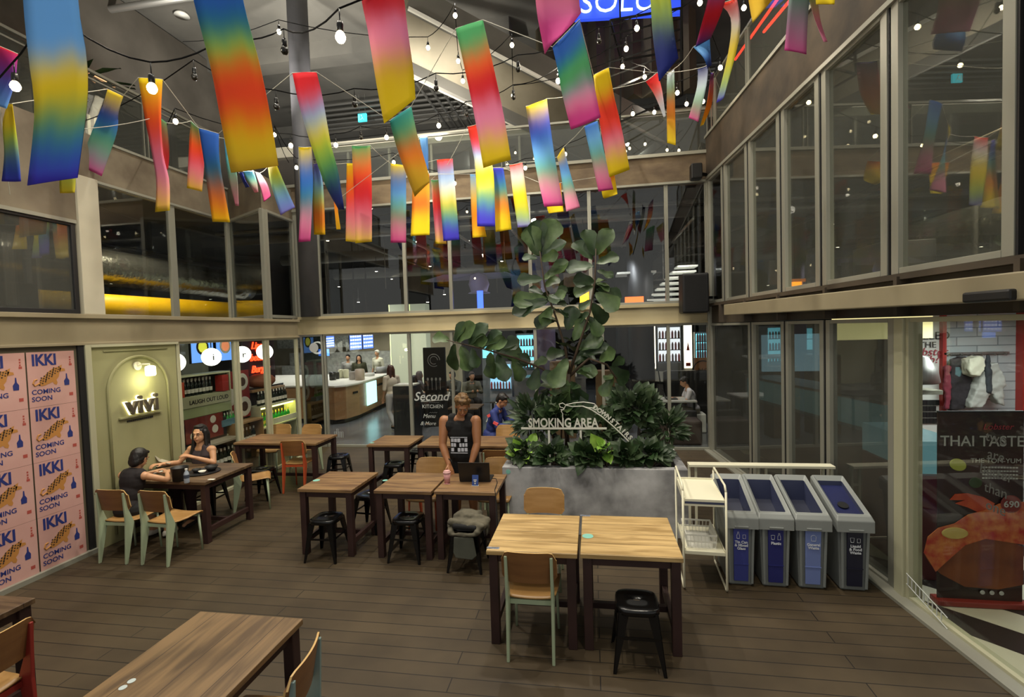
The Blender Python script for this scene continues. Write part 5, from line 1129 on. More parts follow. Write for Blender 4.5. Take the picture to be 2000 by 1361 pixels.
# middle: equipment and lit fridges
def fridge(x0, x1, y0, y1, Y, label, m, rows=3, bot=None, goods=True):
    a, c_ = ay(x0, y0, Y), ay(x1, y1, Y); t = thing('drinks_fridge', label, 'fridge', (a.x, Y, 0)); w_ = c_.x-a.x; z0, z1 = c_.z, a.z
    MB().box((0, .02, 0), (w_, .6, z1+.05)).build('cabinet', mat('fridge_grey', '#8a8f92', .4), t)
    MB().box((.03, 0, z0), (w_-.03, .02, z1)).build('lit_interior', m, t)
    for r in range(rows):
        z = z0+(z1-z0)*(r+.0)/rows+.02; s = MB().box((.03, -.06, z-.02), (w_-.03, 0, z)).build('shelf', M_dark, t)
        if goods:
            n = max(4, int(w_/.09)); b = MB(); b2_ = MB()
            for i in range(n): (b if (i+r) % 3 else b2_).lathe([(.03, 0), (.03, .16), (.012, .22)], (.07+i*(w_-.14)/(n-1), -.03, z), 8)
            b.build('drinks_row', mat('mixed_cans', '#a8a0a0', .4, col2='#6a3a38', scale=3), s); b2_.build('drinks_row', mat('red_cans', '#a83438', .4), s)
    return t
fridge(1283, 1331, 640, 706, 14.8, 'tall lit drinks fridge with rows of red cans behind the right back glass', em('fridge_white', '#d8dfe4', 1.0), 3)
fridge(1357, 1382, 652, 700, 14.5, 'cyan lit drinks fridge at the right end of the back glass', em('fridge_cyan2', '#78d0e0', 1.3), 3)
fridge(1008, 1046, 655, 718, 15.5, 'cyan lit fridge behind the horizontal tree branch', MT['fridge_cyan2'], 3)
fridge(940, 965, 660, 700, 16.2, 'narrow cyan lit fridge behind the leaves of the horizontal branch', MT['fridge_cyan2'], 2, goods=False)
fridge(955, 1000, 712, 760, 14.6, 'low cyan lit display fridge under the horizontal tree branch', em('fridge_cyan3', '#8cc8e8', .9), 2)
for i, (x0_, x1_, l) in enumerate(((1271, 1281, 'glowing white and gold light column left of the red can fridge'), (1335, 1352, 'glowing white light column with red drawing right of the red can fridge'))):
    a, c_ = ay(x0_, 640, 14.7), ay(x1_, 716, 14.7); t = thing('light_column', l, 'light column', (a.x, 14.7, 0)); w_ = c_.x-a.x
    MB().box((0, 0, 0), (w_, .3, 2.5)).build('column_body', M_white, t); MB().box((0, -.02, 1.2), (w_, 0, 2.45)).build('lit_face', em('gold_white', '#fff2d0', 2.2), t)
    b = MB(); b.poly([(w_*.3, -.022, 1.7), (w_*.7, -.022, 1.7), (w_*.5, -.022, 1.95)], (0, -.004, 0)); b.box((w_*.2, -.026, 1.25), (w_*.8, -.022, 1.35)); b.build('red_drawing', M_red, t)
tag(MB().lathe([(.30, 0), (.30, 5.3)], (ay(1064, 690, 13.2).x, 13.2, 0), 28).build('hall_column', mat('lilac_column', '#6f6a86', .6), smooth=True), 'round lilac-grey column behind the tree, left of its trunk', 'column')
tag(MB().lathe([(.32, 0), (.32, 5.3)], (ay(1253, 690, 12.8).x, 12.8, 0), 28).build('hall_column', mat('black_column', '#1c1d20', .5), smooth=True), 'round black column left of the red can fridge', 'column')
tag(MB().lathe([(.30, 0), (.30, 5.3)], (ay(1225, 690, 14).x, 14, 0), 28).build('hall_column', mat('black_column', '#1c1d20', .5), smooth=True), 'second dark round column farther back, partly behind the tree', 'column')
t = thing('magazine_rack', 'slanted black rack of magazines under the red can fridge', 'rack', (ay(1276, 726, 13.4).x, 13.4, 0)); w_ = .95
MB().poly([(0, 0, .95), (w_, 0, .88), (w_, .35, 1.15), (0, .35, 1.22)], (0, .03, -.04)).box((.05, .1, 0), (.1, .3, 1.0)).box((w_-.1, .1, 0), (w_-.05, .3, .95)).build('rack_board', M_blackp, t)
for i in range(6): x = .03+i*.155; MB().poly([(x, -.0, .962-.01*i), (x+.12, -.0, .955-.01*i), (x+.12, .3, 1.2-.012*i), (x, .3, 1.21-.012*i)], (0, -.005, .01)).build('magazine', M_white if i % 2 else M_label, t)
tag(MB().box((ay(1357, 760, 13.6).x, 13.6, 0), (ay(1357, 760, 13.6).x+.8, 13.7, 1.55)).build('wood_partition', mat('orange_wood', '#b07c48', .5)), 'orange wooden partition with round black emblem right of the seated person in white', 'partition')
t = thing('round_emblem', 'black ring emblem on the orange wooden partition', 'emblem', ay(1373, 722, 13.58)); MB().tube([(.24*cos(i*pi/16), 0, .24*sin(i*pi/16)) for i in range(33)], .012, 6).build('ring', M_black, t); txt('BAO', .13, FR((0, -.005, -.05)), M_black, t, 'letters', .002)
# tables and seats in the hall
def htable(x, y, w, d, z, m, label, cat='table', n='hall_table'):
    t = thing(n, label, cat, (x, y, 0)); MB().box((-w/2, -d/2, z-.04), (w/2, d/2, z)).build('tabletop', m, t, bevel=.01)
    for sx in (-1, 1):
        for sy in (-1, 1): MB().beam((sx*(w/2-.06), sy*(d/2-.06), 0), (sx*(w/2-.06), sy*(d/2-.06), z-.04), .04, .04).build('leg', M_black, t)
    return t
htable(1.75, 11.6, 1.0, .7, .76, mat('grey_top', '#a8a8a0', .5), 'grey topped table with laptop where the person in white sits')
htable(.45, 12.0, .8, .7, .76, M_white, 'white topped table behind the bushy plant, left of the person in white')
htable(-1.9, 11.6, 1.0, .8, .78, mat('dark_top', '#3a3734', .5), 'dark table in the hall behind the standing man')
htable(-2.85, 10.75, .7, .6, .76, W_dark, 'dark wooden table directly behind the chalk lettered glass')
tag(MB().box((-2.2, 13.6, 0), (-.2, 14.3, 1.05)).box((-2.25, 13.55, 1.05), (-.15, 14.35, 1.1)).build('steel_counter', mat('steel_counter2', '#8a8c8c', .3, .7)), 'long steel counter behind the person in blue', 'counter')
tag(MB().poly([(-2.1, 13.7, 1.45), (-.4, 13.7, 1.45), (-.4, 14.2, 1.5), (-2.1, 14.2, 1.5)], (0, 0, .04)).box((-2.05, 13.8, 1.1), (-2.0, 13.85, 1.46)).box((-.5, 13.8, 1.1), (-.45, 13.85, 1.46)).build('glass_shelf', M_white), 'pale raised shelf on the long steel counter', 'shelf')
t = thing('sofa', 'tall black sofa back behind the person in white', 'sofa', (2.72, 13.2, 0)); MB().box((-.9, 0, 0), (.9, .25, 1.25)).build('sofa_back', M_blackp, t, bevel=.06, seg=3); MB().box((-.85, -.5, 0), (.85, .0, .45)).build('seat', M_blackp, t, bevel=.04)
t = thing('sofa', 'low dark brown upholstered bench close behind the right back glass', 'sofa', (1.8, 10.3, 0)); MB().box((-.55, 0, 0), (.35, .5, .50)).build('seat', mat('brown_leather', '#2c211c', .6, col2='#3c2d26', scale=4), t, bevel=.05, seg=3); MB().box((-.55, .5, 0), (.35, .62, .62)).build('bench_back', M_blackp, t, bevel=.03)
for i, (x, z0_, w_, h_, l) in enumerate(((-1.95, 1.2, .5, .8, 'dark wooden cabinet behind the fig tree trunk'), (.05, .9, .55, .8, 'brown wooden cabinet right of the fig tree trunk'))):
    tag(MB().box((x, 10.7, 0), (x+w_, 11.1, z0_+h_-.2)).build('wood_cabinet', mat('brown_cabinet', '#57432c', .5, col2='#6b5334', scale=2)), l, 'cabinet') if i else tag(MB().box((-.95, 10.9, 0), (-.4, 11.3, 1.7)).build('wood_cabinet', mat('brown_cabinet', '#57432c', .5, col2='#6b5334', scale=2)), l, 'cabinet')
tag(MB().lathe([(.9, 0), (1.0, -.05), (1.0, -.4), (.9, -.45)], (-.9, 15.0, 2.9), 30).build('round_canopy', mat('canopy_pink', '#a89488', .6)), 'round pinkish canopy over the far lit counter', 'canopy')
for x in (-3.3, -2.3, -1.2, .2, 1.5, 2.9): pass
# ------------------------------------------------------------------ lobster shop behind the right glass
br = brickmat('white_bricks', '#b4bcbc', '#c2c8c6', '#8a9294', .42, .105, .006, .6, rot=(pi/2, 0, 0), bump=.8)
for o_, a_, b_ in (('wall_shop_brick', (4.06, 6.5, 0), (5.2, 6.6, 2.48)),): struct(o_, MB().box(a_, b_), br)
struct('trim_22', MB().box((4.02, 6.44, 0), (4.06, 6.52, 2.48)), M_red); struct('trim_22', MB().box((4.80, 6.40, 1.3), (5.1, 6.5, 2.48)), M_red)
struct('wall_shop_side', MB().box((5.2, 2.5, 0), (5.3, 6.6, 2.48)), M_red); struct('wall_shop_white', MB().box((3.6, 6.5, .3), (4.02, 6.55, 2.48)), M_white)
t = thing('wall_lettering', 'black and red lettering on the white shop wall left of the bricks', 'lettering', (0, 0, 0)); M_rl = mat('script_red', '#a83a48', .6)
for (s, x, y, sz, m_) in (('CALLED', 1812, 663, .13, M_blackp), ('THE', 1812, 679, .10, M_blackp), ('Lobster', 1812, 694, .13, M_rl), ('Lab?', 1812, 709, .13, M_rl), ('WE', 1815, 727, .09, M_blackp)):
    txt(s, sz, FR(ay(x, y, 6.485)), m_, t, 'word', .001, shear=.25 if m_ is M_rl else 0)
b = MB()
for r, (y_, w_) in enumerate(((740, 5), (786, 6), (798, 5), (810, 6), (822, 6))):
    for k in range(w_): c0 = ay(1796+k*6.5, y_, 6.485); b.box((c0.x, 6.48, c0.z-.03), (c0.x+.032, 6.49, c0.z+.03))
b.build('illegible_words', M_blackp, t)
t = thing('coat_rail', 'metal hook rail on the white brick wall', 'rail', ay(1905, 690, 6.46)); MB().box((-.33, -.02, -.01), (.33, .03, .015)).build('bar', M_pipe, t)
for i in range(6): MB().tube([(-.28+i*.11, -.02, 0), (-.28+i*.11, -.06, -.02), (-.28+i*.11, -.07, .01)], .006, 6).build('hook', M_pipe, t)
def garment(pts, m, label, y, cat, thick=.09):
    P_ = [ay(*p, y) for p in pts]; c = sum(P_, Vector())/len(P_); b = MB(); b.poly([p+Vector((0, .02, 0)) for p in P_], (0, -thick, 0))
    o = b.build('hanging_garment', m); r = o.modifiers.new('r', 'REMESH'); r.mode = 'VOXEL'; r.voxel_size = .012; r.use_smooth_shade = True; s = o.modifiers.new('s', 'SMOOTH'); s.iterations = 8
    tx = bpy.data.textures.get('folds') or bpy.data.textures.new('folds', 'CLOUDS'); tx.noise_scale = .09
    d = o.modifiers.new('d', 'DISPLACE'); d.texture = tx; d.strength = .05; d.texture_coords = 'GLOBAL'; return tag(o, label, cat)
garment([(1852, 700), (1880, 695), (1888, 740), (1882, 795), (1850, 800), (1848, 745)], mat('dark_apron', '#2a2326', .9), 'dark grey apron hanging at the left of the hook rail', 6.40, 'apron')
garment([(1843, 715), (1854, 712), (1856, 760), (1852, 800), (1844, 800), (1842, 760)], mat('maroon_cloth', '#7a2c3a', .9), 'maroon cloth hanging beside the dark apron', 6.36, 'cloth', .05)
garment([(1876, 700), (1905, 694), (1912, 712), (1900, 735), (1880, 730)], mat('cream_cloth', '#c9c6ae', .9), 'cream cap hanging in the middle of the hook rail', 6.30, 'cap', .14)
garment([(1915, 712), (1935, 705), (1950, 735), (1948, 790), (1938, 785), (1925, 765), (1905, 795), (1882, 795), (1892, 765), (1905, 735)], mat('grey_shirt', '#a9a89f', .9), 'pale grey striped shirt hanging at the right of the hook rail', 6.34, 'shirt', .12)
garment([(1926, 692), (1933, 692), (1938, 740), (1936, 770), (1926, 765), (1924, 735)], mat('dark_strap', '#33363a', .9), 'dark strap hanging over the pale grey shirt', 6.24, 'strap', .04)
# heat lamp dome, shelf, cabinet
t = thing('dome_lamp', 'steel dome heat lamp at the left of the lobster shop', 'lamp', ay(1782, 745, 5.3)); MB().lathe([(.03, .27), (.12, .24), (.19, .12), (.21, 0), (.20, -.01)], n=24).build('dome', M_pipe, t, smooth=True); MB().lathe([(.17, -.008), (.17, -.002)], n=20).build('glow', em('dome_glow', '#ffe060', 2.5), t); MB().tube([(0, 0, .27), (0, 0, .46)], .01, 6).build('stem', M_pipe, t)
tag(MB().box((ay(1768, 750, 5.3).x, 5.3, 1.70), (ay(1842, 750, 5.3).x, 5.5, 1.74)).box((ay(1768, 750, 5.3).x, 5.46, 0), (ay(1768, 750, 5.3).x+.03, 5.5, 1.70)).build('pass_shelf', mat('shelf_beige', '#8a8878', .6)), 'white pass shelf under the dome lamp', 'shelf')
tag(MB().box((2.95, 5.05, 0), (3.2, 6.0, .98)).build('red_cabinet', mat('dusky_red', '#6e3038', .6)), 'dusky red cabinet behind the glass, left of the THAI TASTE banner stand', 'cabinet')
tag(MB().box((2.95, 5.05, 1.0), (3.35, 6.0, 1.3)).build('glass_case', mat('case_teal', '#4f6468', .2, emis='#7fb8c0', es=.25)), 'grey-teal glass case on the dusky red cabinet', 'case')
# cream light box
t = thing('light_box', 'long cream light box hanging inside the right glass wall', 'light', (0, 0, 0)); a, c_ = ay(1633, 628, 5.9), ay(1822, 660, 5.9)
MB().box((a.x, 5.9, c_.z), (c_.x, 6.0, 2.46)).build('diffuser', em('cream_box', '#e8dc9a', .9), t)
# dark bar beyond the sliding panes
t = thing('display_counter', 'dark counter with teal lit glass top behind the dark right panes', 'counter', (0, 0, 0))
MB().beam((3.9, 6.6, .5), (3.3, 10.0, .5), .8, 1.0).build('counter_body', M_blackp, t); MB().beam((3.75, 6.6, 1.22), (3.15, 10.0, 1.22), .5, .35).build('teal_glass', mat('teal_lit', '#3a5c5e', .2, emis='#6fb0b4', es=.18, col2='#20282a', scale=3), t)
MB().beam((3.75, 6.6, 1.42), (3.15, 10.0, 1.42), .6, .04).build('steel_top', M_pipe, t)
tag(MB().box((3.2, 10.0, 1.5), (4.4, 10.08, 2.2)).build('back_shelf_light', em('bluewhite', '#8fb4c8', .8)), 'blue-white lit back shelf seen through the first dark right pane', 'shelf light')
tag(MB().box((4.4, 6.9, 1.0), (4.6, 7.5, 1.9)).build('red_machine', M_red), 'red machine behind the dark right panes', 'machine')
# floor of the lobster shop with black and white swirls
m = bpy.data.materials.new('swirl_floor'); m.use_nodes = True; nt = m.node_tree; bs = nt.nodes['Principled BSDF']; tc = nt.nodes.new('ShaderNodeTexCoord'); wv_ = nt.nodes.new('ShaderNodeTexWave'); wv_.wave_type = 'BANDS'; wv_.bands_direction = 'DIAGONAL'
wv_.inputs['Scale'].default_value = .62; wv_.inputs['Distortion'].default_value = 2.2; wv_.inputs['Detail'].default_value = 0; wv_.inputs['Detail Scale'].default_value = .6; cr = nt.nodes.new('ShaderNodeValToRGB'); cr.color_ramp.interpolation = 'CONSTANT'; cr.color_ramp.elements[0].color = sr('#25201f'); cr.color_ramp.elements[1].position = .5; cr.color_ramp.elements[1].color = sr('#d0ccb4')
nt.links.new(tc.outputs['Object'], wv_.inputs[0]); nt.links.new(wv_.outputs['Fac'], cr.inputs[0]); nt.links.new(cr.outputs[0], bs.inputs['Base Color']); bs.inputs['Roughness'].default_value = .3
struct('floor', MB().poly([(XR(1)+.1, 1, -.02), (9, 1, -.02), (9, 10.1, -.02), (XR(10.1)+.1, 10.1, -.02)], (0, 0, .018)), m)
# THAI TASTE banner stand
t = thing('banner_stand', 'roll-up THAI TASTE lobster banner stand behind the right glass', 'banner stand', (2.86, 4.64, 0), .0)
BW, BH = .63, 1.64
MB().box((0, 0, .05), (BW, .01, BH)).build('banner_sheet', mat('thai_sheet', '#1c1614', .5, col2='#3a1c14', scale=2.2), t)
MB().box((-.02, -.05, 0), (BW+.03, .07, .05)).build('base_cassette', M_redp, t, bevel=.01); MB().box((0, -.005, BH), (BW, .015, BH+.015)).build('top_rail', M_blackp, t)
txt('THAI TASTE', .125, FR((BW/2+.01, -.003, 1.36)), M_vin, t, 'title', .001, .001, sx=.92)
txt('THE TOM-YUM', .055, FR((BW*.68, -.003, 1.22)), M_vin, t, 'subtitle', .001)
b = MB()
for i in range(4):
    for k in range(12): b.box((.33+.022*k, -.004, 1.175-.03*i), (.346+.022*k, -.001, 1.187-.03*i))
b.build('small_print', M_vin, t)
txt('Lobster', .07, FR((.44, -.003, 1.5)), MT['script_red'], t, 'script', .001, shear=.3)
def disc(cx, cz, rx, rz, m_, n, y=-.003, rot=0, par=None):
    o = MB().lathe([(1, 0), (.9, 1)], n=24, M=Matrix.Rotation(pi/2, 3, 'X') @ Matrix.Diagonal((1, 1, 1))).build(n, m_, par or t); o.scale = (rx, .004, rz); o.location = (cx, y, cz); o.rotation_euler = (0, rot, 0); return o
disc(.15, 1.20, .065, .05, mat('lime', '#a8b048', .5), 'lime_picture', rot=.4); disc(.28, 1.05, .05, .045, mat('herb', '#3a4c2c', .6), 'herb_picture')
M_lob = mat('lobster_orange', '#c8582c', .5, col2='#a83418', scale=9); M_bun = mat('bun_brown', '#6a3418', .6, col2='#8a4c22', scale=4); M_fill = mat('filling_orange', '#d08040', .5, col2='#b02818', scale=14)
MB().poly([(x, -.001, z) for x, z in ((.09, .90), (.13, .95), (.22, .96), (.34, .93), (.42, .88), (.40, .83), (.30, .80), (.22, .84), (.13, .87), (.2, .90))], (0, -.006, 0)).build('claw_picture', M_lob, t)
MB().poly([(x, -.001, z) for x, z in ((-.10, .42), (-.06, .34), (.02, .26), (.2, .16), (.45, .15), (.63, .20), (.63, .52), (.45, .60), (.2, .55), (.02, .50))], (0, -.008, 0)).build('bun_picture', M_bun, t)
MB().poly([(x, -.009, z) for x, z in ((-.11, .44), (-.08, .58), (.0, .66), (.12, .70), (.22, .78), (.34, .82), (.45, .88), (.63, .90), (.63, .54), (.5, .56), (.35, .58), (.2, .52), (.05, .36), (-.02, .28))], (0, -.006, 0)).build('filling_picture', M_fill, t)
disc(.12, .62, .10, .05, mat('lemon', '#c8b060', .5), 'lemon_picture', y=-.017); disc(.53, .88, .075, .075, mat('price_red', '#7a2620', .5), 'price_disc', y=-.016)
txt('690', .075, FR((.53, -.022, .855)), M_vin, t, 'price', .001, .001)
for i in range(3): disc(.33+.07*i, .12, .018, .018, M_vin, 'round_icon', y=-.012)
t = thing('window_lettering', 'grey white lettering on the right shop glass, over the banner stand', 'lettering', (0, 0, 0)); xd = (rp(3, 0)-rp(4, 0)).normalized()
for i, s in enumerate(('two', 'are', 'better', 'than', 'one')): txt(s, .10, frame(rp(3.80, 1.58-.12*i, -.01), xd), mat('etched_grey', '#4c4e4a', .8), t, 'word', .001, shear=.1)
t = thing('window_lettering', 'white outline drawing low on the right shop glass', 'lettering', (0, 0, 0)); b = MB()
for i in range(9): p = rp(4.62-.045*i, .16-.012*i, -.01); b.tube([p, p+Vector((0, 0, .08))], .004, 4)
b.tube([rp(4.64, .25, -.01), rp(4.2, .12, -.01)], .004, 4); b.tube([rp(4.64, .16, -.01), rp(4.2, .03, -.01)], .004, 4); b.build('outline', M_vin, t)
# ------------------------------------------------------------------ plants
def leafmat(n, c1, c2, sc=6):
    m = mat(n, c1, .45, col2=c2, scale=sc, spec=.4); return m
M_fig = leafmat('fig_leaf', '#24381c', '#566c40', 5); M_figd = leafmat('fig_leaf_dark', '#182c14', '#33492a', 5)
M_poth = leafmat('heart_leaf', '#22331c', '#435636', 5); M_lime = leafmat('lime_leaf', '#6e9a3c', '#a0c455', 5)
M_shr = leafmat('shrub_leaf', '#273523', '#47573c', 6); M_stem = mat('woody_stem', '#33271c', .8, col2='#4a3a2a', scale=8, bump=.4)
SH = {'fig': [(0, .03), (.12, .16), (.28, .24), (.42, .26), (.56, .33), (.72, .42), (.86, .36), (.96, .18), (1, .02)],
      'heart': [(-.08, .10), (-.04, .30), (.1, .44), (.28, .46), (.5, .38), (.7, .26), (.88, .11), (1, .01)],
      'lance': [(0, .02), (.15, .12), (.4, .18), (.7, .12), (1, .01)]}
def leaf(b, p, d, nrm, L, kind='fig', wf=1., curl=.18, m=0):
    """one leaf blade from base p along d, folded on its midrib and drooping at the tip"""
    d = Vector(d).normalized(); nrm = Vector(nrm); s = d.cross(nrm)
    if s.length < .05: s = d.cross(Vector((.3, .2, 1)))
    s.normalize(); n = s.cross(d); vs = []; sh = SH[kind]; wv = random.uniform(0, 6)
    for (t, w) in sh:
        c = p + d*(t*L) - n*(curl*L*t*t); ww = w*wf*L; rp_ = .03*L*sin(wv+t*11)
        vs += [c-s*ww+n*(ww*.28+rp_), c-s*ww*.5+n*(ww*.06), c, c+s*ww*.5+n*(ww*.06), c+s*ww+n*(ww*.28-rp_)]
    fs = [(i*5+k, i*5+k+1, (i+1)*5+k+1, (i+1)*5+k) for i in range(len(sh)-1) for k in range(4)]
    b.add(vs, fs, m)
t = thing('fiddle_leaf_fig', 'tall fiddle-leaf fig tree with three leafy branches standing in the concrete planter', 'tree', (-.33, 6.35, .7))
R0 = Vector((-.33, 6.35, .7)); q = lambda x, y, Y=6.3: ay(x, y, Y)-R0
MB().tube([Vector((0, 0, 0)), q(1106, 840), q(1108, 780), q(1112, 730)], [.03, .028, .025, .022], 10).build('trunk', M_stem, t, smooth=True)
st = [[(1112, 730), (1104, 680), (1086, 620), (1064, 560), (1054, 490)], [(1112, 730), (1132, 670), (1152, 610), (1162, 550), (1164, 485)], [(1108, 760), (1060, 720), (1010, 700), (950, 683), (872, 664)], [(1112, 735), (1150, 700), (1185, 712), (1205, 740)]]
for s_ in st: MB().tube([q(*c, 6.3-.02*i) for i, c in enumerate(s_)], [.02, .016, .013, .010, .006][:len(s_)], 8).build('branch', M_stem, t, smooth=True)
lv_ = [(1052,500,1033,445),(1054,490,1048,432),(1056,492,1084,430),(1058,500,1102,472),(1056,508,1088,497),(1050,505,1022,500),(1062,545,1108,512),(1060,545,1012,546),(1064,560,1090,540),(1062,575,1035,562),(1068,582,1006,588),(1070,588,1003,604),(1072,590,1100,570),(1076,600,1050,640),(1078,598,1060,632),(1080,590,1106,592),(1082,585,1104,560),
 (1160,500,1146,448),(1165,498,1188,450),(1158,508,1122,474),(1165,515,1206,498),(1160,520,1108,522),(1166,528,1196,540),(1162,550,1124,545),(1160,560,1122,572),(1165,565,1214,574),(1163,572,1206,602),(1156,592,1182,632),(1158,585,1132,602),(1152,610,1128,625),(1150,618,1172,655),
 (1108,645,1120,600),(1120,665,1142,625),(1106,690,1066,690),(1108,700,1080,755),(1115,712,1152,690),(1120,722,1162,724),(1103,730,1058,738),(1108,742,1096,795),(1115,745,1142,792),(1130,682,1172,658),(1140,692,1188,678),(1170,704,1202,688),(1190,716,1228,745),(1198,735,1176,772),(1195,715,1218,700),(1110,760,1070,800),(1112,765,1150,810),
 (878,665,846,656),(888,668,902,630),(893,668,926,636),(915,674,944,632),(918,674,952,662),(935,680,978,650),(948,682,984,664),(968,690,1012,664),(975,690,1018,690),(888,672,882,722),(900,676,918,722),(922,680,930,716),(958,688,962,738),(972,692,988,742),(1000,700,1020,742),(988,696,1034,705),(1040,715,1066,700),(1050,718,1040,760)]
b = MB()
for i, (bx, by, tx, ty) in enumerate(lv_):
    Yo = 6.3+random.uniform(-.05, .05); p0 = q(bx, by, Yo); p1 = q(tx, ty, Yo+random.uniform(-.16, .10)); d = p1-p0
    leaf(b, p0, d, Vector((random.uniform(-.5, .5), -1, random.uniform(.1, .9))), d.length*1.05, 'fig', random.uniform(.66, .92), random.uniform(-.05, .25), i % 2)
for k in range(20):
    s_ = st[random.choice((0, 1, 3, 0, 1))]; i = random.randrange(1 if s_ is not st[3] else 0, len(s_)-1); u = random.random(); c0 = q(*s_[i]).lerp(q(*s_[i+1]), u)
    a = random.uniform(0, 2*pi); leaf(b, c0, (cos(a), sin(a), random.uniform(-.5, .6)), (0, -.4, 1), random.uniform(.18, .26), 'fig', .8, .2, k % 2)
for k in range(16):
    c0 = q(1085+random.uniform(-8, 30), random.uniform(740, 830), 6.3); a = random.uniform(0, 2*pi); leaf(b, c0, (cos(a), sin(a), random.uniform(-.3, .7)), (0, -.4, 1), random.uniform(.18, .26), 'fig', .8, .2, k % 2)
b.build('foliage', [M_fig, M_figd], t, smooth=True)
def shrub(label, c, r, n, kind, L, mats, name='potted_plant', up_=.35, stems=5, cat='plant'):
    c = Vector(c); t = thing(name, label, cat, (c.x, c.y, .72)); b = MB(); z0 = c.z-.72
    for i in range(n):
        a = random.uniform(0, 2*pi); e = random.uniform(-.5, 1.); k = random.uniform(.45, 1.)
        o = Vector((cos(a)*r[0]*k*sqrt(max(0, 1-e*e*.8)), sin(a)*r[1]*k*sqrt(max(0, 1-e*e*.8)), e*r[2]*k)); p = Vector((0, 0, z0))+o*.8
        d = Vector((o.x/r[0], o.y/r[1], o.z/r[2]+random.uniform(-.35, up_))); 
        p.z = max(p.z, .02); leaf(b, p, d, (random.uniform(-.4, .4), -.7, random.uniform(.3, 1)), L*random.uniform(.7, 1.2), kind, random.uniform(.9, 1.15), random.uniform(0, .35), i % len(mats))
    b.build('foliage', mats, t, smooth=True); b = MB()
    for i in range(stems):
        a = 2*pi*i/stems; b.tube([(cos(a)*.04, sin(a)*.04, 0), (cos(a)*r[0]*.3, sin(a)*r[1]*.3, z0*.6), (cos(a)*r[0]*.55, sin(a)*r[1]*.5, z0+r[2]*.3)], .008, 6)
    b.build('stems', M_stem, t); return t
PM = [M_poth, M_figd]
shrub('heart-leaved plant at the front left corner of the planter, yellowish at its edge', (-.86, 5.98, .92), (.22, .2, .2), 110, 'heart', .11, [M_poth, M_poth, M_lime], 'heart_leaf_plant')
shrub('heart-leaved plant below the letters SMOKING, spilling over the planter edge', (-.52, 5.92, .90), (.25, .2, .17), 120, 'heart', .12, PM, 'heart_leaf_plant')
shrub('heart-leaved plant below the word AREA, spilling over the planter edge', (-.08, 5.92, .90), (.25, .2, .17), 120, 'heart', .12, PM, 'heart_leaf_plant')
shrub('bright lime-leaved plant in the middle right of the planter front', (.12, 5.86, .98), (.15, .12, .16), 16, 'heart', .15, [M_lime], 'lime_leaf_plant')
shrub('heart-leaved plant between the lime leaves and the front right corner plant', (.34, 5.92, .90), (.2, .16, .17), 80, 'heart', .12, PM, 'heart_leaf_plant')
shrub('low dark plant at the front right corner of the planter', (.62, 6.0, .92), (.34, .2, .16), 130, 'heart', .11, [M_figd, M_shr], 'heart_leaf_plant')
shrub('leafy shrub at the left back of the planter behind the letter S', (-.78, 6.4, 1.22), (.32, .25, .40), 230, 'lance', .16, [M_shr, M_figd], 'leafy_shrub')
shrub('dark leafy plant behind the smoking sign, left of the fig trunk', (-.45, 6.25, 1.27), (.30, .2, .34), 170, 'heart', .12, PM, 'leafy_shrub')
shrub('tall bushy shrub at the right of the planter beside the word DOWNSTAIRS', (.52, 6.4, 1.35), (.42, .32, .38), 380, 'heart', .115, [M_shr, M_figd, M_shr], 'leafy_shrub')
shrub('drooping shrub at the right end of the planter, reaching past its edge', (.88, 6.35, 1.12), (.28, .28, .28), 200, 'lance', .15, [M_shr, M_figd], 'leafy_shrub')
shrub('leafy plant between the fig trunk and the tall bushy shrub', (.08, 6.25, 1.15), (.26, .2, .3), 130, 'heart', .12, [M_shr, M_poth], 'leafy_shrub')
for i, (p, l) in enumerate((((-8.75, 7.4, 7.0), 'palm plant on the left upper balcony, behind the twisted coral banner'), ((-8.8, 4.9, 7.4), 'dark palm plant at the top left behind the largest banner'))):
    t = thing('palm_plant', l, 'plant', (p[0], p[1], 5.4)); b = MB(); z = p[2]-5.4
    for k in range(70):
        a = random.uniform(0, 2*pi); leaf(b, Vector((cos(a)*.1, sin(a)*.1, z-.2+random.uniform(-.2, .3))), (cos(a), sin(a), random.uniform(-.1, 1.2)), (0, 0, 1), random.uniform(.45, .8), 'lance', .5, .5, 0)
    b.build('foliage', M_poth, t, smooth=True); MB().tube([(0, 0, 0), (0, 0, z)], .04, 8).build('stem', M_stem, t)
t = thing('balcony_plant', 'small green plant on the far upper balcony above the fig tree', 'plant', (.35, 10.6, 5.66)); b = MB()
for k in range(60): a = random.uniform(0, 2*pi); leaf(b, Vector((cos(a)*.1, sin(a)*.1, random.uniform(.3, .8))), (cos(a), sin(a), random.uniform(0, .9)), (0, 0, 1), random.uniform(.15, .3), 'lance', .8, .3, 0)
b.build('foliage', M_poth, t, smooth=True); MB().lathe([(.12, 0), (.16, .3)], n=16).build('pot', M_dark, t)
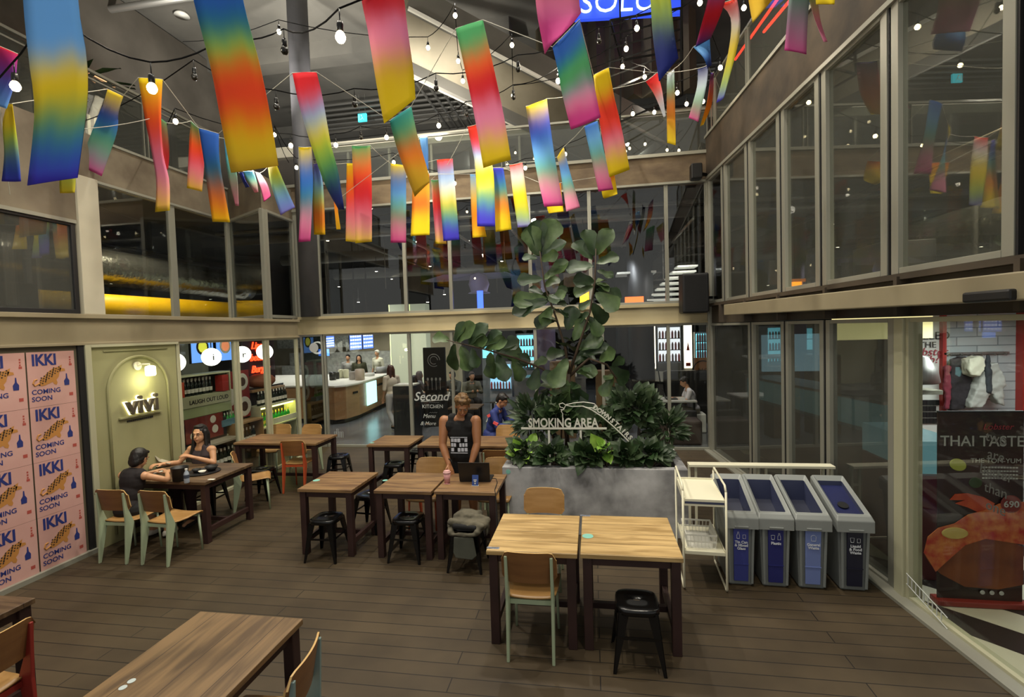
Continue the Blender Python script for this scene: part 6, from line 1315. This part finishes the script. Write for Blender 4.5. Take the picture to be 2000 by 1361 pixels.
# ------------------------------------------------------------------ people
def skin(n, c): return mat(n, c, .5, col2=None)
M_eye = mat('eye_white', '#8f8478', .4); M_iris = mat('eye_dark', '#15100c', .3); M_lip = mat('lips', '#8a4a40', .5)
def V(*a): return Vector(a)
def hand(wr, el, side, size=1., down=(0, 0, -1), curl=.5):
    """palm, four unequal bent fingers and a thumb leaving the side of the palm"""
    wr = V(*wr); d = (wr-V(*el)).normalized(); dn = V(*down); dn = (dn-d*dn.dot(d)); dn = dn.normalized() if dn.length > .05 else d.orthogonal().normalized()
    s = d.cross(dn)*side; pr = []; k = size; c = wr+d*.045*k
    for o in (-.022, -.008, .008, .022): pr.append(('c', wr+s*o*.6*k, .016*k, wr+d*.085*k+s*o*1.25*k, .0125*k))
    for i, (o, L) in enumerate(((-.031, .060), (-.0105, .074), (.0105, .080), (.031, .070))):
        b0 = wr+d*.088*k+s*o*k; d1 = (d+dn*curl*.5+s*o*3).normalized(); b1 = b0+d1*L*.48*k; d2 = (d1+dn*curl).normalized(); b2_ = b1+d2*L*.30*k; b3_ = b2_+(d2+dn*curl).normalized()*L*.26*k
        pr += [('c', b0, .0092*k, b1, .0085*k), ('c', b1, .0085*k, b2_, .008*k), ('c', b2_, .008*k, b3_, .0068*k)]
    t0 = wr+d*.03*k+s*.026*k; t1 = t0+(d*.7+s*.8+dn*.3).normalized()*.036*k; t2 = t1+(d+s*.25+dn*.4).normalized()*.032*k
    pr += [('c', t0, .012*k, t1, .0095*k), ('c', t1, .0095*k, t2, .008*k)]
    return pr
def person(label, loc, rz, J, sk, top=None, sleeve=0, bottom=None, legs='long', hair=None, hairm=None, vox=.008, shoe=None, f=1., hands=True, name='person', female=False):
    """J: pelvis chest neck head(centre) pitch yaw sh el wr hip kn an for l and r; faces -Y"""
    t = thing(name, label, 'person', loc, rz); g = lambda k: V(*J[k]); pe, ch, ne, hd = g('pelvis'), g('chest'), g('neck'), g('head')
    w = abs(J['shr'][0]-J['shl'][0])/2 if abs(J['shr'][0]-J['shl'][0]) > .1 else .18
    HR = Euler((radians(J.get('pitch', 0)), radians(J.get('tilt', 0)), radians(J.get('yaw', 0)))).to_matrix(); h = lambda x, y, z: hd+HR @ V(x*f, y*f, z*f)
    HM = HR.to_4x4()
    pr = [('e', hd+HR@V(0, .012*f, .03*f), (.074*f, .092*f, .088*f), HM), ('e', h(0, -.015, -.035), (.058*f, .070*f, .072*f), HM), ('c', h(0, -.045, -.075), .026*f, h(0, -.05, -.085), .024*f),
          ('c', h(0, -.084, .008), .010*f, h(0, -.102, -.024), .0125*f), ('e', h(0, -.083, -.052), (.024*f, .012*f, .009*f), HM), ('c', h(-.028, -.078, .026), .012*f, h(.028, -.078, .026), .012*f),
          ('e', h(-.074, .008, -.005), (.010*f, .018*f, .030*f), HM), ('e', h(.074, .008, -.005), (.010*f, .018*f, .030*f), HM), ('c', ne, .052*f, h(0, .018, -.05), .046*f),
          ('c', g('shl'), .050*f, ne-V(0, 0, .03), .055*f), ('c', g('shr'), .050*f, ne-V(0, 0, .03), .055*f),
          ('e', ch, (w*.84, .105*f, .16*f)), ('e', ch.lerp(pe, .5), (w*.68, .092*f, .15*f)), ('e', pe, (w*.80 if not female else w*.95, .115*f, .12*f))]
    for s in 'lr':
        a, e, wr = g('sh'+s), g('el'+s), g('wr'+s); hp, kn, an = g('hip'+s), g('kn'+s), g('an'+s)
        k = .85 if female else J.get('arm', 1.)
        pr += [('c', a, .050*f*k, a.lerp(e, .5), .044*f*k), ('c', a.lerp(e, .5), .044*f*k, e, .035*f*k), ('c', e, .036*f*k, e.lerp(wr, .4), .036*f*k), ('c', e.lerp(wr, .4), .036*f*k, wr, .024*f*k)]
        if hands: pr += hand(wr, e, (1 if s == 'l' else -1)*J.get('thumb', 1), f, J.get('down'+s, (0, 0, -1)), J.get('curl', .5))
        else: pr.append(('e', wr+(wr-e).normalized()*.05, (.03, .03, .045)))
        pr += [('c', hp, .082*f, hp.lerp(kn, .5), .070*f), ('c', hp.lerp(kn, .5), .070*f, kn, .052*f), ('c', kn, .052*f, kn.lerp(an, .35), .053*f), ('c', kn.lerp(an, .35), .053*f, an, .034*f), ('c', an, .034*f, an+V(0, -.13*f, -.035*f), .028*f)]
    body = blob('body', pr, sk, t, vox, 3)
    if vox < .012:
        for sx in (-1, 1):
            e = MB().sph(h(sx*.030, -.0795, .006), (.0125*f, .007*f, .0065*f), 10).build('eye', M_eye, t); MB().sph(h(sx*.030, -.0855, .006), (.0055*f, .003*f, .0055*f), 8).build('iris', M_iris, e)
            MB().tube([h(sx*.014, -.089, .026), h(sx*.03, -.090, .031), h(sx*.046, -.080, .026)], .0035*f, 6).build('eyebrow', hairm or M_iris, t)
        MB().tube([h(-.022, -.088, -.050), h(0, -.0965, -.051), h(.022, -.088, -.050)], .0048*f, 6).build('mouth', M_lip, t)
    if top:
        sh = [('e', ch+V(0, 0, .0), (w*.84+.014, .105*f+.014, .165*f+.01)), ('e', ch.lerp(pe, .5), (w*.72+.014, .098*f+.014, .16*f)), ('e', pe+V(0, 0, .03), (w*.84+.012, .115*f+.014, .10*f))]
        for s in 'lr':
            a, e, wr = g('sh'+s), g('el'+s), g('wr'+s); inn = a.lerp(ne, .42)
            sh.append(('c', a.lerp(ne, .50)+V(0, 0, .006), .060*f, ch+V((a.x-ne.x)*.48, -.02, .07), .090*f))
            if sleeve > 0: sh += [('c', a, .063*f, ne.lerp(a, .5)-V(0, 0, .02), .064*f), ('c', a, .062*f, a.lerp(e, min(1, sleeve)), .052*f)]
            if sleeve > 1: sh += [('c', e, .050*f, wr, .036*f)]
        if sleeve > 1: sh.append(('c', ne, .062*f, ne+V(0, 0, .04), .058*f))
        blob('top', sh, top, t, max(vox, .009), 3)
    if bottom:
        sh = [('e', pe, (w*.86+.016, .125*f+.01, .12*f))]
        for s in 'lr':
            hp, kn, an = g('hip'+s), g('kn'+s), g('an'+s); sh += [('c', hp, .096*f, hp.lerp(kn, .5), .084*f), ('c', hp.lerp(kn, .5), .084*f, hp.lerp(kn, .96), .070*f)]
            if legs == 'long': sh += [('c', kn, .069*f, kn.lerp(an, .9), .052*f)]
        blob('trousers' if legs == 'long' else 'shorts', sh, bottom, t, max(vox, .010), 3)
    for s in 'lr':
        an = g('an'+s); blob('shoe', [('c', an+V(0, .02, -.035*f), .040*f, an+V(0, -.12*f, -.045*f), .036*f), ('e', an+V(0, -.05, -.058*f), (.042*f, .12*f, .018*f))], shoe or M_dark, t, .012, 2)
    if hair:
        hp_ = [('e', h(0, .022, .042), (.083*f, .094*f, .090*f), HM), ('e', h(0, .06, .0), (.072*f, .055*f, .075*f), HM)]
        if hair == 'curly':
            for k in range(46):
                a = random.uniform(0, 2*pi); e = random.uniform(.25, 1.5); x, y, z = cos(a)*cos(e)*.083, sin(a)*cos(e)*.092+.018, sin(e)*.092+.04
                if y < -.055 and z < .075: continue
                hp_.append(('e', h(x, y, z), (.02, .02, .02)))
            hp_.append(('e', h(0, -.045, .10), (.055, .035, .025), HM))
        if hair == 'short': hp_.append(('e', h(0, -.045, .088), (.060*f, .040*f, .026*f), HM))
        if hair == 'bun': hp_ += [('e', h(0, .055, -.035), (.078*f, .05*f, .075*f), HM), ('e', h(0, .02, .0), (.086*f, .06*f, .085*f), HM), ('e', h(0, -.045, .088), (.060*f, .040*f, .026*f), HM)]
        if hair == 'long':
            hp_ += [('e', h(0, -.015, .105), (.062*f, .048*f, .022*f), HM)]
            for sx in (-1, 1): hp_ += [('c', h(sx*.074, .0, .04), .023*f, h(sx*.080, .0, -.08), .024*f), ('c', h(sx*.080, .0, -.08), .025*f, h(sx*.095, -.02, -.24), .024*f)]
            hp_ += [('c', h(-.04, .06, .0), .05*f, h(-.05, .06, -.2), .04*f), ('c', h(.04, .06, .0), .05*f, h(.05, .06, -.2), .04*f)]
        blob('hair', hp_, hairm, t, max(vox*.9, .007), 1)
    return t
def stand(sx=.2, hz=1.0, lean=0):
    z = hz; return dict(pelvis=(0, 0, .93*z), chest=(0, -.02-lean*.5, 1.25*z), neck=(0, -.02-lean, 1.43*z), head=(0, -.05-lean*1.3, 1.60*z), shl=(-sx, -.02-lean, 1.39*z), shr=(sx, -.02-lean, 1.39*z), ell=(-sx-.05, .0-lean, 1.10*z), elr=(sx+.05, .0-lean, 1.10*z),
        wrl=(-sx-.04, -.1-lean, .86*z), wrr=(sx+.04, -.1-lean, .86*z), hipl=(-.09, 0, .90*z), hipr=(.09, 0, .90*z), knl=(-.10, -.02, .49*z), knr=(.10, -.02, .49*z), anl=(-.11, .02, .09), anr=(.11, .02, .09))
def sit(sx=.18, lean=.05, z0=.52, arm=1):
    return dict(pelvis=(0, 0, z0), chest=(0, -.02-lean*.6, z0+.29), neck=(0, -.03-lean, z0+.47), head=(0, -.07-lean*1.4, z0+.63), shl=(-sx, -.02-lean, z0+.43), shr=(sx, -.02-lean, z0+.43), ell=(-sx-.05, -.12-lean, z0+.20), elr=(sx+.05, -.12-lean, z0+.20),
        wrl=(-.09, -.34-lean, z0+.26), wrr=(.09, -.34-lean, z0+.26), hipl=(-.09, -.02, z0-.02), hipr=(.09, -.02, z0-.02), knl=(-.11, -.43, z0), knr=(.11, -.43, z0), anl=(-.11, -.40, .09), anr=(.11, -.40, .09))
S_tan = skin('skin_tan', '#9a6845'); S_lt = skin('skin_light', '#c0906c'); S_md = skin('skin_mid', '#ad7c5a')
M_blk = mat('black_cotton', '#0e0e10', .85); M_blk2 = mat('charcoal_cotton', '#3a3034', .85); M_hairb = mat('black_hair', '#120e0c', .5, bump=.5, scale=40, stretch=(1, 1, .2)); M_blond = mat('curly_blond_hair', '#7a5a30', .6, col2='#4a341c', scale=30, bump=.6)
J = stand(.205, 1.0, .05); J.update(neck=(.01, -.10, 1.40), head=(.055, -.17, 1.545), pitch=-28, yaw=16, chest=(0, -.07, 1.23), shl=(-.205, -.09, 1.355), shr=(.195, -.09, 1.355), ell=(-.215, -.16, 1.07), elr=(.215, -.15, 1.08), wrl=(-.115, -.265, .865), wrr=(.16, -.25, .875), arm=1.2, downl=(0, -.2, -1), downr=(0, -.2, -1), curl=.35, thumb=-1)
J['pitch'] = 28
man = person('person with curly blond hair in a black tank top bending over the laptop table', (-1.62, 5.90, 0), 0, J, S_tan, M_blk, 0, M_blk, 'short', 'curly', M_blond, .0065, f=1.1)
# white print on the tank top
b = MB()
for r in range(3):
    n = (5, 6, 5)[r]
    for i in range(n):
        x = -.105+.21*i/n; z = 1.155-.058*r
        if (i+r) % 4 == 3: continue
        b.box((x+.004, -.196+abs(x+.02)*.16, z-.044), (x+.21/n-.004, -.188+abs(x+.02)*.16, z-.002))
for z in (1.165, .975): b.box((-.105, -.194, z), (.105, -.186, z+.007))
b.build('printed_block_letters', mat('print_white', '#b9bcc6', .6), man)
MB().tube([(-.115+.034*cos(a*pi/8), -.262, .885+.001*a+.034*sin(a*pi/8)) for a in range(17)], .008, 6).build('bracelet', M_blk, man)
J = sit(.165, .05, .50); J.update(head=(.01, -.10, 1.145), yaw=10, ell=(-.27, -.17, .77), wrl=(-.34, -.36, .80), elr=(.24, -.14, .77), wrr=(.08, -.30, .88), downr=(-.3, 0, -1), curl=.8)
wom = person('person with long dark hair in a charcoal sleeveless top sitting behind the dark table', (-5.36, 6.02, 0), .0, J, S_lt, M_blk2, 0, mat('dark_maroon_cloth', '#2a1218', .8), 'long', 'long', M_hairb, .0065, female=True, f=1.06)
J = sit(.15, .10, .50); J.update(head=(-.02, -.17, 1.045), neck=(0, -.12, .90), shl=(-.15, -.10, .86), shr=(.15, -.10, .86), ell=(-.30, -.26, .765), wrl=(-.14, -.42, .80), elr=(.24, -.28, .765), wrr=(.10, -.44, .80), pitch=22)
boy = person('person with black hair in a black sleeveless top seen from behind at the dark table', (-5.40, 4.86, 0), pi, J, S_lt, mat('black_vest', '#161012', .85), 0, M_blk, 'short', 'bun', M_hairb, .007, f=1.0, female=True, shoe=mat('white_shoe', '#b8b4aa', .6))
M_navyj = mat('navy_jacket', '#22306e', .7); J = sit(.2, .12, .55); J.update(pitch=30)
bp = person('person in a navy jacket with coral stripes sitting behind the planter', (-1.86, 8.7, 0), pi/2-.2, J, S_md, M_navyj, 2, M_navyj, 'long', 'short', M_hairb, .010, f=1.08)
M_coral = mat('coral_stripe', '#e85a58', .7)
for s in (-1, 1):
    MB().beam((s*.235, -.16, .99), (s*.24, -.05, .93), .03, .05).build('shoulder_stripe', M_coral, bp); MB().beam((s*.285, -.26, .80), (s*.285, -.18, .84), .03, .05).build('sleeve_stripe', M_coral, bp)
p = ay(1352, 770, 11.9); J = sit(.19, .1, .5); J.update(pitch=22)
person('person in a white T-shirt sitting sideways at a laptop behind the right back glass', (p.x, 11.7, 0), -pi/2, J, S_lt, mat('white_tee', '#c9c6c8', .8), .6, mat('beige_trousers', '#8f8878', .8), 'long', 'short', M_hairb, .012)
tag(MB().box((p.x-.2, 11.5, 0), (p.x+.22, 11.9, .42)).build('seat_block', M_white, bevel=.02), 'white seat under the person in the white T-shirt', 'seat')
p = az(769, 838, 0); J = stand(.17, .95); J.update(knl=(-.1, -.12, .47), anl=(-.1, -.1, .09), anr=(.1, .22, .12))
person('person with long brown hair and cream top walking beside the wooden counter', (p.x, p.y, 0), -2.2, J, S_lt, mat('cream_top', '#cfc4b0', .8), 1, mat('pale_jeans', '#a8a8a8', .8), 'long', 'long', mat('brown_hair', '#4a2618', .5), .015, female=True)
for (x, y, Y, rz, lab, tp, hr, hm, hz) in ((703, 744, 16.5, .4, 'person in a dark olive top standing behind the counter under the menu screens', '#3a3c24', 'long', M_hairb, 1.0), (740, 740, 17.2, -.3, 'person in white chef clothes standing at the back of the kitchen', '#cfcfb8', 'short', mat('white_cap', '#d8d8c8', .8), 1.08), (682, 742, 17.0, .2, 'person in grey with dark hair behind the till monitor', '#8a8a84', 'short', M_hairb, 1.0)):
    q_ = ay(x, y, Y); person(lab, (q_.x, Y, 0), rz, stand(.19, hz), S_lt, mat('top_'+tp, tp, .8), 1, M_dark, 'long', hr, hm, .018, hands=False)
for (x, Y, rz, lab, tp, hr, hm) in ((812, 13.0, 2.4, 'person with grey hood hair sitting behind the tall black board', '#5a5a5c', 'long', mat('grey_brown_hair', '#57504c', .7)), (803, 11.7, 2.8, 'person with black hair sitting with back turned beside the tall black board', '#3c3a3a', 'long', M_hairb),
        (890, 13.0, -.4, 'person with dark short hair sitting in the hall behind the standing person', '#4a4e48', 'short', M_hairb), (920, 12.7, .5, 'person in olive top sitting in the hall behind the standing person', '#5a5a48', 'short', mat('dark_brown_hair', '#2a1c16', .6))):
    q_ = ay(x, 760, Y); z_ = .62; person(lab, (q_.x, Y, 0), rz, sit(.19, .05, z_), S_lt, mat('top_'+tp, tp, .8), 1.5, M_dark, 'long', hr, hm, .018, hands=False)
    tag(MB().box((q_.x-.2, Y-.2, 0), (q_.x+.2, Y+.2, z_-.12)).build('seat_block', M_dark, bevel=.02), 'dark seat under the '+lab.split(' sitting')[0], 'seat')
# ------------------------------------------------------------------ things on the tables
t = thing('laptop', 'open black laptop with its back to the viewer', 'laptop', (-1.34, 5.33, .751), .03)
MB().box((-.175, -.005, 0), (.175, .235, .016)).build('keyboard_base', M_blackp, t, bevel=.004)
MB().poly([(-.175, -.008, .012), (.175, -.008, .012), (.18, -.055, .235), (-.18, -.055, .235)], (0, -.008, 0)).build('screen_lid', mat('laptop_lid', '#0c0c0d', .35), t, bevel=.003)
t = thing('pink_cup', 'pink takeaway cup with pink lid left of the laptop', 'cup', az(872, 945, .751)+Vector((0, .03, 0))); M_pk = mat('pink_cup_paper', '#b88484', .6)
MB().lathe([(.030, 0), (.040, .115)], n=20).build('cup_body', M_pk, t, smooth=True); MB().lathe([(.043, .115), (.043, .128), (.036, .132), (.034, .142)], n=20).build('lid', mat('pink_lid', '#c89a98', .5), t); MB().box((-.03, -.045, .001), (.045, -.03, .003)).build('paper_slip', M_pk, t)
t = thing('table_card', 'blue acrylic card standing before the laptop', 'card', az(928, 949, .751)); MB().poly([(-.035, 0, 0), (.035, 0, 0), (.035, .02, .115), (-.035, .02, .115)], (0, .004, 0)).build('card_face', mat('card_blue', '#2c4688', .4, emis='#2c4688', es=.0), t)
MB().box((-.037, -.005, 0), (.037, .035, .004)).build('card_foot', M_white, t); b = MB(); b.box((-.018, .005, .06), (.018, .0085, .068)).box((-.012, .002, .045), (.012, .0065, .052)).box((-.006, -.002, .02), (.006, .003, .035)); b.build('card_print', M_white, t)
t = tag(MB().box((-1.52, 5.46, .751), (-1.43, 5.56, .757)).build('paper_note', M_label), 'small pale paper beside the hand of the person in the tank top', 'paper')
t = thing('charger_cable', 'black charging cable running off the laptop table edge', 'cable', (0, 0, 0)); MB().tube([(-1.165, 5.42, .765), (-1.12, 5.44, .757), (-1.08, 5.3, .757), (-1.06, 5.05, .757), (-1.035, 4.965, .75), (-1.02, 4.94, .6), (-1.01, 4.92, .2), (-1.02, 4.9, .01)], .004, 6).build('cord', M_blackp, t)
# jacket and bag over the stool
M_jk = mat('grey_green_canvas', '#4f4b3f', .9, col2='#625d4e', scale=7, bump=.5); M_bg2 = mat('grey_bag_cloth', '#46483f', .85, col2='#56584e', scale=5)
t = thing('draped_jacket', 'grey-green canvas jacket heaped on the stool under the laptop table', 'jacket', (-1.30, 4.86, .455))
pr = [('e', V(0, .0, .035), (.185, .165, .045)), ('e', V(-.03, .06, .085), (.13, .08, .055)), ('c', V(-.15, .04, .06), .03, V(.02, -.03, .10), .025), ('c', V(.15, .05, .05), .03, V(.03, -.02, .09), .028), ('c', V(-.1, .1, .1), .03, V(.1, .09, .09), .03), ('c', V(-.19, .02, .02), .022, V(-.185, -.03, -.12), .015), ('c', V(.19, .02, .02), .022, V(.185, -.02, -.10), .015), ('c', V(-.17, -.10, .06), .035, V(.16, -.12, .03), .035), ('c', V(-.19, .0, .0), .04, V(-.15, -.15, -.03), .035), ('c', V(.18, .05, .03), .04, V(.12, -.16, -.02), .035), ('c', V(-.13, -.17, -.04), .022, V(.10, -.18, -.04), .022)]
o = blob('jacket_cloth', pr, M_jk, t, .01, 5)
tx = bpy.data.textures.get('folds') or bpy.data.textures.new('folds', 'CLOUDS'); tx.noise_scale = .09; dd = o.modifiers.new('d', 'DISPLACE'); dd.texture = tx; dd.strength = .03; dd.texture_coords = 'GLOBAL'
blob('dark_lining', [('c', V(-.11, -.13, .03), .035, V(.09, -.14, .02), .03)], M_blk, t, .01, 3)
MB().poly([(-.115, -.185, -.06), (.085, -.190, -.06), (.115, -.20, -.24), (.07, -.20, -.28), (-.10, -.195, -.27), (-.125, -.19, -.22)], (0, .02, 0)).build('hanging_flap', M_bg2, t, bevel=.008)
# the dark table by the olive wall
T0 = lambda x, y: az(x, y, .751)
t = thing('black_bucket', 'black bucket bag standing at the middle of the dark table', 'bucket', T0(352, 938)); MB().lathe([(.075, 0), (.095, .16), (.098, .165), (.088, .16), (.07, .02)], n=24).build('bucket_body', M_blackp, t, smooth=True)
t = thing('water_bottle', 'clear water bottle with dark label beside the black bucket', 'bottle', T0(365, 943)); MB().lathe([(.028, 0), (.030, .01), (.030, .10), (.024, .125), (.013, .145), (.013, .16)], n=16).build('bottle_body', mat('clear_plastic', '#9aa4b0', .1, spec=.8), t, smooth=True); MB().lathe([(.031, .06), (.031, .10)], n=16).build('label', mat('bottle_dark_label', '#3a4250', .5), t); MB().lathe([(.015, .155), (.015, .172)], n=12).build('cap', M_white, t)
t = thing('serving_tray', 'black tray with bowls at the right of the dark table', 'tray', T0(397, 922)); MB().lathe([(.19, 0), (.20, .012), (.19, .012), (.185, .006)], n=32).build('tray_body', M_blackp, t)
for i, (x, y, r, h, m_, n_) in enumerate(((-.06, -.04, .055, .045, M_blackp, 'black bowl at the left of the tray'), (.04, -.06, .045, .03, M_label, 'pale dish at the front of the tray'), (.07, .06, .08, .06, M_blackp, 'larger black bowl at the back of the tray'))):
    o = MB().lathe([(r*.5, 0), (r, h), (r*.9, h), (r*.45, .008)], n=22).build('bowl', m_, smooth=True); o.location = T0(397, 922)+Vector((x, y, .007)); tag(o, n_, 'bowl')
o = MB().lathe([(.06, 0), (.10, .012), (.095, .014), (.05, .006)], n=26).build('plate', M_label, smooth=True); o.location = T0(305, 922); tag(o, 'pale plate in front of the child on the dark table', 'plate')
o = MB().lathe([(.05, 0), (.085, .012), (.08, .014), (.04, .006)], n=26).build('plate', M_label, smooth=True); o.location = T0(318, 910); tag(o, 'second pale plate near the olive wall on the dark table', 'plate')
t = thing('open_booklet', 'pale rolled booklet held by the person in charcoal near the olive wall', 'booklet', (-5.66, 5.72, .79), .5)
MB().poly([(-.12, 0, .04), (.02, -.05, 0), (.02, .06, .0), (-.12, .10, .05)], (0, 0, .006)).poly([(-.12, 0, .04), (-.12, .10, .05), (-.16, .10, .13), (-.16, 0, .12)], (.006, 0, 0)).build('pages', mat('booklet_page', '#9f9884', .7), t)
tag(MB().box((0, 0, 0), (.08, .04, .002)).build('receipt', M_label), 'small white receipt at the right end of the dark table', 'paper').location = T0(405, 937)
t = thing('handbag', 'pale bag with round handle on the dark table, between the child and the wall', 'bag', (-5.66, 5.24, .752))
blob('bag_body', [('e', V(0, 0, .12), (.05, .09, .12))], mat('bag_beige', '#8f8a78', .7), t, .01, 3); MB().tube([(.0, -.09*cos(i*pi/10), .2+.14*sin(i*pi/10)) for i in range(11)], .007, 6).build('handle', M_dark, t)
# chalk marks etc on the hall table
p = ay(1325, 765, 11.5); t = thing('laptop', 'black laptop on the grey topped table before the person in white', 'laptop', (1.72, 11.6, .765)); MB().box((-.1, -.15, 0), (.15, .15, .015)).build('keyboard_base', M_blackp, t); MB().poly([(-.1, -.15, .01), (-.1, .15, .01), (-.17, .15, .23), (-.17, -.15, .23)], (.008, 0, 0)).build('screen_lid', M_blackp, t)
